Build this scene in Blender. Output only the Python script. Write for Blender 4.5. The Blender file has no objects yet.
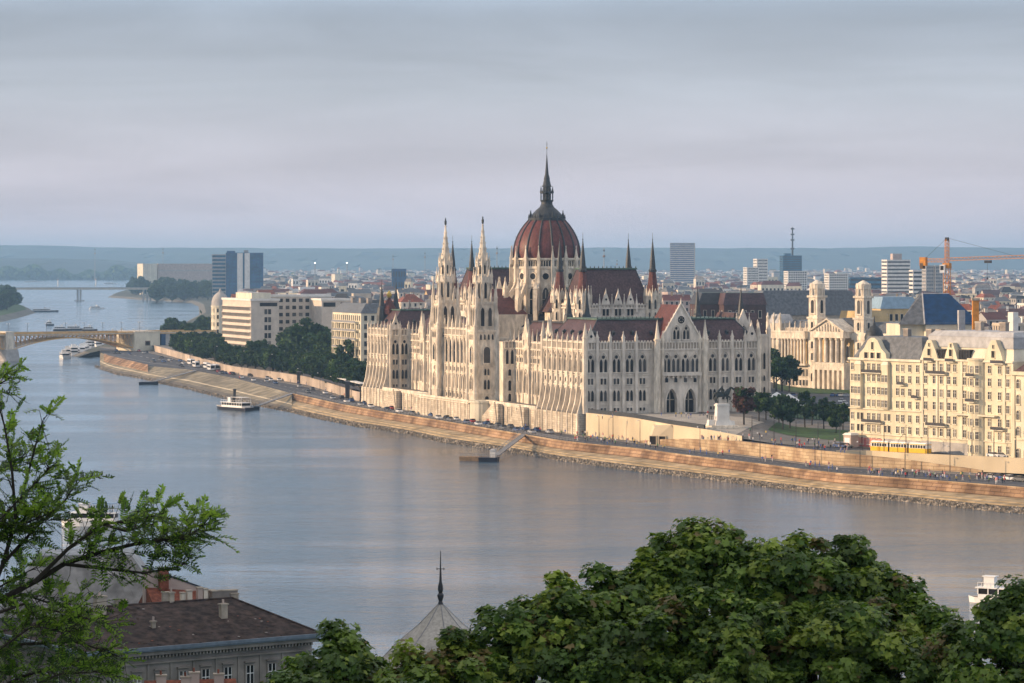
import bpy, bmesh, math, random
import numpy as np
from mathutils import Vector, Matrix, noise
R = random.Random(7)
RW = random.Random(77)
scene = bpy.context.scene
COL = scene.collection
H, F, YH = 62.0, 3080.0, 262.0
rad = math.radians

def at(px, py, z):            # point on level z where the camera ray through an image pixel lands
    D = F*(H-z)/(py-YH)
    return ((px-512)/F*D, D, z)
def pd(px, D, z=0.0):
    return ((px-512)/F*D, D, z)
def interp(xs, ys, x):
    if x <= xs[0]:
        return ys[0] + (ys[1]-ys[0])*(x-xs[0])/(xs[1]-xs[0])
    for i in range(len(xs)-1):
        if x <= xs[i+1]:
            return ys[i] + (ys[i+1]-ys[i])*(x-xs[i])/(xs[i+1]-xs[i])
    return ys[-1] + (ys[-1]-ys[-2])*(x-xs[-1])/(xs[-1]-xs[-2])
def sstep(a, b, x):
    t = max(0.0, min(1.0, (x-a)/(b-a)))
    return t*t*(3-2*t)

# ---------------------------------------------------------------- materials
M = {}
def mat(key, col, rough=0.8, var=0.25, scale=0.5, bump=0.0, metal=0.0, col2=None, stretch=(1, 1, 1), tight=.15, emit=0, spec=0.3, detail=4, trans=0, var2=0, scale2=0.02, blocks=None):
    m = bpy.data.materials.new(key); m.use_nodes = True
    nt = m.node_tree; N = nt.nodes; L = nt.links
    b = N['Principled BSDF']
    b.inputs['Roughness'].default_value = rough
    b.inputs['Metallic'].default_value = metal
    b.inputs['Specular IOR Level'].default_value = spec
    tc = N.new('ShaderNodeTexCoord'); mp = N.new('ShaderNodeMapping')
    mp.inputs['Scale'].default_value = stretch
    L.new(tc.outputs['Object'], mp.inputs['Vector'])
    nz = N.new('ShaderNodeTexNoise'); nz.inputs['Scale'].default_value = scale; nz.inputs['Detail'].default_value = detail
    L.new(mp.outputs[0], nz.inputs['Vector'])
    cr = N.new('ShaderNodeValToRGB')
    c2 = col2 or tuple(max(0, c*(1-var)) for c in col)
    c1 = tuple(min(1, c*(1+var*0.6)) for c in col) if col2 is None else col
    cr.color_ramp.elements[0].position = .5-tight; cr.color_ramp.elements[0].color = (*c2, 1)
    cr.color_ramp.elements[1].position = .5+tight; cr.color_ramp.elements[1].color = (*c1, 1)
    L.new(nz.outputs['Fac'], cr.inputs['Fac'])
    out = cr.outputs['Color']
    if var2:
        n2 = N.new('ShaderNodeTexNoise'); n2.inputs['Scale'].default_value = scale2; n2.inputs['Detail'].default_value = 3
        L.new(tc.outputs['Object'], n2.inputs['Vector'])
        mr = N.new('ShaderNodeMapRange'); mr.inputs[1].default_value = .3; mr.inputs[2].default_value = .7
        mr.inputs[3].default_value = 1-var2; mr.inputs[4].default_value = 1+var2*.4
        L.new(n2.outputs['Fac'], mr.inputs[0])
        mx = N.new('ShaderNodeVectorMath'); mx.operation = 'SCALE'
        L.new(out, mx.inputs[0]); L.new(mr.outputs[0], mx.inputs['Scale']); out = mx.outputs[0]
    if blocks:
        dt = N.new('ShaderNodeVectorMath'); dt.operation = 'DOT_PRODUCT'; dt.inputs[1].default_value = (.6, -.78, 0); L.new(tc.outputs['Object'], dt.inputs[0])
        sp = N.new('ShaderNodeSeparateXYZ'); L.new(tc.outputs['Object'], sp.inputs[0]); cb = N.new('ShaderNodeCombineXYZ'); L.new(dt.outputs['Value'], cb.inputs[0]); L.new(sp.outputs['Z'], cb.inputs[1])
        bk = N.new('ShaderNodeTexBrick'); bk.inputs['Scale'].default_value = 1; bk.inputs['Brick Width'].default_value = blocks[0]; bk.inputs['Row Height'].default_value = blocks[1]; bk.inputs['Mortar Size'].default_value = blocks[2]
        bk.inputs['Color1'].default_value = (1, 1, 1, 1); bk.inputs['Color2'].default_value = (.72, .70, .68, 1); bk.inputs['Mortar'].default_value = (.45, .42, .4, 1); L.new(cb.outputs[0], bk.inputs['Vector'])
        ml = N.new('ShaderNodeMix'); ml.data_type = 'RGBA'; ml.blend_type = 'MULTIPLY'; ml.inputs['Factor'].default_value = 1; L.new(out, ml.inputs['A']); L.new(bk.outputs['Color'], ml.inputs['B']); out = ml.outputs['Result']
    L.new(out, b.inputs['Base Color'])
    if bump:
        bp = N.new('ShaderNodeBump'); bp.inputs['Strength'].default_value = 0.8; bp.inputs['Distance'].default_value = bump
        L.new(nz.outputs['Fac'], bp.inputs['Height']); L.new(bp.outputs[0], b.inputs['Normal'])
    if emit:
        b.inputs['Emission Color'].default_value = (1, .98, .92, 1); b.inputs['Emission Strength'].default_value = emit
    if trans:
        tr = N.new('ShaderNodeBsdfTranslucent'); ms = N.new('ShaderNodeMixShader'); ms.inputs[0].default_value = trans
        hs = N.new('ShaderNodeHueSaturation'); hs.inputs['Value'].default_value = 1.5; hs.inputs['Saturation'].default_value = 1.1
        L.new(out, hs.inputs['Color']); L.new(hs.outputs[0], tr.inputs['Color'])
        L.new(b.outputs[0], ms.inputs[1]); L.new(tr.outputs[0], ms.inputs[2])
        L.new(ms.outputs[0], N['Material Output'].inputs['Surface'])
    M[key] = m
    return m

mat('stone', (.75, .665, .545), .85, .26, .9, .06, var2=.28, scale2=.13, stretch=(1, 1, .35))
mat('stone_shaded', (.73, .66, .57), .85, .22, .7, .05, var2=.2, scale2=.08, stretch=(1, 1, .35))  # greyer copy of the stone, shade put into its colour for south sides
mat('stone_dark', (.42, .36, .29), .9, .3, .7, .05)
mat('roof_red', (.13, .045, .038), .6, .35, 1.4, .05, var2=.3, scale2=.2)
mat('roof_brown', (.095, .055, .058), .6, .35, 1.4, .05, var2=.3, scale2=.15)
mat('roof_orange', (.27, .085, .045), .7, .35, 1.2, .05, var2=.3, scale2=.2)
mat('roof_grey', (.13, .14, .155), .55, .3, .8, .03, var2=.2)
mat('roof_light', (.42, .42, .43), .6, .2, .5, .02)
mat('roof_dark', (.045, .045, .05), .6, .3, .8, .03)
mat('roof_blue', (.006, .045, .13), .5, .3, .5, .03)
mat('lead', (.045, .05, .055), .5, .4, 2, .03)
mat('sheet_blue', (.25, .36, .46), .5, .15, .5)
mat('copper', (.095, .15, .12), .7, .3, .6, .02, var2=.3, scale2=.2)
mat('gold', (.6, .42, .08), .4, .2, 2, metal=.5)
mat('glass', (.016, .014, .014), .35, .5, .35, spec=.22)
mat('glass_mid', (.07, .065, .06), .4, .4, .3, spec=.3)
mat('curtain', (.20, .18, .15), .8, .3, .5)
mat('glass_blue', (.012, .07, .19), .15, .5, .15, spec=.5)
mat('glass_teal', (.012, .10, .19), .2, .5, .1, spec=.5)
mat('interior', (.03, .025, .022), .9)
mat('cream', (.69, .62, .46), .85, .15, .4, .02, var2=.14, scale2=.12, stretch=(1, 1, .3))
mat('cream_pale', (.72, .66, .52), .85, .14, .4, .02, var2=.14, scale2=.1, stretch=(1, 1, .3))
mat('white', (.74, .71, .66), .8, .12, .3)
mat('office_stone', (.60, .53, .45), .85, .12, .3)
mat('mud', (.17, .155, .13), .95, .3, .05)
mat('white_paint', (.8, .8, .79), .4, .05, 1)
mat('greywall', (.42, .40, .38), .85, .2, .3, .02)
mat('taupe', (.27, .24, .215), .85, .2, .6, .02, var2=.2, scale2=.3)
mat('pinkwall', (.50, .40, .35), .85, .2, .3)
mat('ochre', (.55, .40, .20), .85, .2, .3)
mat('beige', (.55, .47, .37), .85, .2, .3)
mat('embank_stone', (.46, .38, .31), .9, .2, .05, .02, var2=.25, scale2=.05)
mat('bridge', (.70, .43, .17), .7, .25, .6)
mat('bridge_dark', (.16, .10, .06), .8, .25, .6)
mat('asphalt', (.085, .09, .105), .9, .25, .25, .01, var2=.2)
mat('paving', (.20, .185, .17), .9, .25, .3, .01, var2=.2, scale2=.05)
mat('paving_light', (.40, .37, .33), .9, .2, .3, .01)
mat('quay_slab', (.42, .33, .21), .9, .35, .25, .03, stretch=(1, 1, 2), var2=.3, scale2=.04)
mat('quay_wall', (.47, .31, .19), .9, .3, .16, .05, col2=(.25, .155, .095), stretch=(1, 1, .7), tight=.10, var2=.45, scale2=.05, detail=6, blocks=(3.4, .9, .10))
mat('quay_wall_light', (.58, .44, .28), .9, .3, .16, .03, col2=(.38, .26, .16), stretch=(1, 1, .9), tight=.09, var2=.25, scale2=.04, detail=6, blocks=(3.4, .9, .06))
mat('quay_cream', (.68, .57, .40), .9, .14, .1, .02, stretch=(1, 1, .6), var2=.2, scale2=.05)
mat('quay_green', (.27, .235, .17), .95, .35, .2, .05, var2=.3, scale2=.05)
mat('podium_stone', (.68, .60, .48), .88, .2, .2, .03, var2=.25, scale2=.08, blocks=(2.2, .8, .05))
mat('rock', (.24, .205, .165), .95, .5, .6, .1, var2=.4, scale2=.5)
mat('rock2', (.14, .125, .105), .95, .4, .6, .1)
mat('grass', (.05, .10, .025), .95, .4, .4, .05, var2=.3, scale2=.08)
mat('earth', (.10, .10, .07), .95, .4, .05, .05, var2=.3, scale2=.01)
mat('cityground', (.16, .155, .15), .95, .3, .02, 0, var2=.3, scale2=.004)
mat('hillgreen', (.035, .055, .05), .95, .5, .004, 0, var2=.5, scale2=.0012)
mat('leaf_dark', (.024, .052, .018), .75, .4, .5, trans=.2)
mat('leaf_mid', (.045, .09, .024), .75, .4, .5, trans=.25)
mat('leaf_light', (.09, .15, .035), .75, .3, .5, trans=.25)
mat('leaf_red', (.10, .05, .04), .75, .4, .5, trans=.2)
mat('maple_a', (.065, .125, .022), .5, .35, 1.5, trans=.3, spec=.4)
mat('maple_b', (.15, .235, .035), .5, .3, 1.5, trans=.3, spec=.4)
mat('maple_c', (.28, .36, .06), .5, .3, 1.5, trans=.35, spec=.4)
mat('maple_d', (.18, .14, .05), .5, .3, 1.5, trans=.3, spec=.4)
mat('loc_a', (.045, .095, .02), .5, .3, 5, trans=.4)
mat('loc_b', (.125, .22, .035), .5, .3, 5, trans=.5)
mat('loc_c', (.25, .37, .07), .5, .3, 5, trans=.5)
mat('bark', (.05, .042, .035), .95, .4, 6, .02)
mat('tile_old', (.062, .043, .036), .9, .6, 1.2, .06, stretch=(1, 1, 2), detail=8, var2=.45, scale2=.6)
mat('tile_red', (.22, .075, .045), .9, .4, 2, .03, detail=6)
mat('sheet_metal', (.30, .29, .28), .45, .35, .5, .02, detail=6, var2=.3, scale2=.25)
mat('gutter', (.16, .20, .25), .4, .2, 1)
mat('turret_tile', (.44, .41, .37), .7, .2, 4, .02, var2=.15, scale2=.8)
mat('bronze', (.028, .035, .032), .5, .4, 2)
mat('crane', (.62, .25, .035), .55, .2, 1)
mat('metal_grey', (.25, .25, .26), .5, .2, 1)
mat('metal_dark', (.04, .04, .045), .5, .2, 1)
mat('tram', (.82, .47, .02), .4, .08, 1)
mat('hull_dark', (.022, .025, .04), .5, .2, 1)
mat('wood', (.30, .20, .12), .8, .3, 1)
mat('rubber', (.02, .02, .02), .9, .1, 1)
mat('lamp_white', (.8, .8, .8), .5, .1, 1)
mat('floodlight', (.9, .9, .9), .5, .02, 1, emit=14)
mat('brown_block', (.085, .05, .045), .8, .3, .3)
mat('banner', (.6, .18, .15), .8, .3, 1.5)
for nm, c in dict(car_white=(.75, .75, .75), car_silver=(.4, .41, .43), car_black=(.02, .02, .025), car_blue=(.03, .07, .2), car_red=(.35, .03, .03), car_grey=(.13, .135, .14)).items():
    mat(nm, c, .3, .05, 1, spec=.6)
for nm, c in dict(cl_white=(.7, .68, .66), cl_red=(.5, .06, .06), cl_blue=(.06, .12, .4), cl_black=(.025, .025, .03), cl_pink=(.6, .28, .28), cl_yellow=(.6, .45, .12), cl_green=(.08, .2, .1), cl_grey=(.25, .25, .27), jeans=(.05, .08, .17), skin=(.5, .3, .22), hair=(.05, .03, .02)).items():
    mat(nm, c, .9, .15, 3)

def mat_roof_rows(key, c1, c2, sc):
    m = bpy.data.materials.new(key); m.use_nodes = True; nt = m.node_tree; N = nt.nodes; L = nt.links
    b = N['Principled BSDF']; b.inputs['Roughness'].default_value = .75
    tc = N.new('ShaderNodeTexCoord'); br = N.new('ShaderNodeTexBrick')
    br.inputs['Color1'].default_value = (*c1, 1); br.inputs['Color2'].default_value = (*c2, 1)
    br.inputs['Mortar'].default_value = (c1[0]*.4, c1[1]*.4, c1[2]*.4, 1); br.inputs['Scale'].default_value = sc
    L.new(tc.outputs['Object'], br.inputs['Vector']); L.new(br.outputs['Color'], b.inputs['Base Color']); M[key] = m

def water_material():
    m = bpy.data.materials.new('water'); m.use_nodes = True; nt = m.node_tree; N = nt.nodes; L = nt.links
    b = N['Principled BSDF']
    b.inputs['Base Color'].default_value = (.042, .085, .13, 1)
    b.inputs['IOR'].default_value = 1.33
    tc = N.new('ShaderNodeTexCoord')
    mp = N.new('ShaderNodeMapping'); mp.inputs['Rotation'].default_value = (0, 0, rad(-25)); mp.inputs['Scale'].default_value = (1, 2.2, 1)
    L.new(tc.outputs['Object'], mp.inputs[0])
    big = N.new('ShaderNodeTexNoise'); big.inputs['Scale'].default_value = .006; big.inputs['Detail'].default_value = 4
    mp2 = N.new('ShaderNodeMapping'); mp2.inputs['Rotation'].default_value = (0, 0, rad(-50)); mp2.inputs['Scale'].default_value = (.6, 3, 1)
    L.new(tc.outputs['Object'], mp2.inputs[0]); L.new(mp2.outputs[0], big.inputs['Vector'])
    n1 = N.new('ShaderNodeTexNoise'); n1.inputs['Scale'].default_value = .16; n1.inputs['Detail'].default_value = 5; n1.inputs['Roughness'].default_value = .6
    n2 = N.new('ShaderNodeTexNoise'); n2.inputs['Scale'].default_value = .9; n2.inputs['Detail'].default_value = 3
    L.new(mp.outputs[0], n1.inputs['Vector']); L.new(mp.outputs[0], n2.inputs['Vector'])
    mr = N.new('ShaderNodeMapRange'); mr.inputs[1].default_value = .38; mr.inputs[2].default_value = .62; mr.inputs[3].default_value = .04; mr.inputs[4].default_value = .15
    L.new(big.outputs['Fac'], mr.inputs[0]); L.new(mr.outputs[0], b.inputs['Roughness'])
    n3 = N.new('ShaderNodeTexNoise'); n3.inputs['Scale'].default_value = .045; n3.inputs['Detail'].default_value = 4; L.new(mp.outputs[0], n3.inputs['Vector'])
    pm = N.new('ShaderNodeMapRange'); pm.inputs[1].default_value = .36; pm.inputs[2].default_value = .6; pm.inputs[3].default_value = .35; pm.inputs[4].default_value = 1.0; L.new(big.outputs['Fac'], pm.inputs[0])
    prev = None
    for n_, dist in ((n3, 1.0), (n1, .6), (n2, .12)):
        bb = N.new('ShaderNodeBump'); bb.inputs['Distance'].default_value = dist; L.new(pm.outputs[0], bb.inputs['Strength']); L.new(n_.outputs['Fac'], bb.inputs['Height'])
        if prev: L.new(prev.outputs[0], bb.inputs['Normal'])
        prev = bb
    L.new(prev.outputs[0], b.inputs['Normal'])
    M['water'] = m
water_material()

# ---------------------------------------------------------------- mesh builder
class MB:
    def __init__(s, fr=None):
        s.v = []; s.f = []; s.m = []; s.fr = fr
    def P(s, a, o, h):
        if s.fr is None: return (a, o, h)
        ox, oy, dx, dy, nx, ny = s.fr
        return (ox+dx*a+nx*o, oy+dy*a+ny*o, h)
    def face(s, pts, m):
        n = len(s.v); s.v.extend(s.P(*p) for p in pts); s.f.append(tuple(range(n, n+len(pts)))); s.m.append(m)
    def hexa(s, b, t, m, mt=None):     # b, t: 4 points each, same winding
        n = len(s.v); s.v.extend(s.P(*p) for p in b); s.v.extend(s.P(*p) for p in t)
        s.f.append((n+3, n+2, n+1, n)); s.m.append(m)
        s.f.append((n+4, n+5, n+6, n+7)); s.m.append(mt or m)
        for i in range(4):
            j = (i+1) % 4
            s.f.append((n+i, n+j, n+4+j, n+4+i)); s.m.append(m)
    def box(s, a0, a1, o0, o1, h0, h1, m, mt=None):
        s.hexa([(a0, o0, h0), (a1, o0, h0), (a1, o1, h0), (a0, o1, h0)], [(a0, o0, h1), (a1, o0, h1), (a1, o1, h1), (a0, o1, h1)], m, mt)
    def taper(s, a0, a1, o0, o1, h0, h1, ins, m, mt=None, ins2=None):
        i2 = ins if ins2 is None else ins2
        s.hexa([(a0, o0, h0), (a1, o0, h0), (a1, o1, h0), (a0, o1, h0)], [(a0+ins, o0+i2, h1), (a1-ins, o0+i2, h1), (a1-ins, o1-i2, h1), (a0+ins, o1-i2, h1)], m, mt)
    def pyr(s, a0, a1, o0, o1, h0, h1, m):
        c = ((a0+a1)/2, (o0+o1)/2, h1)
        q = [(a0, o0, h0), (a1, o0, h0), (a1, o1, h0), (a0, o1, h0)]
        for i in range(4): s.face([q[i], q[(i+1) % 4], c], m)
    def lathe(s, ca, co, prof, n, m, rot=0.0, cap=True):
        base = len(s.v)
        for r, h in prof:
            for k in range(n):
                t = rot+2*math.pi*k/n
                s.v.append(s.P(ca+r*math.cos(t), co+r*math.sin(t), h))
        for j in range(len(prof)-1):
            for k in range(n):
                k2 = (k+1) % n; a = base+j*n
                s.f.append((a+k, a+k2, a+n+k2, a+n+k)); s.m.append(m)
        if cap:
            s.f.append(tuple(base+(len(prof)-1)*n+k for k in range(n))); s.m.append(m)
    def cyl(s, ca, co, h0, h1, r0, r1, n, m, rot=0.0):
        s.lathe(ca, co, [(r0, h0), (r1, h1)], n, m, rot)
    def prism(s, poly, o0, o1, m, back=False):    # poly of (a,h) in the wall plane
        n = len(poly)
        s.face([(a, o1, h) for a, h in poly], m)
        if back: s.face([(a, o0, h) for a, h in poly][::-1], m)
        for i in range(n):
            (a, h), (a2, h2) = poly[i], poly[(i+1) % n]
            s.face([(a, o0, h), (a2, o0, h2), (a2, o1, h2), (a, o1, h)], m)
    def ring(s, pin, pout, o0, o1, m):
        n = len(pin)
        for i in range(n):
            j = (i+1) % n
            s.face([(pout[i][0], o1, pout[i][1]), (pout[j][0], o1, pout[j][1]), (pin[j][0], o1, pin[j][1]), (pin[i][0], o1, pin[i][1])], m)
            s.face([(pin[i][0], o0, pin[i][1]), (pin[j][0], o0, pin[j][1]), (pin[j][0], o1, pin[j][1]), (pin[i][0], o1, pin[i][1])], m)
            s.face([(pout[i][0], o0, pout[i][1]), (pout[j][0], o0, pout[j][1]), (pout[j][0], o1, pout[j][1]), (pout[i][0], o1, pout[i][1])], m)
    def tube(s, p, q, r, n, m, r2=None):
        p = Vector(p); q = Vector(q); d = (q-p)
        if d.length < 1e-6: return
        z = d.normalized(); x = z.orthogonal().normalized(); y = z.cross(x)
        b = len(s.v); r2 = r if r2 is None else r2
        for c, rr in ((p, r), (q, r2)):
            for k in range(n):
                t = 2*math.pi*k/n
                s.v.append(s.P(*(c+x*rr*math.cos(t)+y*rr*math.sin(t))))
        for k in range(n):
            k2 = (k+1) % n
            s.f.append((b+k, b+k2, b+n+k2, b+n+k)); s.m.append(m)
        s.f.append(tuple(b+n+k for k in range(n))); s.m.append(m)
    def loft(s, rows, m):
        for r0, r1 in zip(rows, rows[1:]):
            for i in range(len(r0)-1):
                s.face([r0[i], r0[i+1], r1[i+1], r1[i]], m)
    def build(s, name, parent=None, smooth=False, weld=False):
        me = bpy.data.meshes.new(name)
        keys = []
        for k in s.m:
            if k not in keys: keys.append(k)
        me.from_pydata(s.v, [], s.f)
        for k in keys: me.materials.append(M[k])
        idx = {k: i for i, k in enumerate(keys)}
        me.polygons.foreach_set('material_index', [idx[k] for k in s.m])
        if smooth: me.polygons.foreach_set('use_smooth', [True]*len(s.f))
        if weld:
            bm = bmesh.new(); bm.from_mesh(me); bmesh.ops.remove_doubles(bm, verts=bm.verts, dist=1e-4)
            bmesh.ops.recalc_face_normals(bm, faces=bm.faces); bm.to_mesh(me); bm.free()
        me.update()
        o = bpy.data.objects.new(name, me); COL.objects.link(o)
        if parent is not None: o.parent = parent
        return o

def tag(o, label=None, cat=None, group=None, kind=None):
    if label: o['label'] = label
    if cat: o['category'] = cat
    if group: o['group'] = group
    if kind: o['kind'] = kind
    return o
def empty(name, loc=(0, 0, 0), rz=0.0, sc=1.0):
    o = bpy.data.objects.new(name, None); COL.objects.link(o)
    o.location = loc; o.rotation_euler = (0, 0, rz); o.scale = (sc, sc, sc)
    o.empty_display_size = .5
    return o
def copy_tree(o, parent=None):
    c = o.copy(); COL.objects.link(c)
    if parent is not None: c.parent = parent
    for ch in list(o.children): copy_tree(ch, c)
    return c

class Thing:
    CAP = 98
    def __init__(s, name, label, cat, loc=(0, 0, 0), rz=0.0, sc=1.0, group=None):
        s.root = tag(empty(name, loc, rz, sc), label, cat, group); s.reps = {}
    def part(s, name, mb, parent=None, label=None, **k):
        o = mb.build(name, parent or s.root, **k)
        if label: o['label'] = label
        return o
    def rep(s, name, plural, size, fr, fn):
        s.reps.setdefault((name, plural), []).append((size, fr, fn))
    def done(s):
        for (name, plural), L in s.reps.items():
            L.sort(key=lambda t: -t[0])
            for size, fr, fn in L[:s.CAP]:
                mb = MB(fr); fn(mb); mb.build(name, s.root)
            if len(L) > s.CAP:
                mb = MB()
                for size, fr, fn in L[s.CAP:]:
                    mb.fr = fr; fn(mb)
                mb.fr = None
                o = mb.build(plural, s.root); o['kind'] = 'stuff'
        return s.root

def arch_poly(s, h0, h1, w, kind):
    x = w/2
    if kind == 'rect': return [(s-x, h0), (s+x, h0), (s+x, h1), (s-x, h1)]
    if kind == 'round':
        c = h1-x; return [(s-x, h0), (s+x, h0)]+[(s+x*math.cos(t), c+x*math.sin(t)) for t in [i*math.pi/6 for i in range(7)]]
    if kind == 'circle':
        c = (h0+h1)/2; return [(s+x*math.cos(t), c+x*math.sin(t)) for t in [i*math.pi/5 for i in range(10)]]
    k = min(w*.95, (h1-h0)*.5)
    return [(s-x, h0), (s+x, h0), (s+x, h1-k), (s+x*.72, h1-k*.48), (s+x*.36, h1-k*.17), (s, h1), (s-x*.36, h1-k*.17), (s-x*.72, h1-k*.48), (s-x, h1-k)]
def scale_poly(p, t):
    a = [q[0] for q in p]; h = [q[1] for q in p]
    ca = (min(a)+max(a))/2; ch = (min(h)+max(h))/2; w = max(a)-min(a); hh = max(h)-min(h)
    return [(ca+(x-ca)*(w+2*t)/w, ch+(y-ch)*(hh+2*t)/hh) for x, y in p]
def win(mb, s, h0, h1, w, kind='rect', fm='stone', t=.25, o=.3, gm='glass', sash=False):
    p = arch_poly(s, h0, h1, w, kind)
    if gm == 'glass': gm = RW.choice(['glass']*6+['glass_mid']*2+['curtain']*(1 if fm in ('cream_pale', 'cream', 'office_stone', 'taupe') else 0))
    mb.face([(a, .04, h) for a, h in p], gm)
    mb.ring(p, scale_poly(p, t), 0, o, fm)
    if kind in ('rect', 'round') and h1-h0 > 1.2:
        mb.box(s-w/2-t-.1, s+w/2+t+.1, 0, o+.12, h0-t-.16, h0-t+.05, fm)
    if sash:
        mb.box(s-.05, s+.05, .04, .12, h0, h1-.05, sash); mb.box(s-w/2, s+w/2, .04, .11, h0+(h1-h0)*.62, h0+(h1-h0)*.62+.09, sash)
def win_pair(mb, s, h0, h1, w, fm='stone', gothic=False):
    d = w*.29
    if gothic:
        hh = h1-w*.62
        for q in (-d, d): win(mb, s+q, h0, hh, w*.40, 'lancet', fm, .12, .28)
        win(mb, s, h1-w*.62, h1-w*.62+w*.46, w*.46, 'circle', fm, .16, .28)
        p = arch_poly(s, h0-.1, h1+.35, w+.5, 'lancet'); mb.ring(p, scale_poly(p, .28), 0, .5, fm)
    else:
        for q in (-d, d): win(mb, s+q, h0, h1, w*.42, 'lancet', fm, .13, .3)
def pinnacle(mb, s, o, h0, h1, r, m='stone'):
    hs = h0+(h1-h0)*.42
    mb.box(s-r, s+r, o-r, o+r, h0, hs, m)
    mb.box(s-r*1.25, s+r*1.25, o-r*1.25, o+r*1.25, hs, hs+r*.4, m)
    mb.pyr(s-r*.95, s+r*.95, o-r*.95, o+r*.95, hs+r*.4, h1-r*.5, m)
    mb.pyr(s-r*.35, s+r*.35, o-r*.35, o+r*.35, h1-r*1.1, h1+r*.4, m)
    mb.pyr(s-r*.35, s+r*.35, o-r*.35, o+r*.35, h1-r*1.1, h1-r*1.7, m)
HAZE, EXPO = 0.7e-4, 0.32
# ---------------------------------------------------------------- the domed parliament
K = .935
PT = Thing('parliament', 'huge pale neo-gothic parliament with red ribbed dome and white spires on the far river bank', 'parliament',
           (25.7*K, 1083*K, 62-(62-8.6)*K), rad(20), K)
def FS(u): return (0, u, 1, 0, 0, -1)
def FW(v): return (v, 0, 0, 1, -1, 0)
def steep_roof(name, x0, x1, y0, y1, h0, h1, ix, iy, m='roof_brown', top='copper', dorm=True, crest=True):
    b = MB(); b.taper(x0, x1, y0, y1, h0, h1, ix, m, m, iy)
    # hip ribs
    for sx, tx in ((x0, x0+ix), (x1, x1-ix)):
        for sy, ty in ((y0, y0+iy), (y1, y1-iy)):
            b.tube((sx, sy, h0), (tx, ty, h1), .22, 5, 'lead')
    ro = PT.part('roof', b)
    c = MB()
    c.box(x0+ix-.5, x1-ix+.5, y0+iy-.5, y1-iy+.5, h1+.003, h1+.55, top)
    if crest:
        n = int((x1-x0-2*ix)/1.6)
        for i in range(n+1):
            a = x0+ix+(x1-x0-2*ix)*i/max(1, n)
            c.pyr(a-.18, a+.18, y0+iy-.4, y0+iy-.05, h1+.55, h1+1.5, 'lead')
    PT.part('ridge_cap', c, parent=ro)
    if dorm:
        n = max(2, int((x1-x0)/7)); t = .33
        for i in range(n):
            a = x0+(x1-x0)*(i+.5)/n; hh = h0+(h1-h0)*t; yy = y0+iy*t
            PT.rep('dormer', 'dormers', .5, None, lambda mb, a=a, hh=hh, yy=yy: (mb.box(a-.45, a+.45, yy-.5, yy+1.2, hh, hh+1, 'lead'), mb.box(a-.3, a+.3, yy-.53, yy-.5, hh+.15, hh+.8, 'glass'), mb.pyr(a-.6, a+.6, yy-.6, yy+1.2, hh+1, hh+1.7, 'lead')))
        n = max(2, int((y1-y0)/8))
        for i in range(n):
            a = y0+(y1-y0)*(i+.5)/n; hh = h0+(h1-h0)*t; xx = x0+ix*t
            PT.rep('dormer', 'dormers', .5, None, lambda mb, a=a, hh=hh, xx=xx: (mb.box(xx-.5, xx+1.2, a-.45, a+.45, hh, hh+1, 'lead'), mb.pyr(xx-.6, xx+1.2, a-.6, a+.6, hh+1, hh+1.7, 'lead')))
    return ro
def parapet(fr, s0, s1, h, m='stone', dense=1.15, ht=2.5):
    b = MB(fr)
    b.box(s0, s1, 0, .55, h-ht-.5, h-ht, m)
    b.box(s0, s1, 0, .50, h-.35, h, m)
    b.box(s0, s1, .02, .06, h-ht, h-.35, 'stone_dark')  # darker strip behind the posts paints the shade of the frieze recess
    n = max(2, int((s1-s0)/dense))
    for i in range(n+1):
        a = s0+(s1-s0)*i/n; b.box(a-.17, a+.17, .06, .42, h-ht, h-.35, m)
        if i < n:
            a2 = a+(s1-s0)/n/2; b.box(a2-.3, a2+.3, .1, .34, h, h+.45, m)
    PT.part('parapet', b)
def course(fr, s0, s1, hs, o=.35, m='stone', t=.3):
    b = MB(fr)
    for h in hs: b.box(s0, s1, 0, o, h, h+t, m)
    PT.part('cornice', b)
def buttress(fr, s, h0, h1, w=.9, d=1.0, top=3.6, flare=False, m='stone', size=1):
    def fn(mb):
        if flare:
            mb.box(s-w/2, s+w/2, 0, 2.9, -7.5, 0, m)
            mb.hexa([(s-w/2, 0, 0), (s+w/2, 0, 0), (s+w/2, 2.9, 0), (s-w/2, 2.9, 0)], [(s-w/2, 0, 4), (s+w/2, 0, 4), (s+w/2, 1.7, 4), (s-w/2, 1.7, 4)], m)
            mb.hexa([(s-w/2, 0, 4), (s+w/2, 0, 4), (s+w/2, 1.7, 4), (s-w/2, 1.7, 4)], [(s-w/2, 0, 10.5), (s+w/2, 0, 10.5), (s+w/2, d, 10.5), (s-w/2, d, 10.5)], m)
            mb.box(s-w*.7, s+w*.7, 0, d+.3, 10.5, 11, m)
            mb.box(s-w/2, s+w/2, 0, d, 11, h1, m)
        else:
            mb.box(s-w/2, s+w/2, 0, d+.25, h0, h0+8, m); mb.hexa([(s-w/2, 0, h0+8), (s+w/2, 0, h0+8), (s+w/2, d+.25, h0+8), (s-w/2, d+.25, h0+8)], [(s-w/2, 0, h0+8.7), (s+w/2, 0, h0+8.7), (s+w/2, d, h0+8.7), (s-w/2, d, h0+8.7)], m)
            mb.box(s-w/2, s+w/2, 0, d, h0+8.7, h1, m)
        for hh in (13.8, 18.6): mb.box(s-w*.62, s+w*.62, 0, d+.14, hh, hh+.35, m)
    PT.rep('buttress', 'buttresses', size*10, fr, fn)
    if top:
        PT.rep('pinnacle', 'pinnacles', size*5, fr, lambda mb: pinnacle(mb, s, d*.5, h1, h1+top, w*.5, m))
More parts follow.
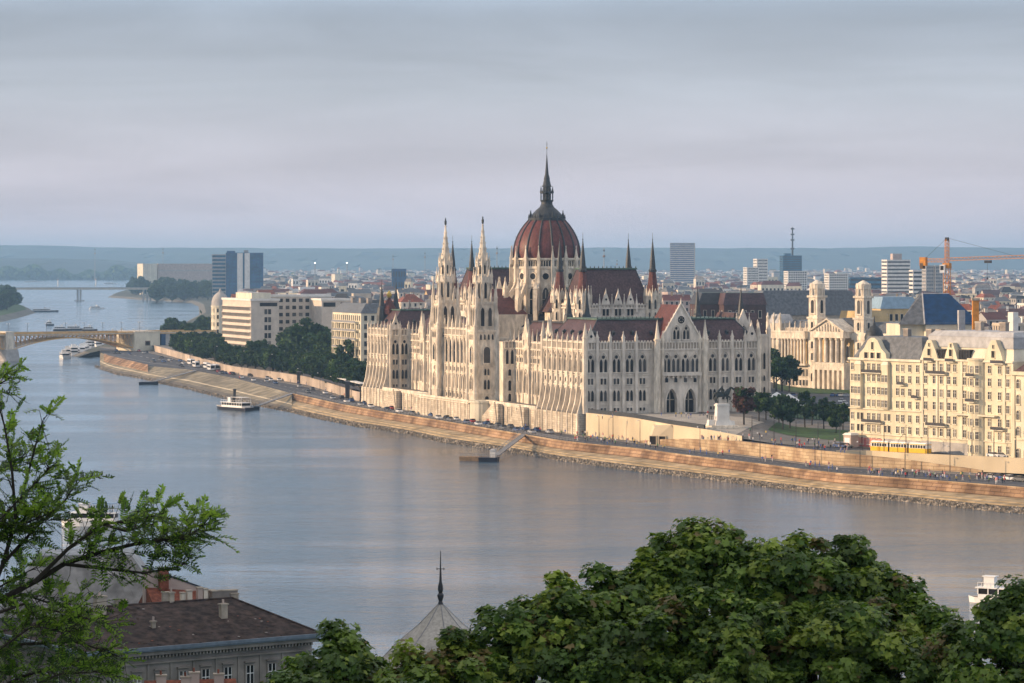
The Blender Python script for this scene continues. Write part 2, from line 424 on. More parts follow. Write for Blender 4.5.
def bay_south(fr, s, m='stone_shaded', big=1):
    PT.rep('window', 'windows', 14*big, fr, lambda mb: win_pair(mb, s, 14.5, 21.0, 2.9, m, True))
    PT.rep('window', 'windows', 9*big, fr, lambda mb: win_pair(mb, s, 4.3, 8.2, 2.6, m))
    PT.rep('window', 'windows', 5*big, fr, lambda mb: [win(mb, s+q, 10.2, 12.3, .85, 'rect', m, .12) for q in (-.65, .65)])
    PT.rep('window', 'windows', 3*big, fr, lambda mb: [win(mb, s+q, .8, 1.9, .8, 'rect', m, .1) for q in (-.65, .65)])
def gablet(fr, s, w, h0, h1, m='stone', o=.8):
    def fn(mb):
        mb.prism([(s-w/2, h0), (s+w/2, h0), (s+w*.42, h0+(h1-h0)*.25), (s, h1), (s-w*.42, h0+(h1-h0)*.25)], -.3, o, m, True)
        c = h0+(h1-h0)*.42
        mb.face([(a, o+.03, h) for a, h in arch_poly(s, c-w*.13, c+w*.13, w*.26, 'circle')], 'glass')
        mb.ring(arch_poly(s, c-w*.13, c+w*.13, w*.26, 'circle'), arch_poly(s, c-w*.2, c+w*.2, w*.4, 'circle'), o, o+.2, m)
        mb.pyr(s-.3, s+.3, o*.2, o*.8, h1-.5, h1+1.3, m)
    PT.rep('gable', 'gables', 20, fr, fn)
def spire_turret(v, u, h0, h1, ht, r=2.9, base='stone', cone='roof_red', n=8):
    b = MB(); b.lathe(v, u, [(r, h0), (r, h1), (r*1.12, h1), (r*1.12, h1+.6), (r*.95, h1+.6)], n, base, rad(22.5))
    o = PT.part('turret', b)
    def win8(mb):
        for k in range(n):
            t = 2*math.pi*k/n
            if math.cos(t-rad(230)) < .1: continue
            mb.fr = (v+r*.925*math.cos(t), u+r*.925*math.sin(t), -math.sin(t), math.cos(t), math.cos(t), math.sin(t))
            win(mb, 0, h1-4.6, h1-1, .95, 'lancet', base, .18, .2)
            win(mb, 0, h1-9, h1-5.8, .8, 'lancet', base, .18, .2)
            mb.prism([(-r*.34, h1+.4), (r*.34, h1+.4), (0, h1+3)], -.1, .35, base, True)
        mb.fr = None
    b = MB(); win8(b); PT.part('turret_windows', b, parent=o)
    b = MB()
    for k in range(n):
        t = 2*math.pi*(k+.5)/n; pinnacle(b, v+r*1.05*math.cos(t), u+r*1.05*math.sin(t), h1-2.5, h1+4.2, .36, base)
    PT.part('turret_pinnacles', b, parent=o)
    b = MB(); hc = h1+(ht-h1)*.42
    b.lathe(v, u, [(r*.95, h1+.6), (r*.62, h1+(hc-h1)*.5), (r*.42, hc)], n, cone, rad(22.5))
    c = PT.part('cone_roof', b, parent=o)
    b = MB()
    b.lathe(v, u, [(r*.54, hc), (r*.58, hc+.5), (r*.42, hc+1.2), (r*.36, hc+(ht-hc)*.3), (r*.18, hc+(ht-hc)*.65), (.07, ht-.4)], n, 'lead')
    b.tube((v, u, ht-1.2), (v, u, ht+1.8), .07, 4, 'lead'); b.lathe(v, u, [(.05, ht-1), (.3, ht-.7), (.05, ht-.4)], 6, 'lead')
    PT.part('spire', b, parent=o)

def build_parliament():
    W_, L_ = 67.6, 255
    # podium
    b = MB(); b.box(-2.6, W_, 0, L_+2.6, -7.5, 0, 'podium_stone', 'paving')
    b.box(-9, -2.6, 98, 163, -7.5, .1, 'podium_stone', 'paving')
    b.lathe(-3.6, 98.2, [(5.2, -7.5), (5.2, -.1), (5.6, -.1), (5.6, .7), (5.2, .7)], 20, 'cream_pale')
    b.lathe(-3.6, 163, [(5.2, -7.5), (5.2, -.1), (5.6, -.1), (5.6, .7), (5.2, .7)], 20, 'cream_pale')
    b.box(-9.25, -9.003, 98, 163, .1, .9, 'stone')
    b.box(-2.95, -2.6, 42, 96, -.3, .9, 'stone'); b.box(-2.95, -2.6, 166, 226, -.3, .9, 'stone')
    for a in range(100, 163, 4): b.box(-9.2, -9, a, a+.6, -7.5, 0, 'stone')
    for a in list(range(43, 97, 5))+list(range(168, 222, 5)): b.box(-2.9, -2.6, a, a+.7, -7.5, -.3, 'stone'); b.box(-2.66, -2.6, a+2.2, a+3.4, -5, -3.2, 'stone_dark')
    b.box(-2.8, -2.6, 42, 97, -.7, -.3, 'stone'); b.box(-2.8, -2.6, 166, 226, -.7, -.3, 'stone'); b.box(-9.4, -9.0, 98, 163, -.6, -.2, 'stone')
    PT.part('podium', b)
    b = MB()
    for (ua, ub) in ((80, 97), (52, 66), (166, 180), (204, 220)):   # stairs to the terrace
        b = MB()
        b.hexa([(-5, ub, -7.5), (-2.95, ub, -7.5), (-2.95, ua, -7.5), (-5, ua, -7.5)], [(-5, ub, -7.3), (-2.95, ub, -7.3), (-2.95, ua, .1), (-5, ua, .1)], 'podium_stone', 'paving_light')
        b.hexa([(-5.4, ub, -7.5), (-5.003, ub, -7.5), (-5.003, ua-3, -7.5), (-5.4, ua-3, -7.5)], [(-5.4, ub, -6.5), (-5.003, ub, -6.5), (-5.003, ua, .9), (-5.4, ua, .9)], 'podium_stone')
        b.box(-5, -2.95, ua-3, ua, -7.5, .1, 'podium_stone', 'paving_light')
        PT.part('terrace_stair', b)
    # --- south wing
    b = MB(); b.box(0, W_, 0, 42, 0, 25, 'stone_shaded'); PT.part('wall', b)
    fr = FS(0)
    left = [1.95, 6.85, 11.8, 16.8, 21.7]; right = [48.8, 53.7, 58.9, 63.9]
    for s in left+right: bay_south(fr, s)
    for s in (4.4, 9.3, 14.3, 19.25, 46.3, 51.3, 56.3, 61.4): buttress(fr, s, 0, 25, .95, .9, 4, m='stone_shaded', size=2)
    for a, c in ((0, 25.5), (46, W_)):
        parapet(fr, a, c, 25.2, 'stone_shaded'); course(fr, a, c, (2.9, 9.1, 13.4, 21.6), .3, 'stone_shaded')
    gablet(fr, 1.95, 4.2, 25, 30.2, 'stone_shaded'); gablet(fr, 63.9, 4.4, 25, 31.5, 'stone_shaded')
    # corner piers
    for (x, y) in ((0, 0), (66.9, 0), (0, 42)):
        b = MB(); b.lathe(x, y, [(1.1, 0), (1.1, 26.5), (1.3, 26.5), (1.3, 27), (1.0, 27), (.08, 32)], 8, 'stone'); PT.part('corner_pier', b)
    # gate projection with gable
    g = FS(-2.4)
    b = MB(g)
    z0, z1 = 26.2, 45.0; c = (z0+z1)/2
    ops = [(32.0, 4.2), (39.2, 4.2)]
    b.box(z0, z1, -2.4, 0, 10, 25, 'stone_shaded')
    xs = [z0, 32-2.1, 32+2.1, 39.2-2.1, 39.2+2.1, z1]
    for i in (0, 2, 4): b.box(xs[i], xs[i+1], -2.4, 0, 0, 10, 'stone_shaded')
    PT.part('gate_wall', b)
    b = MB(g)
    for cx, w in ops:     # arch heads and the dark porch behind
        p = arch_poly(cx, 0, 8.6, w, 'lancet'); top = [(cx-w/2, 10), (cx+w/2, 10)]
        right_ = [q for q in p[2:6]]; left_ = [q for q in p[5:]]
        b.prism([(cx+w/2, 10)]+right_[::1]+[(cx, 10)], -2.4, 0, 'stone_shaded'); b.prism([(cx, 10)]+left_+[(cx-w/2, 10)], -2.4, 0, 'stone_shaded')
        b.ring(p, scale_poly(p, .5), 0, .35, 'stone_shaded')
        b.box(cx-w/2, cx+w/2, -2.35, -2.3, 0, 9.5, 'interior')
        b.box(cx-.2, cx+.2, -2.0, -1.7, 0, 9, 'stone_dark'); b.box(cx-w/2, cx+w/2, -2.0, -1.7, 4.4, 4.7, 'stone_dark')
    PT.part('porch_arch', b)
    for s in (30.0, 33.5, 37.2, 40.9):
        PT.rep('window', 'windows', 30, g, lambda mb, s=s: win_pair(mb, s, 14.4, 21.0, 2.9, 'stone_shaded', True))
        PT.rep('window', 'windows', 8, g, lambda mb, s=s: win(mb, s, 10.7, 12.6, 1.3, 'round', 'stone_shaded', .2))
    b = MB(g); b.box(28, 43, 0, 1.6, 13.1, 13.5, 'stone_shaded'); b.box(28, 43, 1.35, 1.6, 13.5, 14.4, 'stone_shaded')
    for i in range(9): b.taper(28.4+i*1.75, 28.9+i*1.75, 0, 1.3, 12.2, 13.1, 0, 'stone_shaded')
    PT.part('balcony', b)
    b = MB(g)
    b.prism([(z0+1.2, 25), (z1-1.2, 25), (c+.3, 38.4), (c-.3, 38.4)], -.9, -.1, 'stone_shaded', True)
    for sg in (-1, 1): b.tube((c+sg*8.4, .05, 25), (c, .05, 38.8), .34, 5, 'stone_shaded')
    for i in range(9):
        for sg in (-1, 1):
            t = i/9; b.pyr(c+sg*8.4*(1-t)-.22, c+sg*8.4*(1-t)+.22, -.3, .2, 25.2+13.6*t, 26.3+13.6*t, 'stone_shaded')
    b.pyr(c-.35, c+.35, -.4, .3, 38.2, 41, 'stone_shaded')
    gp = PT.part('gate_gable', b)
    b = MB(g); win(b, c, 31.5, 34.3, 2.8, 'circle', 'stone_shaded', .35, .25)
    for k in range(6):
        t = k*math.pi/3; b.box(c+.75*math.cos(t)-.12, c+.75*math.cos(t)+.12, .0, .16, 32.9+.75*math.sin(t)-.12, 32.9+.75*math.sin(t)+.12, 'stone_shaded')
    PT.part('rose_window', b, parent=gp)
    for s in (c-1.9, c+1.9):
        PT.rep('window', 'windows', 12, g, lambda mb, s=s: win_pair(mb, s, 26.0, 30.8, 2.4, 'stone_shaded', True))
    parapet(g, z0, z1, 25.2, 'stone_shaded'); course(g, z0, z1, (21.8,), .3, 'stone_shaded')
    b = MB()
    for x in (z0+.2, z1-.2, z0+2.3, z1-2.3):
        big = x in (z0+.2, z1-.2); r = 1.15 if big else .6
        b = MB(); b.lathe(x, -2.6, [(r, 0), (r, 25.5), (r*1.2, 25.5), (r*1.2, 26.2), (r*.9, 26.2), (.08, 33 if big else 29)], 8, 'stone'); PT.part('gate_pier', b)
    # gate roof running back
    b = MB(); x0, x1, y0, y1 = z0+1.2, z1-1.2, -1.6, 15
    for q in (((x0, y0, 25), (c, y0, 38.2), (c, y1, 38.2), (x0, y1, 25)), ((x1, y0, 25), (c, y0, 38.2), (c, y1, 38.2), (x1, y1, 25))): b.face(q, 'roof_red')
    PT.part('roof', b)
    steep_roof('roof', .9, W_-.9, .9, 41, 25, 32.8, 6.5, 6.0, 'roof_brown')
    # west front of a corner pavilion (used twice)
    def pavilion_west(u0, u1, flip=False):
        fr = FW(0); n = round((u1-u0)/5.1)
        for i in range(n+1): buttress(fr, u0+.6+(u1-u0-1.2)*i/n, 0, 25, .7, .75, 3.4, True, size=1.6)
        for i in range(n):
            s = u0+.6+(u1-u0-1.2)*(i+.5)/n
            PT.rep('window', 'windows', 6, fr, lambda mb, s=s: win_pair(mb, s, 14.5, 20.8, 2.7, 'stone', True))
            PT.rep('window', 'windows', 4, fr, lambda mb, s=s: win_pair(mb, s, 4.0, 8.5, 2.6))
            PT.rep('window', 'windows', 3, fr, lambda mb, s=s: win(mb, s, 10.6, 12.4, 1.3, 'round'))
            gablet(fr, s, 2.6, 21.6, 24.6, 'stone', .5) if False else None
        parapet(fr, u0, u1, 25.2); course(fr, u0, u1, (2.6, 9.3, 13.3, 21.7), .45)
        b = MB(fr)
        for i in range(n):
            s = u0+.6+(u1-u0-1.2)*(i+.5)/n; b.box(s-2.1, s+2.1, 0, .9, -7.5, .4, 'cream_pale')
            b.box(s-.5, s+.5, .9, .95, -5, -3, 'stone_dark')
        PT.part('base_course', b)
    pavilion_west(0, 42)
    # --- north wing
    b = MB(); b.box(0, W_, 226, L_, 0, 25, 'stone'); PT.part('wall', b)
    pavilion_west(226, L_)
    steep_roof('roof', .9, W_-.9, 227, 254, 25, 32.8, 6.5, 6.0)
    fn_ = FS(226)
    for s in (2.6, 6.6): bay_south(fn_, s, 'stone', .6)
    for s in (.5, 4.6, 8.4): buttress(fn_, s, 0, 25, .9, .8, 3.6)
    parapet(fn_, 0, 9, 25.2); course(fn_, 0, 9, (2.9, 9.1, 13.4, 21.6), .3); gablet(fn_, 2.6, 4, 25, 31)
    b = MB(); b.lathe(7, 248, [(3.4, 31), (3.4, 33), (.5, 38), (.5, 38.3)], 10, 'roof_red')
    PT.part('corner_lantern', b)
    b = MB(); b.lathe(7, 248, [(.7, 38.2), (1.1, 38.8), (1.15, 39.6), (.7, 40.3), (.08, 41.3)], 10, 'gold'); PT.part('gilded_ball', b)
    # --- long body
    b = MB(); b.box(9, 62, 42.003, 225.997, 0, 23, 'stone'); PT.part('wall', b)
    steep_roof('roof', 9.8, 30, 43, 100, 23, 30.5, 6, 5, 'roof_brown', 'roof_dark', False)
    steep_roof('roof', 9.8, 30, 160, 225, 23, 30.5, 6, 5, 'roof_brown', 'roof_dark', False)
    steep_roof('roof', 40, 61, 43, 225, 23, 31.5, 6, 6, 'roof_brown', 'copper', False)
    fb = FW(9)
    for (a, c) in ((42, 101), (160, 226)):
        n = round((c-a)/4.9)
        for i in range(n):
            s = a+(c-a)*(i+.5)/n
            PT.rep('window', 'windows', 16, fb, lambda mb, s=s: [win(mb, s+q, 3.6, 12.6, 1.25, 'lancet', 'stone', .22, .4) for q in (-.95, .95)])
            PT.rep('window', 'windows', 7, fb, lambda mb, s=s: [win(mb, s+q, 15.4, 17.1, 1.3, 'rect', 'stone', .2, .3) for q in (-1.1, 1.1)])
            PT.rep('window', 'windows', 2, fb, lambda mb, s=s: win(mb, s, 18.3, 20, .8, 'lancet', 'stone', .2, .3))
        for i in range(n+1): buttress(fb, a+(c-a)*i/n, 0, 23, .6, .5, 5.2, size=1.2)
        parapet(fb, a, c, 23.2); course(fb, a, c, (2.9, 13.6, 17.6, 20.6), .35)
    for u in (57, 81, 180, 206):
        b = MB(fb); b.box(u-2.6, u+2.6, 0, 1.2, 0, 24, 'stone'); b.prism([(u-2.9, 24), (u+2.9, 24), (u, 32)], .2, 1.5, 'stone', True)
        for q in (-2.7, 2.7): pinnacle(b, u+q, 1.2, 22, 29, .5)
        b.pyr(u-.3, u+.3, .8, 1.5, 31.5, 33.5, 'stone')
        for hh in (13.6, 20.6): b.box(u-2.8, u+2.8, 1.2, 1.45, hh, hh+.4, 'stone')
        pp = PT.part('gabled_bay', b)
        b = MB((fb[0]-1.2, fb[1])+fb[2:])
        win_pair(b, u, 4, 12.5, 2.6, 'stone', True); win_pair(b, u, 15, 20, 2.2); win(b, u, 25.2, 27.4, 1.6, 'circle')
        PT.part('window', b, parent=pp)
    # --- central river block with two towers
    b = MB(); b.box(-2, 14, 104, 157, 0, 24, 'stone'); b.box(4, 9.2, 96, 101, 0, 23, 'stone'); PT.part('wall', b)
    fc = FW(-2)
    for i in range(7):
        s = 114.4+(146.6-114.4)*(i+.5)/7
        PT.rep('window', 'windows', 26, fc, lambda mb, s=s: win(mb, s, 14.0, 23.2, 2.6, 'lancet', 'stone', .3, .35))
        PT.rep('window', 'windows', 6, fc, lambda mb, s=s: win(mb, s, 10.8, 12.3, 1.2, 'rect'))
        PT.rep('window', 'windows', 10, fc, lambda mb, s=s: win(mb, s, 4, 9.2, 1.2, 'lancet', 'stone', .3, .5))
        PT.rep('window', 'windows', 4, fc, lambda mb, s=s: win(mb, s, .5, 2.2, 1.6, 'round', 'stone', .3, .4))
    for i in range(8):
        buttress(fc, 114.4+(146.6-114.4)*i/7, 0, 27, .7, .55, 5.5, size=3)
    b = MB(); b.box(-2, 3, 113, 148, 24, 27.2, 'stone'); PT.part('attic', b)
    parapet(fc, 113, 148, 27.4); course(fc, 113, 148, (2.9, 9.8, 13.1, 23.8), .4)
    b = MB(FW(6)); b.box(117, 144, -.6, 0, 24, 33, 'stone'); b.prism([(117.5, 33), (143.5, 33), (130.5, 43)], -.6, .2, 'stone', True)
    for i in range(10):
        a = 117.5+26*i/9; hh = 33+10*(1-abs(a-130.5)/13); pinnacle(b, a, .3, hh-1.5, hh+2.6, .42)
    for s in (122, 126.2, 130.5, 134.8, 139): win(b, s, 26.5, 31.5, 1.9, 'lancet', 'stone', .3, .3)
    win(b, 130.5, 34.5, 38, 3.2, 'circle', 'stone', .4, .4)
    PT.part('central_gable', b)
    b = MB()
    for q in (((6.6, 117.5, 33), (6.6, 130.5, 42.8), (16, 130.5, 42.8), (22, 117.5, 33)), ((6.6, 143.5, 33), (6.6, 130.5, 42.8), (16, 130.5, 42.8), (22, 143.5, 33)), ((22, 117.5, 33), (16, 130.5, 42.8), (22, 143.5, 33))): b.face(q, 'roof_red')
    b.box(6.7, 22, 117.5, 143.5, 22, 33, 'stone')
    PT.part('roof', b)
    for uc in (108.0, 152.5):
        b = MB(); b.box(-4.5, 4.5, uc-4.5, uc+4.5, -7.5, 27, 'stone')
        b.box(-4.9, 4.9, uc-4.9, uc+4.9, 26.4, 27.4, 'stone'); b.box(-4.8, 4.8, uc-4.8, uc+4.8, 13.1, 13.6, 'stone'); b.box(-4.8, 4.8, uc-4.8, uc+4.8, 2.6, 3.1, 'stone')
        b.box(-3.9, 3.9, uc-3.9, uc+3.9, 27.4, 38, 'stone'); b.box(-4.15, 4.15, uc-4.15, uc+4.15, 37.2, 38.2, 'stone')
        tw = PT.part('river_tower', b)
        b = MB(); b.lathe(0, uc, [(3.3, 38.2), (3.3, 47), (3.6, 47), (3.6, 47.7), (2.4, 48.3), (2.4, 53), (2.65, 53), (2.65, 53.6)], 8, 'stone', rad(22.5))
        PT.part('octagon_stage', b, parent=tw)
        b = MB(); b.lathe(0, uc, [(2.0, 53.6), (1.1, 60), (.28, 67.3), (.5, 67.6), (.15, 68)], 8, 'stone', rad(22.5))
        for k in range(8):
            t = 2*math.pi*k/8+rad(22.5)
            for j in range(6):
                f = j/6; r = 2.0*(1-f)+.28*f; h = 54+13*f
                b.pyr(r*math.cos(t)-.15, r*math.cos(t)+.15, uc+r*math.sin(t)-.15, uc+r*math.sin(t)+.15, h, h+.7, 'stone')
        PT.part('stone_spire', b, parent=tw)
        b = MB(); b.lathe(0, uc, [(.2, 68), (.45, 68.5), (.5, 69.6), (.2, 70.1), (.3, 70.5), (.05, 71)], 6, 'bronze'); b.box(-.06, .06, uc-.6, uc+.6, 69.2, 69.35, 'bronze')
        PT.part('finial_figure', b, parent=tw)
        b = MB()
        for sx in (-1, 1):
            for sy in (-1, 1):
                x, y = 4.5*sx, uc+4.5*sy
                b.lathe(x, y, [(1.15, -7.5), (1.15, 3), (.95, 3.4), (.95, 28.5), (1.1, 28.6), (1.1, 29.2)], 8, 'stone')
                b.lathe(x, y, [(.85, 29.2), (.07, 35.5)], 8, 'stone')
                x, y = 3.9*sx, uc+3.9*sy
                b.lathe(x, y, [(.75, 27), (.75, 39.5), (.9, 39.5), (.9, 40.1)], 8, 'stone'); b.lathe(x, y, [(.7, 40.1), (.06, 46.5)], 8, 'stone')
        PT.part('corner_turrets', b, parent=tw)
        b = MB()
        for k in range(8):
            t = 2*math.pi*k/8+rad(22.5)
            pinnacle(b, 3.45*math.cos(t), uc+3.45*math.sin(t), 45, 51.5, .38); pinnacle(b, 2.5*math.cos(t), uc+2.5*math.sin(t), 51.5, 57, .3)
        for k in range(4):
            t = math.pi*k/2
            for q in (-1.9, 1.9):
                pinnacle(b, 4.1*math.cos(t)-q*math.sin(t), uc+4.1*math.sin(t)+q*math.cos(t), 37, 43, .36)
        PT.part('tower_pinnacles', b, parent=tw)
        b = MB()
        for k in range(8):
            t = 2*math.pi*k/8
            b.fr = (3.05*math.cos(t), uc+3.05*math.sin(t), -math.sin(t), math.cos(t), math.cos(t), math.sin(t)); win(b, 0, 39.4, 45.6, 1.1, 'lancet', 'stone', .2, .25); b.prism([(-1.1, 45.6), (1.1, 45.6), (0, 48.6)], -.1, .4, 'stone', True)
            b.fr = (2.22*math.cos(t), uc+2.22*math.sin(t), -math.sin(t), math.cos(t), math.cos(t), math.sin(t)); win(b, 0, 48.8, 52.4, .8, 'lancet', 'stone', .15, .2)
        for fr in ((0, uc-3.9, 1, 0, 0, -1), (-3.9, uc, 0, 1, -1, 0)):
            b.fr = fr
            for q in (-1.5, 1.5): win(b, q, 28.8, 36, 1.5, 'lancet', 'stone', .25, .35)
        b.fr = (0, uc-4.5, 1, 0, 0, -1)
        win(b, 0, 14.7, 20.9, 2.7, 'round', 'stone', .4, .5); win_pair(b, 0, 4.6, 8.4, 2.4); win_pair(b, 0, 10, 12.6, 2.2); win(b, 0, .2, 2, 1.6, 'round')
        for i in range(4): win(b, -2.4+1.6*i, 23.6, 25.8, .8, 'lancet', 'stone', .15, .2)
        b.fr = (-4.5, uc, 0, 1, -1, 0)
        win(b, 0, 14.7, 21, 2.4, 'lancet', 'stone', .4, .5); win_pair(b, 0, 4.6, 9.4, 2.4, 'stone', True); win(b, 0, 10.8, 12.3, 1.2, 'rect')
        for i in range(4): win(b, -2.4+1.6*i, 23.6, 25.8, .8, 'lancet', 'stone', .15, .2)
        b.fr = None; PT.part('tower_windows', b, parent=tw)
    fr = (0, 96, 1, 0, 0, -1)
    for h0, h1, k in ((14.5, 20, 'lancet'), (4.3, 8.2, 'round'), (10, 12.5, 'round'), (.2, 3.2, 'round')):
        PT.rep('window', 'windows', 6, fr, lambda mb, h0=h0, h1=h1, k=k: [win(mb, 6.6+q, h0, h1, 1.2, k) for q in ((-1, 1) if h0 > 14 else (0,))])
    parapet(fr, 4.6, 9, 23.2)
    # --- session halls
    for (ua, ub) in ((56, 80), (181, 205)):
        va, vb = 21, 49
        b = MB(); b.box(va, vb, ua, ub, 20, 37.4, 'stone_shaded'); PT.part('hall_wall', b)
        steep_roof('roof', va+.6, vb-.6, ua+.6, ub-.6, 37.4, 50.6, 3.4, 6.5, 'roof_brown', 'copper', False)
        frs = FS(ua); frw = FW(va)
        for i in range(3):
            s = va+6.6+(vb-va-13.2)*(i+.5)/3
            gablet(frs, s, 3.4, 37.2, 42.6, 'stone_shaded', .5); PT.rep('window', 'windows', 7, frs, lambda mb, s=s: win_pair(mb, s, 33.4, 37, 2.6, 'stone_shaded'))
            for q in (-2.5, 2.5): PT.rep('pinnacle', 'pinnacles', 6, frs, lambda mb, s=s, q=q: pinnacle(mb, s+q, .3, 34.5, 41.5, .38, 'stone_shaded'))
            s = ua+5+(ub-ua-10)*(i+.5)/3
            gablet(frw, s, 3.2, 37.2, 42.2, 'stone', .5); PT.rep('window', 'windows', 7, frw, lambda mb, s=s: win_pair(mb, s, 33.4, 37, 2.4))
        parapet(frs, va+2.5, vb-2.5, 37.6, 'stone_shaded', 1.2, 1.2); parapet(frw, ua+2.5, ub-2.5, 37.6, 'stone', 1.2, 1.2)
        course(frs, va+2.5, vb-2.5, (32.6,), .4, 'stone_shaded')
        for v in (va, vb):
            for u in (ua, ub): spire_turret(v, u, 22, 40.5, 62.5)
    b = MB(); b.box(27, 43, 80, 112, 20, 34, 'stone'); b.box(27, 43, 149, 181, 20, 34, 'stone'); PT.part('hall_link', b)
    steep_roof('roof', 26, 44, 80.7, 116, 34, 43, 5, 1, 'roof_brown', 'copper', False); steep_roof('roof', 26, 44, 145, 180.3, 34, 43, 5, 1, 'roof_brown', 'copper', False)
    # corner-wing spires
    for (v, u) in ((8, 37), (15, 37), (3.6, 248), (10, 248), (64, 9), (56, 30)):
        b = MB(); b.lathe(v, u, [(2.3, 27), (2.3, 30.5), (1.7, 34), (1.3, 34.6), (1.0, 37), (.45, 41), (.06, 44.5)], 8, 'lead'); b.tube((v, u, 44), (v, u, 46), .07, 4, 'lead')
        PT.part('wing_spire', b)
    # east tower of the south front
    b = MB(); b.box(W_, W_+8.6, 12, 18, 0, 27, 'stone_shaded'); b.box(W_-.3, W_+8.9, 11.7, 18.3, 26.2, 27.2, 'stone_shaded'); b.box(W_+8.6, W_+9.3, 11.4, 12.6, 0, 29, 'stone_shaded')
    for x in (W_+.3, W_+4.4, W_+8.9): pinnacle(b, x, 12.1, 26, 32.5, .55, 'stone_shaded')
    b.fr = FS(12)
    for h0, h1 in ((4.3, 8.2), (10.2, 12.3), (14.5, 20.5)): [win_pair(b, W_+q, h0, h1, 2.2, 'stone_shaded') for q in (2.1, 6.3)]
    b.fr = None; PT.part('east_tower', b)
    b = MB(); b.taper(W_-6, W_+8.4, 13, 34, 27, 35, 3, 'roof_brown', 'roof_dark'); b.box(60, W_+8, 18.4, 60, 0, 27, 'stone_shaded'); PT.part('east_roof', b)
    b = MB(FS(7)); b.box(61.5, 66.5, -1, 0, 25, 30, 'stone_shaded'); b.prism([(61.3, 30), (66.7, 30), (64, 36.4)], -.8, .2, 'stone_shaded', True)
    for q in (61.5, 66.5): pinnacle(b, q, -.3, 28, 35, .5, 'stone_shaded')
    win_pair(b, 64, 26, 30.2, 2.4, 'stone_shaded', True); win(b, 64, 31.2, 33, 1.5, 'circle', 'stone_shaded'); PT.part('rear_gable', b)
    # --- the dome
    vc, uc = 34.8, 130.5; N16 = 16
    b = MB(); b.lathe(vc, uc, [(21, 18), (21, 27), (21.6, 27), (21.6, 28)], 16, 'stone'); b.lathe(vc, uc, [(20.6, 28), (17, 32), (14, 33)], 16, 'roof_dark')
    PT.part('dome_base', b)
    b = MB(); b.lathe(vc, uc, [(13.3, 24), (13.3, 50.6), (13.8, 50.8), (13.8, 51.6), (13.1, 51.8), (13.1, 54), (14.0, 54.3), (14.0, 54.9), (12.9, 55)], 16, 'stone', math.pi/16)
    drum = PT.part('drum', b)
    vis = [k for k in range(N16) if math.cos(2*math.pi*k/N16-rad(250)) > -.3]
    for k in vis:
        t = 2*math.pi*k/N16; r = 13.05
        fr = (vc+r*math.cos(t), uc+r*math.sin(t), -math.sin(t), math.cos(t), math.cos(t), math.sin(t))
        b = MB(fr); win(b, 0, 29, 43.6, 2.6, 'lancet', 'stone', .4, .6); b.box(-.12, .12, .05, .3, 29, 42.5, 'stone'); b.box(-1.3, 1.3, .05, .25, 38.6, 38.9, 'stone')
        b.prism([(-2.0, 43.4), (2.0, 43.4), (0, 46.6)], .1, .6, 'stone', True)
        PT.part('lancet_window', b, parent=drum)
        b = MB(fr); win(b, 0, 46.4, 49.2, 2.6, 'circle', 'stone', .4, .45); PT.part('round_window', b, parent=drum)
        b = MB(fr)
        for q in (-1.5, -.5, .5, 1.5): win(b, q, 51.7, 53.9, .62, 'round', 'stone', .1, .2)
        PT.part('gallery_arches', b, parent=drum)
    for k in range(N16):
        t = 2*math.pi*(k+.5)/N16; ct, st = math.cos(t), math.sin(t)
        fr = (vc, uc, -st, ct, ct, st)
        b = MB(fr)
        b.box(-.55, .55, 12.8, 14.9, 24, 52.5, 'stone'); b.box(-.7, .7, 12.8, 15.1, 45, 45.5, 'stone'); pinnacle(b, 0, 14.2, 51.5, 59.8, .55)
        PT.part('drum_pier', b, parent=drum)
        if math.cos(t-rad(250)) > -.45:
            b = MB(fr)
            b.box(-.75, .75, 18.0, 20.4, 18, 39.5, 'stone'); pinnacle(b, 0, 19.2, 39.5, 47.5, .8)
            b.hexa([(-.4, 14.6, 42.2), (.4, 14.6, 42.2), (.4, 18.2, 36), (-.4, 18.2, 36)], [(-.4, 14.6, 45.4), (.4, 14.6, 45.4), (.4, 18.2, 40), (-.4, 18.2, 40)], 'stone')
            b.hexa([(-.4, 14.6, 32), (.4, 14.6, 32), (.4, 18.2, 29), (-.4, 18.2, 29)], [(-.4, 14.6, 34), (.4, 14.6, 34), (.4, 18.2, 31.4), (-.4, 18.2, 31.4)], 'stone')
            PT.part('flying_buttress', b)
    prof = [(12.9, 54.9), (13.25, 56.8), (13.1, 59), (12.55, 61.3), (11.6, 63.7), (10.35, 66), (8.8, 68.1), (7.1, 70)]
    b = MB(); b.lathe(vc, uc, prof, 48, 'roof_dome'); dome = PT.part('dome', b, smooth=True)
    for k in range(N16):
        t = 2*math.pi*(k+.5)/N16; ct, st = math.cos(t), math.sin(t); b = MB()
        for (r0, h0), (r1, h1) in zip(prof, prof[1:]):
            b.tube((vc+r0*ct, uc+r0*st, h0), (vc+r1*ct, uc+r1*st, h1), .4, 6, 'lead')
        PT.part('rib', b, parent=dome)
    b = MB(); b.lathe(vc, uc, [(7.4, 69.7), (7.5, 70.8), (6.6, 71), (5.6, 72.6), (4.2, 74), (3.0, 75), (2.3, 76.2), (2.2, 77.4)], 24, 'lead')
    for k in range(24):
        t = 2*math.pi*k/24; b.pyr(vc+7.2*math.cos(t)-.25, vc+7.2*math.cos(t)+.25, uc+7.2*math.sin(t)-.25, uc+7.2*math.sin(t)+.25, 70.7, 72.4, 'lead')
        if k % 3 == 0: pinnacle(b, vc+6.9*math.cos(t), uc+6.9*math.sin(t), 70.4, 73.8, .35, 'lead')
    PT.part('crown_cap', b, parent=dome)
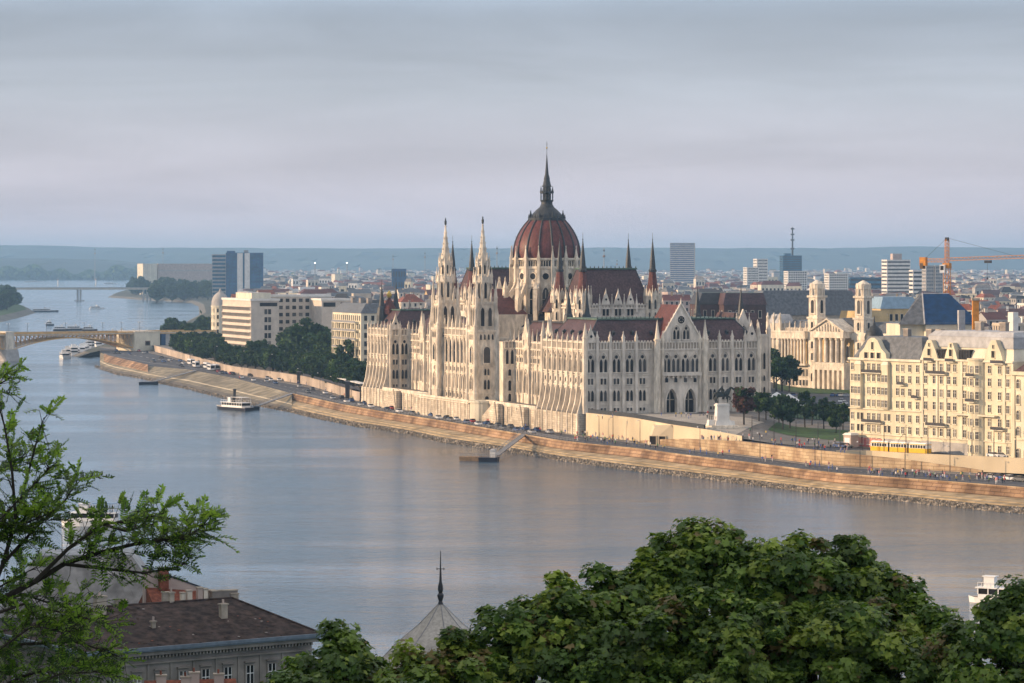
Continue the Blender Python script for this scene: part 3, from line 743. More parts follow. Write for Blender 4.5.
    b = MB(); b.lathe(vc, uc, [(2.5, 77.2), (2.7, 77.8), (1.7, 78), (1.7, 80.4), (2.8, 80.6), (2.8, 81.2), (1.9, 81.5), (1.5, 83), (2.0, 83.2), (1.6, 84), (1.15, 86), (1.25, 86.3), (.75, 88), (.45, 91.5), (.12, 96)], 12, 'lead')
    for k in range(8):
        t = 2*math.pi*k/8; x, y = vc+2.5*math.cos(t), uc+2.5*math.sin(t); b.box(x-.16, x+.16, y-.16, y+.16, 77.6, 80.8, 'lead'); b.pyr(x-.3, x+.3, y-.3, y+.3, 81, 83.6, 'lead')
    b.tube((vc, uc, 95.5), (vc, uc, 101), .09, 5, 'lead'); b.lathe(vc, uc, [(.05, 98), (.42, 98.5), (.05, 99)], 8, 'gold')
    b.tube((vc-.5, uc, 100), (vc+.5, uc, 100), .07, 4, 'lead')
    PT.part('lantern_spire', b, parent=dome)
    PT.done()
mat('roof_dome', (.14, .043, .038), .5, .35, 1.5, .04, var2=.35, scale2=.25, stretch=(1, 1, .5))
build_parliament()
# ---------------------------------------------------------------- water, ground and the stepped quays
b = MB(); b.face([(-7000, -400, 0), (7000, -400, 0), (7000, 19400, 0), (-7000, 19400, 0)], 'water')
tag(b.build('river'), kind='structure')

WX = [87, 96, 117, 142, 161, 189, 216, 250, 288, 308, 355, 386, 411, 442, 494, 530, 588, 639, 686, 742, 805, 840, 906, 981, 1024]
WY = [362, 368, 375, 379, 384, 390, 397, 405, 412, 417, 427, 431, 435.5, 443, 450, 456, 465, 472, 477, 484, 492, 496, 502, 510.5, 514]
CX = [100, 106, 147, 189, 236, 294, 339, 386, 442, 489, 525, 561, 592, 639, 686, 742, 805, 840, 887, 962, 1024]
CY = [352, 356, 366, 369.5, 378.5, 394, 404, 412.5, 421, 429, 435, 441, 444.5, 449, 455.5, 462, 470, 474, 477.5, 483, 488]
DX = [110, 150, 189, 230, 269, 305, 355, 386, 442, 505, 540, 588, 640, 686, 742, 805, 840, 906, 970, 1024]
DD = [2060, 1985, 1756, 1574, 1500, 1432, 1266, 1215, 1132, 1073, 1050, 1009, 972, 939, 910, 873, 860, 846, 832, 816]
HX = [588, 631, 670, 711, 742, 805, 850, 906, 978, 1024, 1100]
HD = [1008, 985, 958, 938, 925, 893, 893, 873, 853, 843, 820]
GX = [640, 664, 686, 742, 805, 830, 845, 906, 970, 985]
GD = [970, 955, 939, 910, 873, 863, 858, 846, 833, 829]
GZ = [5.03, 6.3, 7.35, 8.3, 8.3, 8.2, 8.0, 7.0, 5.4, 5.03]
EX = [830, 850, 870, 906, 978, 1024, 1100]
ED = [864, 864, 864, 853, 839, 830, 815]
def W3(px): return at(px, interp(WX, WY, px), 0)
def C3(px): return at(px, interp(CX, CY, px), 5)
def D3(px): return pd(px, interp(DX, DD, px), 5)
def lerp3(a, c, t, z): return (a[0]+(c[0]-a[0])*t, a[1]+(c[1]-a[1])*t, z)
PXS = [100+i*8 for i in range(130)]
PXL = [p for p in PXS if p <= 292]; PXR = [292]+[p for p in PXS if p > 292]
def strip(name, pxs, f0, f1, m, **k):
    b = MB(); b.loft([[f0(p) for p in pxs], [f1(p) for p in pxs]], m); return b.build(name, weld=True)
tag(strip('river_bed_slope', PXS, lambda p: lerp3(W3(p), C3(p), -.12, -1.5), lambda p: lerp3(W3(p), C3(p), .28, 1.25), 'rock2'), kind='structure')
b = MB(); b.loft([[lerp3(W3(p), C3(p), t, z) for p in PXR] for t, z in ((.24, 1.1), (.30, 1.1), (.30, 1.55), (.50, 1.75), (.50, 2.0), (.55, 2.0), (.87, 2.55))], 'quay_slab'); tag(b.build('quay_apron', weld=True), kind='structure')
b = MB(); b.loft([[lerp3(W3(p), C3(p), t, z) for p in PXL] for t, z in ((.28, 1.25), (.45, 1.9))], 'quay_green')
b.loft([[lerp3(W3(p), C3(p), t, z) for p in PXL] for t, z in ((.45, 1.9), (.5, 2.1))], 'quay_cream')
b.loft([[lerp3(W3(p), C3(p), t, z) for p in PXL] for t, z in ((.5, 2.1), (.97, 4.7), (1.0, 5.0))], 'quay_green')
tag(b.build('quay_slope', weld=True), kind='structure')
b = MB(); b.loft([[lerp3(W3(p), C3(p), t, z) for p in PXR] for t, z in ((.87, 2.6), (.96, 4.9))], 'quay_wall')
b.loft([[lerp3(W3(p), C3(p), t, z) for p in PXR] for t, z in ((.96, 4.9), (.95, 5.0), (.95, 5.25), (1.0, 5.25), (1.0, 4.9))], 'quay_wall_light')
tag(b.build('quay_wall', weld=True), 'long orange-brown stone quay wall directly above the riprap and the water', 'wall')
b = MB(); px = [104+i*4 for i in range(12)]
b.loft([[lerp3(W3(p), C3(p), .55, 2) for p in px], [lerp3(W3(p), C3(p), .9, 5.9) for p in px], [lerp3(W3(p), C3(p), 1.0, 5.9) for p in px], [lerp3(W3(p), C3(p), 1.0, 4.9) for p in px]], 'quay_wall')
tag(b.build('bastion_wall', weld=True), 'curved brick-coloured quay wall beside the bridge abutment', 'wall')
tag(strip('lower_road', PXS, lambda p: lerp3(C3(p), D3(p), 0, 4.98), lambda p: lerp3(C3(p), D3(p), 1.02, 5.0), 'asphalt'), kind='structure')
b = MB()
for p in range(110, 1100, 6):      # broken centre line, and the solid edge lines
    for (t, w_) in ((.5, .012),):
        a0, a1 = p, p+2.4
        b.face([lerp3(C3(a0), D3(a0), t-w_, 5.012), lerp3(C3(a1), D3(a1), t-w_, 5.012), lerp3(C3(a1), D3(a1), t+w_, 5.012), lerp3(C3(a0), D3(a0), t+w_, 5.012)], 'paving_light')
for t in (.2, .82):
    b.loft([[lerp3(C3(p), D3(p), t, 5.012) for p in PXS], [lerp3(C3(p), D3(p), t+.012, 5.012) for p in PXS]], 'paving_light')
tag(b.build('road_markings'), kind='structure')
b = MB()
b.loft([[lerp3(C3(p), D3(p), t, z) for p in PXS] for t, z in ((.84, 5.0), (.84, 5.14), (1.01, 5.14))], 'paving')
tag(b.build('pavement', weld=True), kind='structure')

# riprap: individual stones, far too many to count
b = MB(); R.seed(3)
for i in range(9500):
    p = 300+780*R.random()**.8 if R.random() < .75 else 95+230*R.random()
    t = R.random()**1.2*.25 if p > 292 else R.random()**1.5*.16
    x, y, _ = lerp3(W3(p), C3(p), t, 0); z = 1.25*t/.28-.1; s = R.uniform(.16, .48); a = R.random()*3
    ca, sa = math.cos(a)*s, math.sin(a)*s
    base = [(x-ca, y-sa, z-s*.5), (x+sa, y-ca, z-s*.5), (x+ca, y+sa, z-s*.5), (x-sa, y+ca, z-s*.5)]
    k = R.uniform(.4, .8); hh = z+s*R.uniform(.3, .9)
    b.hexa(base, [(x+(q[0]-x)*k+R.uniform(-.1, .1), y+(q[1]-y)*k, hh+R.uniform(-.15, .15)) for q in base], R.choice(['rock', 'rock', 'rock2', 'rock', 'stone_dark']))
tag(b.build('riprap'), kind='stuff')

# ground level
def ground_z(x, y):
    px = 512+F*x/max(y, 1)
    P = (1-sstep(745, 800, px))*sstep(470, 560, px)*sstep(900, 1005, y) + (1-sstep(470, 560, px))*(1-sstep(340, 385, 385+385-px) if False else sstep(352, 372, px))
    return 8.5+3.4*min(1, P)*(1-sstep(1500, 2000, y))
FRX = [110, 150, 189, 230, 269, 305, 350, 366, 386, 442, 505, 540, 588]
FRD = [2061, 1986, 1757, 1575, 1501, 1433, 1285, 1290, 1270, 1180, 1120, 1100, 1030]
def front(px):
    return interp(FRX, FRD, px) if px < 588 else interp(HX, HD, px)
b = MB(); gp = [150+i*9 for i in range(108)]
rows = []
for k in range(46):
    row = []
    for p in gp:
        f = front(p); D = f+(0, .5)[k > 0] if k < 2 else f*(1.011**(k-1)) if k < 34 else f*(1.011**33)*(1.16**(k-33))
        D = min(D, 19300); p = max(p, interp([2250, 2750], [150, 226], min(max(D, 2250), 2750))); x = (p-512)/F*D; row.append((x, D, ground_z(x, D)))
    rows.append(row)
b.loft(rows[:30], 'paving'); b.loft(rows[29:], 'cityground')
tag(b.build('city_ground', weld=True), kind='structure')
# far bank of the bend north of the bridge
poly = [(110, 2061, 4), (90, 2000, 3), (84, 2040, 3), (92, 2110, 3), (110, 2260, 3), (150, 2480, 3), (162, 2700, 3), (190, 3100, 3), (206, 3600, 3), (204, 4300, 3), (195, 4700, 3), (150, 5000, 3), (112, 5400, 3), (118, 6000, 3), (136, 7200, 3), (146, 10500, 3), (-40, 10700, 3), (-300, 11000, 3), (-300, 19300, 3), (1500, 19300, 3), (1500, 8000, 3), (400, 3000, 3), (260, 1800, 3), (170, 1860, 4)]
b = MB(); pts = [pd(*q) for q in poly]; b.face(pts, 'earth')
o = b.build('north_bank_ground'); bm = bmesh.new(); bm.from_mesh(o.data); bmesh.ops.triangulate(bm, faces=bm.faces); bm.to_mesh(o.data); bm.free(); tag(o, kind='structure')
b = MB(); q = pts[:14]
for a, c in zip(q, q[1:]):
    d = Vector((c[0]-a[0], c[1]-a[1], 0)).normalized(); n = Vector((-d.y, d.x, 0)); n = n if n.x < 0 else -n; s = 9
    b.face([(a[0], a[1], 3.01), (c[0], c[1], 3.01), (c[0]+n.x*s, c[1]+n.y*s, -.6), (a[0]+n.x*s, a[1]+n.y*s, -.6)], 'mud')
tag(b.build('north_bank_slope'), kind='structure')
# island at the far left
isl = [pd(-60, 3100), pd(4, 3190), pd(24, 3480), pd(37, 3760), pd(30, 4100), pd(10, 4600), pd(-60, 5200), pd(-200, 5000), pd(-200, 3400)]
b = MB(); cx_ = sum(p[0] for p in isl)/9; cy_ = sum(p[1] for p in isl)/9
inner = [(cx_+(p[0]-cx_)*.9, cy_+(p[1]-cy_)*.94, 4.0) for p in isl]
for i in range(9):
    j = (i+1) % 9; b.face([(isl[i][0], isl[i][1], -.5), (isl[j][0], isl[j][1], -.5), inner[j], inner[i]], 'mud')
b.face(inner, 'grass')
tag(b.build('island_ground'), kind='structure')

# hills on the horizon
def hills(name, y0, y1, zf, m, x0=-5000, x1=5000, nx=160, ny=8):
    b = MB(); rows = []
    for j in range(ny+1):
        t = j/ny; prof = math.sin(t*math.pi*.62)
        rows.append([(x0+(x1-x0)*i/nx, y0+(y1-y0)*t, 2+zf(x0+(x1-x0)*i/nx)*prof+(6*noise.noise((i*.3, j*.7, 3.1)) if j else 0)) for i in range(nx+1)])
    b.loft(rows, m); return tag(b.build(name, weld=True, smooth=True), kind='structure')
def zf1(x):
    px = 512+F*x/17800
    return 142+14*(1-sstep(30, 110, px))+8*noise.noise((x*.0006, 2, 1))+6*sstep(820, 900, px)*(1-sstep(960, 1100, px))+3*noise.noise((x*.002, 5, 1))
hills('far_hills', 14500, 19000, zf1, 'hillgreen')
hills('low_ridge', 11300, 13500, lambda x: 62*(1-sstep(-2000, -900, x))+14+7*noise.noise((x*.002, 9, 2)), 'hillgreen', -4500, 4000)

# Buda side: the slope below the camera and the castle hill at the left
b = MB(); rows = []
for j in range(40):
    y = -260+ j*17.6; row = []
    for i in range(50):
        x = -320+i*13
        yy = max(0, y+abs(x)*.05)
        z = interp([0, 30, 70, 150, 260, 330, 400, 428], [49, 47, 40, 24, 11, 6, 4.5, 4], min(yy, 428))
        hw = (1-sstep(-230, -95-.02*yy, x))*(1-sstep(350, 427, y)); z = z*(1-hw)+132*hw  # hill out of view, its crest raised to shade the foreground
        if y < 5: z = max(z, 49+min(14, -y*.1)) if x < 200 else z
        z += 1.5*noise.noise((x*.03, y*.03, 1)) if z < 100 else 0
        row.append((x, y, z))
    rows.append(row)
rows.append([(p[0], p[1]+2, -2) for p in rows[-1]])
b.loft(rows, 'grass'); tag(b.build('castle_hill', weld=True, smooth=True), kind='structure')

# upper embankment walls
def wall_line(name, label, pxs, fd, z0f, z1f, m, thick=.6, cat='wall'):
    b = MB()
    A = [pd(p, fd(p)) for p in pxs]
    front_ = [(p[0], p[1], z0f(q)) for p, q in zip(A, pxs)]; top = [(p[0], p[1], z1f(q)) for p, q in zip(A, pxs)]
    topb = [(p[0]+thick*.7, p[1]+thick, z1f(q)) for p, q in zip(A, pxs)]; back = [(p[0]+thick*.7, p[1]+thick, z0f(q)) for p, q in zip(A, pxs)]
    b.loft([front_, top, topb, back], m)
    return tag(b.build(name, weld=True), label, cat)
wall_line('embankment_wall', 'pinkish cream retaining wall below the line of dark trees', [154+i*8 for i in range(26)]+[360], lambda p: interp(DX, DD, p)-.5, lambda p: 4.9, lambda p: 8.9, 'embank_stone')
wall_line('terrace_wall', 'smooth cream terrace wall curving down below the shaded facade and the statue', [586+i*6 for i in range(27)], lambda p: interp(HX, HD, p), lambda p: 4.9, lambda p: interp([586, 631, 670, 711, 742], [12.0, 11.7, 10.9, 10.2, 9.1], p)+.6, 'quay_cream')
wall_line('ramp_wall', 'stained ochre retaining wall along the rising tram road above the lower quay', [640+i*6 for i in range(58)], lambda p: interp(GX, GD, p), lambda p: 4.9, lambda p: interp(GX, GZ, p)+.75, 'quay_wall_light')
wall_line('tram_road_wall', 'cream retaining wall between the ramp and the tram road', [836+i*6 for i in range(44)], lambda p: interp(EX, ED, p), lambda p: 4.9, lambda p: 9.1, 'quay_cream')
b = MB(); q = [640+i*6 for i in range(32)]+[830]
b.loft([[pd(p, interp(GX, GD, p)+.4, interp(GX, GZ, p)) for p in q], [pd(p, interp(HX, HD, p)+.3, interp(GX, GZ, p)) for p in q]], 'asphalt')
q = [830+i*6 for i in range(45)]
b.loft([[pd(p, interp(EX, ED, p)+.4, 8.3) for p in q], [pd(p, interp(HX, HD, p)+.6, 8.3) for p in q]], 'asphalt')
q = [830+i*6 for i in range(26)]
b.loft([[pd(p, interp(GX, GD, p)+.4, interp(GX, GZ, p)) for p in q], [pd(p, max(interp(EX, ED, p), interp(GX, GD, p)+1), interp(GX, GZ, p)) for p in q]], 'asphalt')
tag(b.build('upper_road', weld=True), kind='structure')
b = MB()
for off in (3.2, 4.7, 7, 8.5):
    q = [742+i*8 for i in range(44)]
    b.loft([[pd(p, (interp(GX, GD, p) if p < 832 else interp(EX, ED, p))+off+e, 8.34) for p in q] for e in (0, .25)], 'metal_dark')
tag(b.build('tram_tracks'), kind='structure')

# gate block in the terrace wall and the steps beside it
t = Thing('gatehouse', 'low cream gatehouse with dark doorway at the foot of the terrace wall', 'gatehouse')
b = MB(); x, y, _ = pd(657, 964)
b.hexa([(x-3, y-5, 5), (x+9, y-9, 5), (x+9, y+4, 5), (x-3, y+6, 5)], [(x-1, y-5, 10.6), (x+4, y-7.5, 11.4), (x+4, y+4, 11.4), (x-1, y+6, 10.8)], 'quay_cream')
t.part('wall', b)
b = MB(); d = Vector((12, -4, 0)).normalized(); b.fr = (x-3, y-5.05, d.x, d.y, d.y, -d.x)
win(b, 1.6, 5.2, 7.8, 2, 'rect', 'quay_cream', .2, .3, 'interior'); win(b, 4.6, 5.2, 7.8, 2, 'rect', 'quay_cream', .2, .3, 'interior'); t.part('doorway', b); t.done()

# lawns and the car park east of the parliament, 10 cm above the paving
def patch(name, pts, m, dz=.10, kind='structure', n=14):
    (a, b_, c, d) = [Vector(p) for p in pts]; mb = MB(); rows = []
    for j in range(n+1):
        rw = []
        for i in range(n+1):
            u = i/n; v = j/n; p = a.lerp(b_, u).lerp(d.lerp(c, u), v); rw.append((p.x, p.y, ground_z(p.x, p.y)+dz))
        rows.append(rw)
    mb.loft(rows, m); return tag(mb.build(name, weld=True), kind=kind)
patch('lawn', [pd(768, 958), pd(850, 915), pd(853, 975), pd(778, 1005)], 'grass', .12)
patch('far_lawn', [pd(774, 1060), pd(850, 1030), pd(852, 1100), pd(776, 1130)], 'grass', .12)
patch('museum_lawn', [pd(773, 1265), pd(850, 1240), pd(850, 1285), pd(773, 1320)], 'grass', .12)
patch('car_park', [pd(772, 1140), pd(852, 1108), pd(852, 1230), pd(772, 1255)], 'asphalt', .08)
patch('parliament_square', [pd(590, 1011), pd(735, 935), pd(765, 985), pd(660, 1030)], 'paving_light', .06)

# ---------------------------------------------------------------- generic buildings
def grid_windows(T, fr, cols, rows, w, h, kind='rect', fm='white', size=5, t=.12, o=.15, sash=False, skip=()):
    for i, s in enumerate(cols):
        for j, z in enumerate(rows):
            if (i, j) in skip: continue
            T.rep('window', 'windows', size, fr, lambda mb, s=s, z=z: win(mb, s, z, z+h, w, kind, fm, t, o, 'glass', sash))
def lin(a, b_, n): return [a+(b_-a)*(i+.5)/n for i in range(n)]

# cream apartment houses on the embankment ------------------------------------
A0 = pd(850, 897); dS = Vector((.565, -.825, 0)).normalized()
rzA = math.atan2(dS.y, dS.x)        # local x runs along the facade, local -y faces the river
def aparts():
    FR = (0, 0, 1, 0, 0, -1)
    # left house with the round gable
    T = Thing('apartment_house', 'cream seven storey house with rounded gable and dark slate roof left of the mansard house', 'apartment building', (A0[0], A0[1], 8.3), rzA)
    b = MB(); b.box(0, 31, 0, 20, -.5, 29.2, 'cream'); T.part('wall', b)
    m = MB(FR)
    m.prism([(4.5, 29.2), (16.5, 29.2), (16.1, 31), (14.2, 32.6), (12.6, 35.2), (11.2, 36), (9.8, 36), (8.4, 35.2), (6.8, 32.6), (4.9, 31)], -1.2, .5, 'cream', True)
    m.fr = (0, -.5, 1, 0, 0, -1)
    for s in (7.8, 10.5, 13.2): win(m, s, 29.0, 31.2, 1.5, 'rect', 'cream', .12, .2, 'glass')
    win(m, 10.5, 32.2, 34.6, .9, 'rect', 'cream', .1, .2); T.part('gable', m)
    b = MB(); b.taper(.6, 30.6, .6, 19, 29.2, 36.4, 3.5, 'roof_grey', 'roof_grey', 3); T.part('roof', b)
    b = MB(FR)
    for h in (29.0, 12.6, 4.5): b.box(-.1, 31, 0, .5, h, h+.35, 'cream_pale')
    b.box(-.2, 31.1, 0, .7, 28.6, 29.3, 'cream_pale')
    for s in (4.6, 16.4): b.box(s-1.3, s+1.3, 0, 1.1, 12.9, 27.2, 'cream'); b.taper(s-1.5, s+1.5, 0, 1.3, 27.2, 28.4, .5, 'cream_pale')
    T.part('cornice', b)
    rows = [1.2, 5.4, 9.2, 13.6, 17.7, 21.8, 25.4]
    for s in (1.2, 10.5-2.2, 10.5, 10.5+2.2, 20.8, 23, 26, 29.3):
        grid_windows(T, FR, [s], rows, 1.15, 2.2, 'rect', 'cream_pale', 10, .14, .16, 'white')
    for s in (4.6, 16.4): grid_windows(T, (0, -1.1, 1, 0, 0, -1), [s-.75, s+.75], rows[3:6], 1.0, 2.2, 'rect', 'cream_pale', 10, .12, .14, 'white'); grid_windows(T, FR, [s-.8, s+.8], rows[:3], 1.05, 2.2, 'rect', 'cream_pale', 9)
    for (s, h, w_) in ((10.5, 24.4, 8.5), (10.5, 8.2, 8.5), (23, 20.9, 3), (29, 16.8, 2.6)):
        T.rep('balcony', 'balconies', 10, FR, lambda mb, s=s, h=h, w_=w_: (mb.box(s-w_/2, s+w_/2, 0, 1.2, h, h+.25, 'cream_pale'), mb.box(s-w_/2, s+w_/2, 1.12, 1.2, h+.3, h+1.2, 'metal_dark'), mb.box(s-w_/2, s-w_/2+.08, 0, 1.2, h+.3, h+1.2, 'metal_dark')))
    fs = (0, 20, 0, -1, -1, 0); grid_windows(T, fs, lin(1, 19, 5), rows, 1.1, 2.1, 'rect', 'cream_pale', 3)
    for s in (14, 24, 28): T.rep('chimney', 'chimneys', 4, None, lambda mb, s=s: (mb.box(s-1, s+1, 9, 10.4, 34, 38.6, 'taupe'), mb.box(s-1.15, s+1.15, 8.9, 10.5, 38.6, 39, 'stone_dark')))
    T.done()
    b = MB(); b.lathe(3.2, 6.5, [(2.7, 29), (2.7, 34), (3.0, 34), (3.0, 34.6)], 12, 'cream'); o = b.build('corner_turret', T.root)
    b = MB(); b.lathe(3.2, 6.5, [(2.8, 34.6), (2.9, 36), (2.3, 38), (1.2, 39.4), (.5, 39.9), (.3, 41), (.06, 43)], 12, 'lead'); b.build('turret_dome', o, smooth=True)
    b = MB()
    for k in range(8):
        t = k*math.pi/4; b.fr = (3.2+2.62*math.cos(t), 6.5+2.62*math.sin(t), -math.sin(t), math.cos(t), math.cos(t), math.sin(t)); win(b, 0, 30.4, 33, 1, 'round', 'cream', .14, .18)
    b.fr = None; b.build('turret_windows', o)
    T.root.scale = (1, 1, .885)
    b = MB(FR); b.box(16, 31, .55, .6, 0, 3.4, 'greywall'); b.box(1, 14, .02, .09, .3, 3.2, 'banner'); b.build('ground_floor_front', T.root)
    # right house with the pale mansard
    T = Thing('mansard_house', 'broad cream house with pale grey mansard, rounded bay and stepped balconies', 'apartment building', (A0[0]+dS.x*31.1, A0[1]+dS.y*31.1, 8.3), rzA)
    b = MB(); b.box(0, 37, 0, 22, -.5, 29.4, 'cream'); T.part('wall', b)
    b = MB(); b.taper(.3, 36.7, .3, 21, 29.4, 33.2, 1.3, 'cream_pale', 'cream_pale', 1.3); b.box(1.3, 35.7, 1.2, 20, 33.2, 36.6, 'roof_light'); b.taper(1.2, 35.8, 1.1, 20.2, 36.6, 38.2, 1.5, 'roof_light'); T.part('roof', b)
    b = MB(FR)
    def gab(s, w_, h0, h1): b.prism([(s-w_/2, h0), (s+w_/2, h0), (s+w_*.36, h0+(h1-h0)*.45), (s+w_*.12, h1), (s-w_*.12, h1), (s-w_*.36, h0+(h1-h0)*.45)], -2.2, .45, 'cream', True)
    gab(3.5, 7.4, 29.0, 35.2); gab(12.4, 5.6, 29.0, 34.6); gab(29.5, 8, 29.0, 35.8)
    b.fr = (0, -.45, 1, 0, 0, -1)
    for s in (3.5, 12.4, 29.5): win(b, s, 30.4, 32.5, 1.2, 'rect', 'cream', .1, .2); win(b, s, 33.2, 34.3, .5, 'rect', 'cream', .1, .2)
    T.part('gable', b)
    b = MB(FR)
    for s, w_ in ((8.1, 3.6), (17.4, 4.2)):
        b.box(s-w_/2, s+w_/2, -1.2, -.1, 29.4, 32.3, 'glass'); b.box(s-w_/2-.2, s+w_/2+.2, -1.3, .25, 32.3, 32.6, 'lead')
        for i in range(5): b.box(s-w_/2+w_*i/4-.05, s-w_/2+w_*i/4+.05, -.1, .02, 29.4, 32.3, 'lead')
    T.part('attic_glazing', b)
    b = MB()
    b.lathe(22.5, 1.6, [(3.6, -.5), (3.6, 29.4), (3.9, 29.4), (3.9, 30)], 20, 'cream'); T.part('round_bay', b, smooth=False)
    for k in (-2, -1, 0, 1, 2):
        t = -math.pi/2+k*.5; fr = (22.5+3.57*math.cos(t), 1.6+3.57*math.sin(t), -math.sin(t), math.cos(t), math.cos(t), math.sin(t))
        if abs(k) != 2: grid_windows(T, fr, [0], [1.2, 5.3, 9.4, 13.5, 17.6, 21.7, 25.6], .95, 2.2, 'round' if k == 0 else 'rect', 'cream_pale', 11, .12, .15, 'white')
    b = MB(FR)
    b.box(-.1, 37.2, 0, .6, 28.9, 29.5, 'cream_pale'); b.box(0, 37, 0, .4, 4.6, 4.9, 'cream_pale')
    b.box(14, 31, 0, 1.5, 12.3, 12.8, 'cream_pale')
    for s in (0.3, 6.4, 10, 16.5, 33.6, 36.8): b.box(s-.35, s+.35, 0, .3, 4.9, 28.9, 'cream_pale')
    T.part('cornice', b)
    rows = [1.2, 5.4, 9.4, 13.6, 17.6, 21.7, 25.6]
    grid_windows(T, FR, [1.6, 5.2, 8.1, 11.2, 13.6, 17.6, 27.6, 31.6, 34.9], rows, 1.2, 2.3, 'rect', 'cream_pale', 10, .14, .16, 'white')
    for (s, h, w_) in ((6.6, 8.3, 8), (6.6, 24.5, 8), (22.5, 16.5, 3.6), (22.5, 24.3, 3.2), (31.5, 8.2, 5), (31.5, 28.5, 5), (12.4, 28.5, 3.4), (3.5, 28.5, 3.4)):
        T.rep('balcony', 'balconies', 10, FR, lambda mb, s=s, h=h, w_=w_: (mb.box(s-w_/2, s+w_/2, 0, 2.9 if s == 22.5 else 1.2, h, h+.25, 'cream_pale'), mb.box(s-w_/2, s+w_/2, 2.8 if s == 22.5 else 1.12, 2.9 if s == 22.5 else 1.2, h+.3, h+1.2, 'metal_dark')))
    for s in (10, 20, 30): T.rep('chimney', 'chimneys', 4, None, lambda mb, s=s: (mb.box(s-1.2, s+1.2, 12, 13.4, 37, 40.6, 'taupe'), mb.box(s-1.3, s+1.3, 11.9, 13.5, 40.6, 41, 'stone_dark')))
    T.rep('chimney', 'chimneys', 4, None, lambda mb: (mb.box(17, 19, 17, 19, 37, 44, 'white'),))
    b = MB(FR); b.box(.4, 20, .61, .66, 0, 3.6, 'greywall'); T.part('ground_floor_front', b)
    T.done(); T.root.scale = (1, 1, .9)
    # third house, cut by the frame
    p = A0[0]+dS.x*68.6, A0[1]+dS.y*68.6
    T = Thing('corner_house', 'lower cream house with heavy cornice at the right edge beside the mansard house', 'apartment building', (p[0]-1, p[1]-3, 8.3), rzA)
    b = MB(); b.box(0, 26, 0, 20, -.5, 23.6, 'cream_pale'); T.part('wall', b)
    b = MB(FR); b.box(-.3, 26.3, 0, .9, 23, 24, 'cream'); b.box(0, 26, 0, .35, 5.4, 5.8, 'cream'); b.box(-.12, .9, 0, .3, 0, 23, 'cream'); T.part('cornice', b)
    b = MB(); b.taper(.2, 25.8, .2, 19.6, 24, 28, 4, 'roof_brown'); T.part('roof', b)
    grid_windows(T, FR, lin(.6, 25, 8), [.6, 6.6, 10.9, 15.2, 19.4], 1.3, 2.5, 'round', 'cream', 10, .2, .2, 'white'); grid_windows(T, (0, 20, 0, -1, -1, 0), lin(1, 19, 6), [.6, 6.6, 10.9, 15.2, 19.4], 1.2, 2.3, 'rect', 'cream', 6)
    T.done()
aparts()

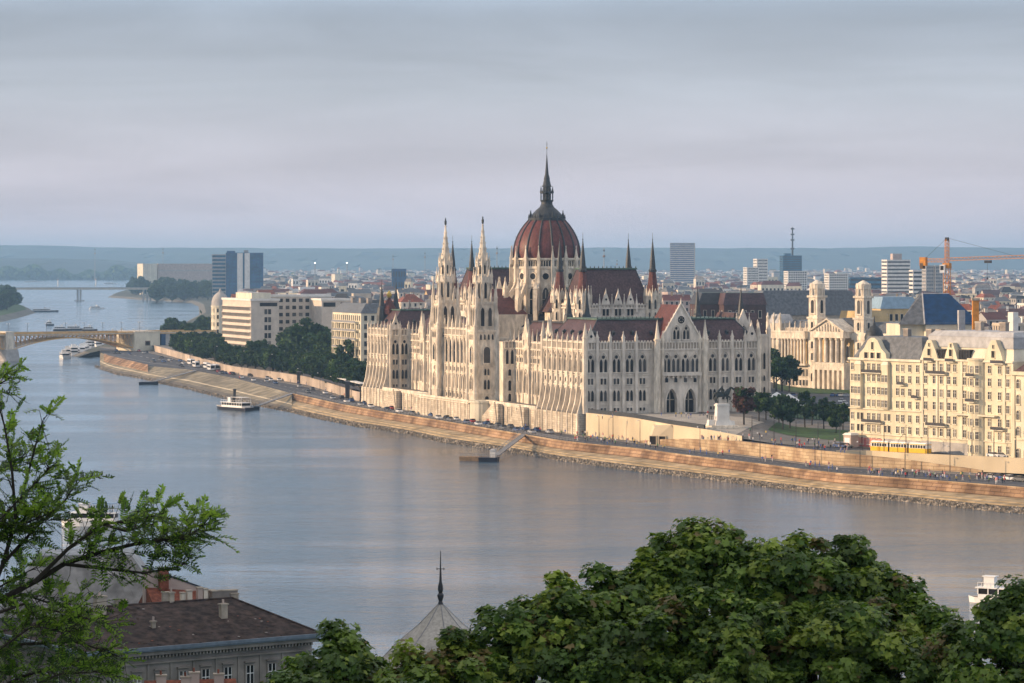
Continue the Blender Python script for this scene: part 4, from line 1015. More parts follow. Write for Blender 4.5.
# museum with portico and twin towers ----------------------------------------
def museum():
    T = Thing('museum', 'neoclassical museum with columned portico, pediment and two belfry towers across the square', 'museum', pd(905, 1270, 8.3), rad(40))
    FM = (0, 0, 0, 1, -1, 0)      # west front: a = local y
    FSo = (0, 0, 1, 0, 0, -1)
    b = MB(); b.box(0, 30, 0, 78, -.5, 24, 'ochre'); b.box(-.6, 0, 0, 78, -.5, 10, 'stone'); T.part('wall', b)
    b = MB(FM)
    b.box(0, 29, 0, 1.6, 21, 24, 'stone'); b.box(54.5, 78, 0, 3.2, 21, 24, 'stone'); b.box(54.5, 69, 0, 3.2, 9.6, 10.4, 'stone'); b.box(54.5, 78, 0, 3.5, 23.6, 24.3, 'stone'); b.box(54.5, 78, .4, .9, 24.3, 25.6, 'stone')
    for a in lin(55, 78, 24): b.box(a-.12, a+.12, .95, 1.2, 24.3, 25.4, 'stone')
    T.part('entablature', b)
    for i in range(8):
        a = 55.6+i*1.9
        T.rep('column', 'columns', 6, FM, lambda mb, a=a: (mb.lathe(a, 2.4, [(.55, 10.4), (.5, 20.2), (.75, 20.6), (.75, 21)], 10, 'stone'),))
    b = MB(FM)
    b.box(69.5, 78, 0, 3, -.5, 24, 'stone')
    for a in (70.2, 73, 75.4, 77.6): b.lathe(a, 3.2, [(.5, 10.4), (.45, 20.3), (.7, 20.6), (.7, 21)], 8, 'stone')
    b.box(70, 77.6, -6, 2.6, 24.3, 27.4, 'stone'); b.taper(69.8, 77.8, -6.2, 2.8, 27.4, 31.2, 1.6, 'roof_light', 'stone', 1.6)
    for a in (70, 73.8, 77.6): b.box(a-.5, a+.5, 2, 3, 24.3, 28, 'stone'); b.lathe(a, 2.5, [(.6, 28), (.5, 29), (.7, 30), (.3, 31), (.35, 31.6), (.1, 32)], 6, 'stone')
    T.part('end_pavilion', b)
    # portico
    b = MB(FM); p0, p1 = 29.5, 48
    b.box(p0, p1, 0, 5.5, 10.4, 11.4, 'stone'); b.box(p0-.4, p1+.4, 0, 6.3, 21.8, 24.4, 'stone'); b.box(p0, p1, 0, 5.4, -.5, .2, 'stone')
    for i in range(7): b.box(p0+i*(p1-p0-1.4)/6, p0+i*(p1-p0-1.4)/6+1.4, 0, 5.4, .2, 8.2, 'stone')
    b.box(p0, p1, 0, 5.4, 8.2, 10.4, 'stone'); b.box(p0+.4, p1-.4, .02, .1, .2, 8.4, 'interior')
    T.part('portico_base', b)
    for i in range(6):
        a = p0+1.2+i*(p1-p0-2.4)/5
        T.rep('column', 'columns', 9, FM, lambda mb, a=a: (mb.lathe(a, 4.9, [(.95, 11.4), (.85, 12), (.8, 20.6), (1.1, 21.2), (1.1, 21.8)], 12, 'stone'),))
    for i in range(5):
        a = p0+1.2+(i+.5)*(p1-p0-2.4)/5
        T.rep('window', 'windows', 9, FM, lambda mb, a=a: win(mb, a, 12.2, 18.4, 1.7, 'round', 'stone', .3, .3))
    b = MB(FM); b.prism([(p0-.6, 24.4), (p1+.6, 24.4), ((p0+p1)/2, 29.8)], -3, 5.6, 'stone')
    c = (p0+p1)/2
    for sg in (-1, 1): b.hexa([(c, 5, 29.4), (c+sg*(p1-p0+1.6)/2, 5, 24.3), (c+sg*(p1-p0+1.6)/2, 6.5, 24.3), (c, 6.5, 29.4)], [(c, 5, 30.1), (c+sg*(p1-p0+1.6)/2, 5, 25.0), (c+sg*(p1-p0+1.6)/2, 6.5, 25.0), (c, 6.5, 30.1)], 'stone')
    for k in range(9): b.lathe(c+(k-4)*1.6, 5.8, [(.5, 24.6), (.4, 25.2+.45*(4-abs(k-4))), (.15, 25.7+.62*(4-abs(k-4)))], 6, 'stone')
    T.part('pediment', b)
    b = MB(FM); b.prism([(p0-.6, 24.9), (p1+.6, 24.9), (c, 30.1)], -16, -3.003, 'roof_grey', True); T.part('roof', b)
    b = MB(); b.taper(.5, 29, 49, 77, 24, 28.5, 5, 'roof_grey', 'roof_grey', 5); b.taper(.5, 29, .5, 29, 24, 28.5, 5, 'roof_grey', 'roof_grey', 5)
    b.taper(8, 25, 31, 47, 24, 33, 1.5, 'ochre', 'copper', 1.5); T.part('roof', b)
    # towers
    for (a0, w_) in ((49, 5.6), (22, 5.6)):
        b = MB(); x0 = -1.4; x1 = x0+w_; a1 = a0+w_; cx, cy = (x0+x1)/2, (a0+a1)/2
        b.box(x0, x1, a0, a1, 0, 30, 'stone'); b.box(x0-.4, x1+.4, a0-.4, a1+.4, 29.6, 30.4, 'stone'); b.box(x0+.3, x1-.3, a0+.3, a1-.3, 30.4, 39, 'stone'); b.box(x0-.3, x1+.3, a0-.3, a1+.3, 38.6, 39.5, 'stone')
        b.lathe(cx, cy, [(2.6, 39.5), (2.7, 42), (3.1, 42.4), (3.3, 44.4), (2.4, 44.8), (1.2, 45.6), (.3, 46)], 12, 'stone')
        for k in range(8):
            t = k*math.pi/4; b.lathe(cx+2.9*math.cos(t), cy+2.9*math.sin(t), [(.35, 39.5), (.3, 43), (.45, 43.6), (.05, 44.9)], 6, 'stone')
        tw = T.part('belfry_tower', b)
        b = MB()
        for fr in ((x0+.3, cy, 0, 1, -1, 0), (cx, a0+.3, 1, 0, 0, -1)):
            b.fr = fr; win(b, 0, 32, 37.6, 1.8, 'round', 'stone', .4, .35)
        for fr in ((x0, cy, 0, 1, -1, 0), (cx, a0, 1, 0, 0, -1)):
            b.fr = fr; win(b, 0, 25, 28.4, 1.4, 'round', 'stone', .3, .3); win(b, 0, 12, 15, 1.4, 'rect', 'stone', .3, .3); win(b, 0, 17, 20, 1.4, 'round', 'stone', .3, .3); win(b, 0, 3, 6.5, 1.5, 'round', 'stone', .3, .3)
        b.fr = None; b.build('tower_windows', tw)
    for i, a in enumerate(lin(54.5, 69, 7)):
        T.rep('window', 'windows', 5, FM, lambda mb, a=a: win(mb, a, 12, 18.5, 1.1, 'rect', 'ochre', .2, .2))
        T.rep('window', 'windows', 4, (-.6, 0, 0, 1, -1, 0), lambda mb, a=a: win(mb, a, 5, 8, 1.2, 'rect', 'stone', .2, .2)); T.rep('window', 'windows', 3, (-.6, 0, 0, 1, -1, 0), lambda mb, a=a: win(mb, a, 1, 3.4, 1.2, 'rect', 'stone', .2, .2))
    for i in range(9):
        a = 50+i*3.2
        T.rep('roof_statue', 'roof_statues', 4, FM, lambda mb, a=a: (mb.box(a-.4, a+.4, .3, 1.1, 24.3, 25.9, 'stone'), mb.lathe(a, .7, [(.4, 25.9), (.3, 26.8), (.42, 27.4), (.15, 27.8), (.2, 28.2), (.05, 28.5)], 6, 'stone')))
    T.done()
museum()

# block with storeys, used for offices and towers
def slab(name, label, cat, loc, rz, w_, d_, h_, wm, floors, cols_w, cols_d, winw=.62, winh=.5, band=False, roof='roof_grey', gm='glass', group=None, extra=None):
    T = Thing(name, label, cat, loc, rz, 1, group)
    b = MB(); b.box(0, w_, 0, d_, -1, h_, wm, roof); b.box(-.2, w_+.2, -.2, d_+.2, h_-.5, h_+.5, wm, roof); T.part('wall', b)
    fh = h_/floors
    for fr, L_, n in (((0, 0, 1, 0, 0, -1), w_, cols_w), ((0, 0, 0, 1, -1, 0), d_, cols_d)):
        for j in range(floors):
            z = fh*(j+.28)
            if band:
                T.rep('window_band', 'window_bands', L_, fr, lambda mb, z=z, L_=L_: mb.box(.6, L_-.6, .0, .06, z, z+fh*winh, gm))
            else:
                for s in lin(.8, L_-.8, n):
                    ww = (L_-1.6)/n*winw
                    T.rep('window', 'windows', ww, fr, lambda mb, s=s, z=z, ww=ww: (mb.box(s-ww/2, s+ww/2, 0, .05, z, z+fh*winh, gm), mb.box(s-ww/2-.1, s+ww/2+.1, 0, .3, z-.25, z, wm)))
    if extra: extra(T)
    T.done(); return T.root

# white riverside office
def white_office():
    T = Thing('riverside_office', 'pale ten storey modernist office with projecting wing behind the embankment trees', 'office building', pd(251, 1700, 8.5), rad(20))
    wm = 'cream_pale'
    b = MB(); b.box(0, 16, 0, 62, -.5, 32, 'office_stone'); b.box(16, 52, 20, 34, -.5, 34, 'office_stone'); b.box(40, 58, -2, 20, -.5, 32, 'office_stone'); T.part('wall', b)
    b = MB(); b.box(-.5, 16.5, -.5, 62.5, 32, 33.2, 'white', 'roof_light'); b.box(2, 13, 6, 40, 33.2, 36.4, wm, 'roof_light'); b.box(39.5, 58.5, -2.5, 20, 32, 33.2, 'white', 'roof_light'); b.box(16, 52, 19.6, 34.4, 34, 35.2, 'white', 'roof_light'); T.part('roof', b)
    fw = (0, 0, 0, 1, -1, 0); rows = [2.2+i*3.5 for i in range(8)]
    for z in rows:
        T.rep('window_band', 'window_bands', 20, fw, lambda mb, z=z: (mb.box(1, 61, 0, .05, z, z+1.7, 'glass'), [mb.box(1.0+i*2.5, 1.35+i*2.5, .05, .5, z-.1, z+1.8, 'office_stone') for i in range(25)], mb.box(.6, 61.4, 0, .7, z+1.8, z+2.1, 'office_stone')))
    grid_windows(T, (0, 0, 1, 0, 0, -1), [8.5, 10.6], [7+i*4.4 for i in range(5)], 1.7, 2.8, 'rect', 'office_stone', 8, .1, .12)
    grid_windows(T, (0, 0, 1, 0, 0, -1), [6+i*2 for i in range(5)], [2.6], 1.6, 2.0, 'rect', 'office_stone', 5, .1, .12)
    T.rep('window', 'windows', 5, (0, 0, 1, 0, 0, -1), lambda mb: mb.box(5, 15, 0, .06, 29, 31, 'glass')); T.rep('window', 'windows', 5, (40, -2, 1, 0, 0, -1), lambda mb: mb.box(1, 8, 0, .06, 28.6, 31, 'glass'))
    T.rep('window', 'windows', 5, (40, -2, 1, 0, 0, -1), lambda mb: mb.box(11, 17, 0, .06, 28.6, 31, 'glass'))
    grid_windows(T, (16, 20, 1, 0, 0, -1), lin(1, 24, 6), [3+i*4 for i in range(8)], 2.2, 2.0, 'rect', 'office_stone', 7, .1, .12)
    grid_windows(T, (16, 0, 0, 1, 1, 0), lin(1, 20, 4), [3+i*4 for i in range(8)], 2.2, 2.0, 'rect', 'white', 1, .1, .12)
    grid_windows(T, (40, -2, 1, 0, 0, -1), [11.5, 14], [5+i*4.4 for i in range(5)], 1.8, 2.6, 'rect', 'office_stone', 8, .1, .12)
    T.done()
white_office()
def balcony_house():
    T = Thing('gallery_house', 'cream house with rows of open galleries just left of the parliament', 'apartment building', pd(361, 1440, 8.5), rad(20))
    b = MB(); b.box(0, 15, 0, 46, -.5, 29.5, 'cream_pale'); T.part('wall', b)
    b = MB(); b.taper(-.4, 15.4, -.4, 46.4, 29.5, 34, 4, 'roof_grey', 'roof_grey', 4); T.part('roof', b)
    fw = (0, 0, 0, 1, -1, 0); fs = (0, 0, 1, 0, 0, -1)
    for z in [4.6+i*4 for i in range(6)]:
        T.rep('gallery', 'galleries', 9, fw, lambda mb, z=z: (mb.box(4, 42, 0, 1.8, z, z+.3, 'cream'), mb.box(4, 42, 1.7, 1.8, z+.3, z+1.3, 'metal_grey'), [mb.box(4+i*5.3, 4.5+i*5.3, 1.3, 1.8, z-3.7, z, 'cream') for i in range(8)]))
    grid_windows(T, fw, lin(.5, 45.5, 14), [2+i*4 for i in range(7)], 1.4, 2.4, 'rect', 'cream', 8, .12, .12)
    grid_windows(T, fs, lin(.5, 14.5, 4), [2+i*4 for i in range(7)], 1.5, 2.4, 'rect', 'cream', 8, .12, .12)
    for s in (8, 20, 33): T.rep('chimney', 'chimneys', 3, None, lambda mb, s=s: mb.box(6, 8, s, s+3, 33, 36.5, 'taupe'))
    T.done()
balcony_house()
def domed_house():
    T = Thing('domed_corner_house', 'white corner house with round grey dome above the bridgehead trees', 'apartment building', pd(222, 2120, 8), rad(20))
    b = MB(); b.box(0, 14, 0, 30, -1, 22, 'cream_pale', 'roof_grey'); b.taper(-.3, 14.3, -.3, 30, 22, 28, 3, 'roof_grey'); T.part('wall', b)
    b = MB(); b.lathe(-1, 1, [(6, -1), (6, 23), (6.5, 23), (6.5, 24)], 16, 'cream_pale'); o = T.part('round_tower', b)
    b = MB(); b.lathe(-1, 1, [(6.2, 24), (6, 27), (5, 30), (3, 32.3), (1, 33.5), (.9, 34.5), (.1, 36)], 16, 'greywall'); b.build('dome', o, smooth=True)
    for k in range(5):
        t = rad(170+k*35); grid_windows(T, (-1+5.9*math.cos(t), 1+5.9*math.sin(t), -math.sin(t), math.cos(t), math.cos(t), math.sin(t)), [0], [5, 10, 15, 19.5], 1.5, 2.6, 'rect', 'cream', 6)
    grid_windows(T, (0, 0, 1, 0, 0, -1), lin(5, 14, 3), [6, 11, 16, 21], 1.5, 2.6, 'rect', 'cream', 5); T.done()
domed_house()
# ---------------------------------------------------------------- trees
def poly_mesh(name, V, mats, idx, smooth=False):     # V: n x k x 3 faces
    n, k, _ = V.shape
    me = bpy.data.meshes.new(name)
    me.vertices.add(n*k); me.vertices.foreach_set('co', V.reshape(-1).astype(np.float32))
    me.loops.add(n*k); me.loops.foreach_set('vertex_index', np.arange(n*k, dtype=np.int32))
    me.polygons.add(n); me.polygons.foreach_set('loop_start', np.arange(0, n*k, k, dtype=np.int32))
    for m in mats: me.materials.append(M[m])
    me.update(calc_edges=True); me.polygons.foreach_set('material_index', idx.astype(np.int32)); me.update()
    return me
def rot_frames(rng, n, up=.5):
    nrm = rng.normal(size=(n, 3)); nrm[:, 2] += up; nrm /= np.linalg.norm(nrm, axis=1)[:, None]
    t = rng.normal(size=(n, 3)); t -= (t*nrm).sum(1)[:, None]*nrm; t /= np.linalg.norm(t, axis=1)[:, None]
    return nrm, t, np.cross(nrm, t)
def crown_mesh(seed, rx, rz, nclump, nleaf, leaf, mats, cr=.34, shape=None, wts=(.4, .4, .2), hole=0):
    rng = np.random.default_rng(seed)
    d = rng.normal(size=(nclump, 3)); d /= np.linalg.norm(d, axis=1)[:, None]
    r = rng.uniform(.35, .92, nclump)**.6
    c = d*r[:, None]*np.array([rx, rx, rz]); c[:, 2] *= np.where(c[:, 2] < 0, .75, 1)
    rc = rng.uniform(.6, 1.25, nclump)*cr*rx
    ci = rng.integers(0, nclump, nleaf)
    q = rng.normal(size=(nleaf, 3)); q /= np.linalg.norm(q, axis=1)[:, None]; q *= (rng.uniform(0, 1, nleaf)**.45)[:, None]
    P = c[ci]+q*rc[ci][:, None]*np.array([1, 1, .8])
    nrm, t, bt = rot_frames(rng, nleaf)
    base = np.array(shape or [(-.5, -.5), (.5, -.35), (.6, .5), (-.4, .55)])
    s = leaf*rng.uniform(.6, 1.3, nleaf)
    V = P[:, None, :]+s[:, None, None]*(base[None, :, 0:1]*t[:, None, :]+base[None, :, 1:2]*bt[:, None, :])
    cm = rng.choice(len(mats), nclump, p=wts); idx = np.where(rng.random(nleaf) < .7, cm[ci], rng.choice(len(mats), nleaf, p=wts))
    return poly_mesh('crown', V, mats, idx)
TREE = {}
def tree_proto(key, seed, rx, rz, trunk_h, mats, wts=(.4, .4, .2), n=1500, leaf=.75, ncl=26, r=.28):
    me = crown_mesh(seed, rx, rz, ncl, n, leaf, mats, wts=wts); rr = random.Random(seed)
    me.transform(Matrix.Translation((0, 0, trunk_h+rz*.7)))
    b = MB(); top = (rr.uniform(-.3, .3), rr.uniform(-.3, .3), trunk_h+rz*.4)
    b.tube((0, 0, -1), (top[0]*.5, top[1]*.5, trunk_h*.6), r*1.25, 7, 'bark', r*.9); b.tube((top[0]*.5, top[1]*.5, trunk_h*.6), top, r*.9, 7, 'bark', r*.5)
    for k in range(6):
        t = k*1.05+rr.random(); h = trunk_h*(.62+.08*k*.7); L_ = rx*rr.uniform(.5, .75)
        b.tube((top[0]*.6, top[1]*.6, h), (L_*math.cos(t), L_*math.sin(t), h+rz*rr.uniform(.4, .9)), r*.5, 5, 'bark', r*.15)
    o = b.build('trunk'); tm = o.data; bpy.data.objects.remove(o)
    TREE[key] = (me, tm)
G3 = ['leaf_dark', 'leaf_mid', 'leaf_light']
for i in range(4): tree_proto('broad%d' % i, 40+i, 4.6+.3*i, 4.2, 4.2, G3, (.5, .38, .12), n=1900)
for i in range(3): tree_proto('dark%d' % i, 60+i, 4.6, 4.6, 4.0, G3, (.78, .2, .02), n=1900)
for i in range(2): tree_proto('tall%d' % i, 70+i, 2.7, 5.6, 4.0, G3, (.5, .4, .1), n=1300, ncl=24)
tree_proto('red0', 80, 4.0, 4.2, 4.2, ['leaf_red', 'leaf_dark', 'leaf_mid'], (.8, .14, .06), n=1600)
tree_proto('small0', 81, 1.9, 1.9, 1.8, G3, (.3, .5, .2), n=500, leaf=.45, r=.12)
def tree(key, loc, s, label, group=None, rz=None, name='tree'):
    e = tag(empty(name, loc, R.uniform(0, 6.3) if rz is None else rz, s), label, 'tree', group)
    for nm, me in (('crown', TREE[key][0]), ('trunk', TREE[key][1])):
        o = bpy.data.objects.new(nm, me); COL.objects.link(o); o.parent = e
    e.scale = (s*R.uniform(.9, 1.1), s*R.uniform(.9, 1.1), s*R.uniform(.88, 1.12))
    return e
R.seed(11)
# dense row along the left embankment, in front of the pale office
gl = 'trees along the left embankment'
n = 0
for i in range(96):
    row = i % 4
    px = 172+(363-172)*((i//4)+R.uniform(.1, .9))/24
    D = interp(FRX, FRD, px)+14+row*15+R.uniform(-5, 5)
    if px > 345 and row > 1: continue
    side = 'below the pale riverside office' if px < 300 else 'beside the gallery house left of the parliament'
    rowt = ('front row', 'second row', 'third row', 'back row')[row]
    key = R.choice(['dark0', 'dark1', 'dark2', 'broad0', 'broad1', 'broad2', 'broad3', 'tall0'])
    tree(key, pd(px, D, 6.2), R.uniform(.7, 1.25), '%s green tree in the %s %s' % ('very dark' if key[0] == 'd' else 'mid', rowt, side), gl)
for (px, D, s) in [(296, 1640, 1.7), (303, 1600, 1.55), (309, 1585, 1.9), (318, 1560, 1.6), (326, 1545, 1.5), (290, 1660, 1.4), (258, 1640, 1.05), (340, 1500, 1.35), (349, 1450, 1.3)]:
    tree(R.choice(['broad1', 'broad2']), pd(px, D, 8.4), s, 'tall broad green tree filling the courtyard of the pale office', 'courtyard trees')
for i in range(34):   # by the bridgehead and upstream
    px = R.uniform(166, 222); D = R.uniform(1990, 2420) if px > 182 else R.uniform(2200, 2450)
    tree(R.choice(['dark0', 'dark1', 'dark2', 'broad3']), pd(px, D, 3.5), R.uniform(.9, 1.4), 'dark tree in the clump behind the bridgehead', 'trees behind the bridgehead')
for i in range(84):   # wood on the far peninsula
    px = R.uniform(132, 224); D = 4650+R.random()*900+(px < 155)*800
    tree(R.choice(['dark0', 'dark1', 'dark2']), pd(px, D, -3.5), R.uniform(2.2, 3.1), 'dark tree in the distant riverside wood beyond the far bridge', 'far riverside trees')
for i in range(40):   # island
    f = R.random(); px = -25+50*f*R.random()**.4; D = 3560+R.random()*900
    if px > 20: D = 3800+R.random()*250
    tree(R.choice(['dark0', 'dark1', 'dark2']), pd(px, D, -1.5), R.uniform(1.9, 2.9)*(1 if px < 12 else .72), 'dark island tree at the left edge beyond the bridge', 'island trees')
gs = 'square trees'
for (px, D, s, k, lb) in [(744, 967, .98, 'red0', 'reddish purple tree right behind the equestrian monument'), (759, 985, .78, 'broad0', 'small green tree next to the reddish tree'), (766, 1000, .7, 'broad1', 'small green tree between the reddish tree and the lawn'),
        (783, 972, .92, 'broad3', 'dark round tree at the left end of the lawn'), (790, 985, .85, 'dark0', 'dark tree second from the left on the lawn'), (779, 1000, .8, 'broad2', 'green tree behind the dark round tree on the square'), (805, 995, .8, 'tall0', 'slender tree in the middle of the lawn'), (812, 1010, .75, 'tall1', 'slender tree behind the middle of the lawn'), (824, 985, .7, 'tall0', 'slender tree right of the middle of the lawn'), (834, 1000, .72, 'broad1', 'low green tree at the right of the lawn'), (843, 980, .75, 'tall1', 'slender tree touching the cream apartment house'), (836, 960, .55, 'broad0', 'small tree at the lower right of the lawn'),
        (776, 1240, 1.3, 'broad2', 'dark tree in front of the museum beside the parliament corner'), (782, 1250, 1.2, 'dark1', 'dark tree left of the museum colonnade base'), (789, 1262, 1.05, 'dark2', 'dark tree under the museum colonnade'), (774, 1270, 1.3, 'dark2', 'dark tree tucked between parliament and museum')]:
    tree(k, pd(px, D, ground_z(*pd(px, D)[:2])), s, lb, gs)
for i in range(26):
    px = 773+i*3.1; tree('small0', pd(px, 1062-i*1.1+R.uniform(-2, 2), 8.5), R.uniform(.8, 1.2), 'low clipped bush in the hedge between lawn and car park', 'hedge bushes', name='bush')

# ---------------------------------------------------------------- bridges
def arch_bridge():
    T = Thing('arch_bridge', 'ochre steel arch bridge on stone piers crossing at the left edge', 'bridge')
    p0 = Vector(pd(9.5, 1925)); p1 = Vector(pd(133, 1972)); L_ = (p1-p0).length; d = (p1-p0)/L_; nrm = Vector((d.y, -d.x, 0))   # towards camera
    fr = (p0.x, p0.y, d.x, d.y, nrm.x, nrm.y); zt = 16.6
    def zb(a): t = (a-L_/2)/(L_/2); return 14.4-7.0*t*t
    b = MB(fr)
    b.box(-90, L_+60, -22, .8, zt-.9, zt, 'bridge', 'asphalt'); b.box(-90, L_+60, .8, 1.0, zt-.5, zt+.15, 'beige'); b.box(-90, L_+60, .7, .8, zt+.15, zt+1.1, 'bridge'); b.box(-90, L_+60, -22, -21.9, zt, zt+1.1, 'bridge')
    T.part('deck', b)
    def rib(o):
        b = MB(fr); n = 28
        for s0, s1 in ((2, L_), (-88, -3)):
            for i in range(n):
                a0 = s0+(s1-s0)*i/n; a1 = s0+(s1-s0)*(i+1)/n
                f0 = zb((a0-s0)/(s1-s0)*L_); f1 = zb((a1-s0)/(s1-s0)*L_)
                b.hexa([(a0, o-.5, f0-.7), (a1, o-.5, f1-.7), (a1, o, f1-.7), (a0, o, f0-.7)], [(a0, o-.5, f0), (a1, o-.5, f1), (a1, o, f1), (a0, o, f0)], 'bridge')
                if zt-.9-f0 > .8:
                    b.tube((a0, o-.25, f0), (a0, o-.25, zt-.9), .16, 4, 'bridge')
                    b.tube((a0, o-.25, zt-.9), (a1, o-.25, f1), .13, 4, 'bridge')
        b.fr = None; T.part('arch_rib', b)
    for o in (.2, -7, -14, -21): rib(o)
    for a in (-4.2, ):
        b = MB(fr); b.box(a, a+8.6, -23, 2.6, -2, 7.4, 'greywall'); b.taper(a-.8, a+9.4, 1, 5.4, -2, 6.8, 1.2, 'greywall', 'greywall', 1.2); b.box(a+1, a+6.4, -22, 2.0, 7.4, zt+1.6, 'stone'); b.box(a+.6, a+6.8, -22.2, 2.3, zt+1.2, zt+1.9, 'stone')
        for q in (1.2, 3.4): b.box(a+q, a+q+.9, 1.6, 1.9, 8, zt, 'stone')
        T.part('pier', b)
    b = MB(fr); b.box(L_, L_+18, -24, 2.4, 3, zt+.6, 'cream_pale'); b.box(L_-.3, L_+18.3, -24, 2.7, zt+.2, zt+1.0, 'stone')
    o = T.part('abutment', b)
    b = MB(fr); b.box(L_+7.5, L_+11, 2.4, 2.6, 8.5, 11.5, 'quay_wall'); b.box(L_+8, L_+10.5, 2.6, 2.66, 9, 11, 'glass'); b.build('relief_panel', o)
    b = MB(fr); b.box(L_+20, L_+23, -22, .6, 3, zt-.9, 'roof_blue'); b.box(L_+23, L_+26, -22, .4, 3, zt-.9, 'greywall'); T.part('underpass_wall', b)
    for i in range(9):
        a = -14+i*13
        T.rep('deck_lamp', 'deck_lamps', 1, fr, lambda mb, a=a: (mb.tube((a, .4, zt), (a, .4, zt+7), .12, 5, 'metal_dark'), mb.tube((a-.9, .4, zt+6.8), (a+.9, .4, zt+6.8), .09, 4, 'metal_dark'), mb.lathe(a-.9, .4, [(.1, zt+6.4), (.28, zt+6.8), (.1, zt+7.1)], 6, 'lamp_white'), mb.lathe(a+.9, .4, [(.1, zt+6.4), (.28, zt+6.8), (.1, zt+7.1)], 6, 'lamp_white')))
    T.done()
arch_bridge()
def far_bridge():
    T = Thing('girder_bridge', 'long pale flat road bridge far upstream across the river', 'bridge')
    fr = (pd(-60, 4850)[0], 4850, 1, .10, .10, -1)
    b = MB(fr); b.box(0, 350, -20, 0, 18.2, 21.2, 'beige', 'asphalt'); b.box(0, 350, 0, .5, 21.2, 22, 'greywall'); T.part('deck', b)
    for a in (212, 216.5, 315, 321, 326, 100, 104.5): T.rep('pier', 'piers', 2, fr, lambda mb, a=a: mb.taper(a, a+2.6, -17, -2, -3, 18.2, 0, 'greywall'))
    b = MB(fr); b.box(208, 224, -18, -1, -3, 1.2, 'greywall'); T.part('pier_footing', b); T.done()
far_bridge()

# ---------------------------------------------------------------- skyline landmarks
def shelf(T): pass
slab('glass_office', 'blue glass office block with white vertical bands far behind the pale office', 'office building', pd(226, 4150, 6), rad(4), 50, 24, 68, 'glass_blue', 14, 12, 6, gm='glass_teal',
     extra=lambda T: (T.part('white_fin', (lambda b: (b.box(15, 22.5, -1.2, 0, 14, 68, 'white'), b.box(25, 32, -1.2, 0, 14, 68, 'white'), b)[-1])(MB())), T.part('roof_crown', (lambda b: (b.box(1, 12, 2, 20, 68, 71, 'glass_blue'), b.box(24, 30, 4, 14, 68, 72, 'metal_grey'), b)[-1])(MB()))))
slab('striped_office', 'pale teal office block with horizontal stripes left of the blue glass office', 'office building', pd(212, 4200, 6), rad(4), 19, 24, 66, 'greywall', 13, 8, 6, band=True, winh=.55, gm='glass_teal')
slab('arena', 'very long low arena hall with pale rosy wall and bright end on the far bank', 'arena', pd(158, 5600, 3.5), rad(10), 125, 60, 55, 'pinkwall', 3, 20, 10, winh=.12, band=True, gm='greywall', roof='greywall')
slab('arena_lit_end', 'arena left end beyond the riverside wood, sunlit look given by cream colour', 'hall', pd(143, 5580, 3.5), rad(20), 26, 45, 55, 'cream_pale', 1, 2, 2, winw=.15, winh=.1, roof='greywall')  # paler cream block, sunlight on the arena's end put into its colour
slab('grey_tower', 'broad grey high-rise standing alone above the far city', 'high-rise', pd(670, 5550, 8), rad(-6), 44, 30, 88, 'greywall', 24, 20, 8, winh=.5, band=True, roof='roof_dark', gm='glass_blue')
slab('teal_tower', 'dark teal tower block carrying a tall antenna mast', 'high-rise', pd(783, 4950, 8), rad(8), 31, 24, 64, 'glass_teal', 17, 8, 6, band=True, roof='roof_dark',
     extra=lambda T: (T.part('antenna_mast', (lambda b: (b.tube((18, 10, 64), (18, 10, 110), 1.6, 8, 'metal_dark', 1.0), [b.lathe(18, 10, [(1, h), (3.2, h+.5), (3.2, h+2.5), (1, h+3)], 8, 'metal_dark') for h in (74, 88, 97, 106)], b)[-1])(MB())), T.part('roof_box', (lambda b: (b.box(4, 14, 4, 14, 64, 68, 'glass_teal'), b)[-1])(MB()))))
for px, D, w_, h_, lb in ((747, 4300, 17, 46, 'cream tower block with stepped top left of the antenna tower'), (757, 4320, 16, 58, 'taller cream tower block left of the antenna tower'), (788, 3900, 26, 42, 'broad white tower block just right of the antenna tower'), (829, 3600, 24, 40, 'white tower block between antenna tower and striped high-rise')):
    slab('tower_block', lb, 'tower block', pd(px, D, 8), rad(15), w_, 16, h_, 'white', 14, 8, 5, group='pale tower blocks')
slab('striped_tower', 'white high-rise with dark horizontal window bands left of the crane', 'high-rise', pd(887, 3300, 8), rad(10), 26, 20, 56, 'white', 14, 8, 5, band=True, winh=.42, gm='glass_mid', extra=lambda T: T.part('roof_house', (lambda b: (b.box(8, 18, 5, 14, 56, 63, 'pinkwall'), b)[-1])(MB())))
slab('striped_block', 'lower white striped block touching the striped high-rise', 'tower block', pd(913, 3250, 8), rad(10), 12, 14, 45, 'white', 10, 4, 3, band=True, winh=.45)
for px, lb in ((926, 'dark grey tower left of the crane mast'), (935, 'dark grey tower directly behind the crane mast')):
    slab('dark_tower', lb, 'high-rise', pd(px, 3150, 8), rad(10), 8.5, 14, 50, 'greywall', 14, 3, 4, gm='roof_grey', group='dark grey towers')
slab('teal_hall', 'long low teal glass hall on the skyline left of the striped high-rise', 'hall', pd(850, 3900, 8), rad(5), 44, 30, 34, 'glass_teal', 6, 12, 8, band=True, roof='roof_dark')
slab('blue_hall', 'dark blue hall on the skyline behind the left of the parliament', 'hall', pd(392, 4300, 8), rad(5), 20, 20, 44, 'glass_blue', 3, 5, 5, roof='roof_dark')
slab('white_hall', 'small white hall with flat roof behind the pale office', 'hall', pd(300, 2900, 8), rad(8), 14, 20, 30, 'white_paint', 3, 4, 4)
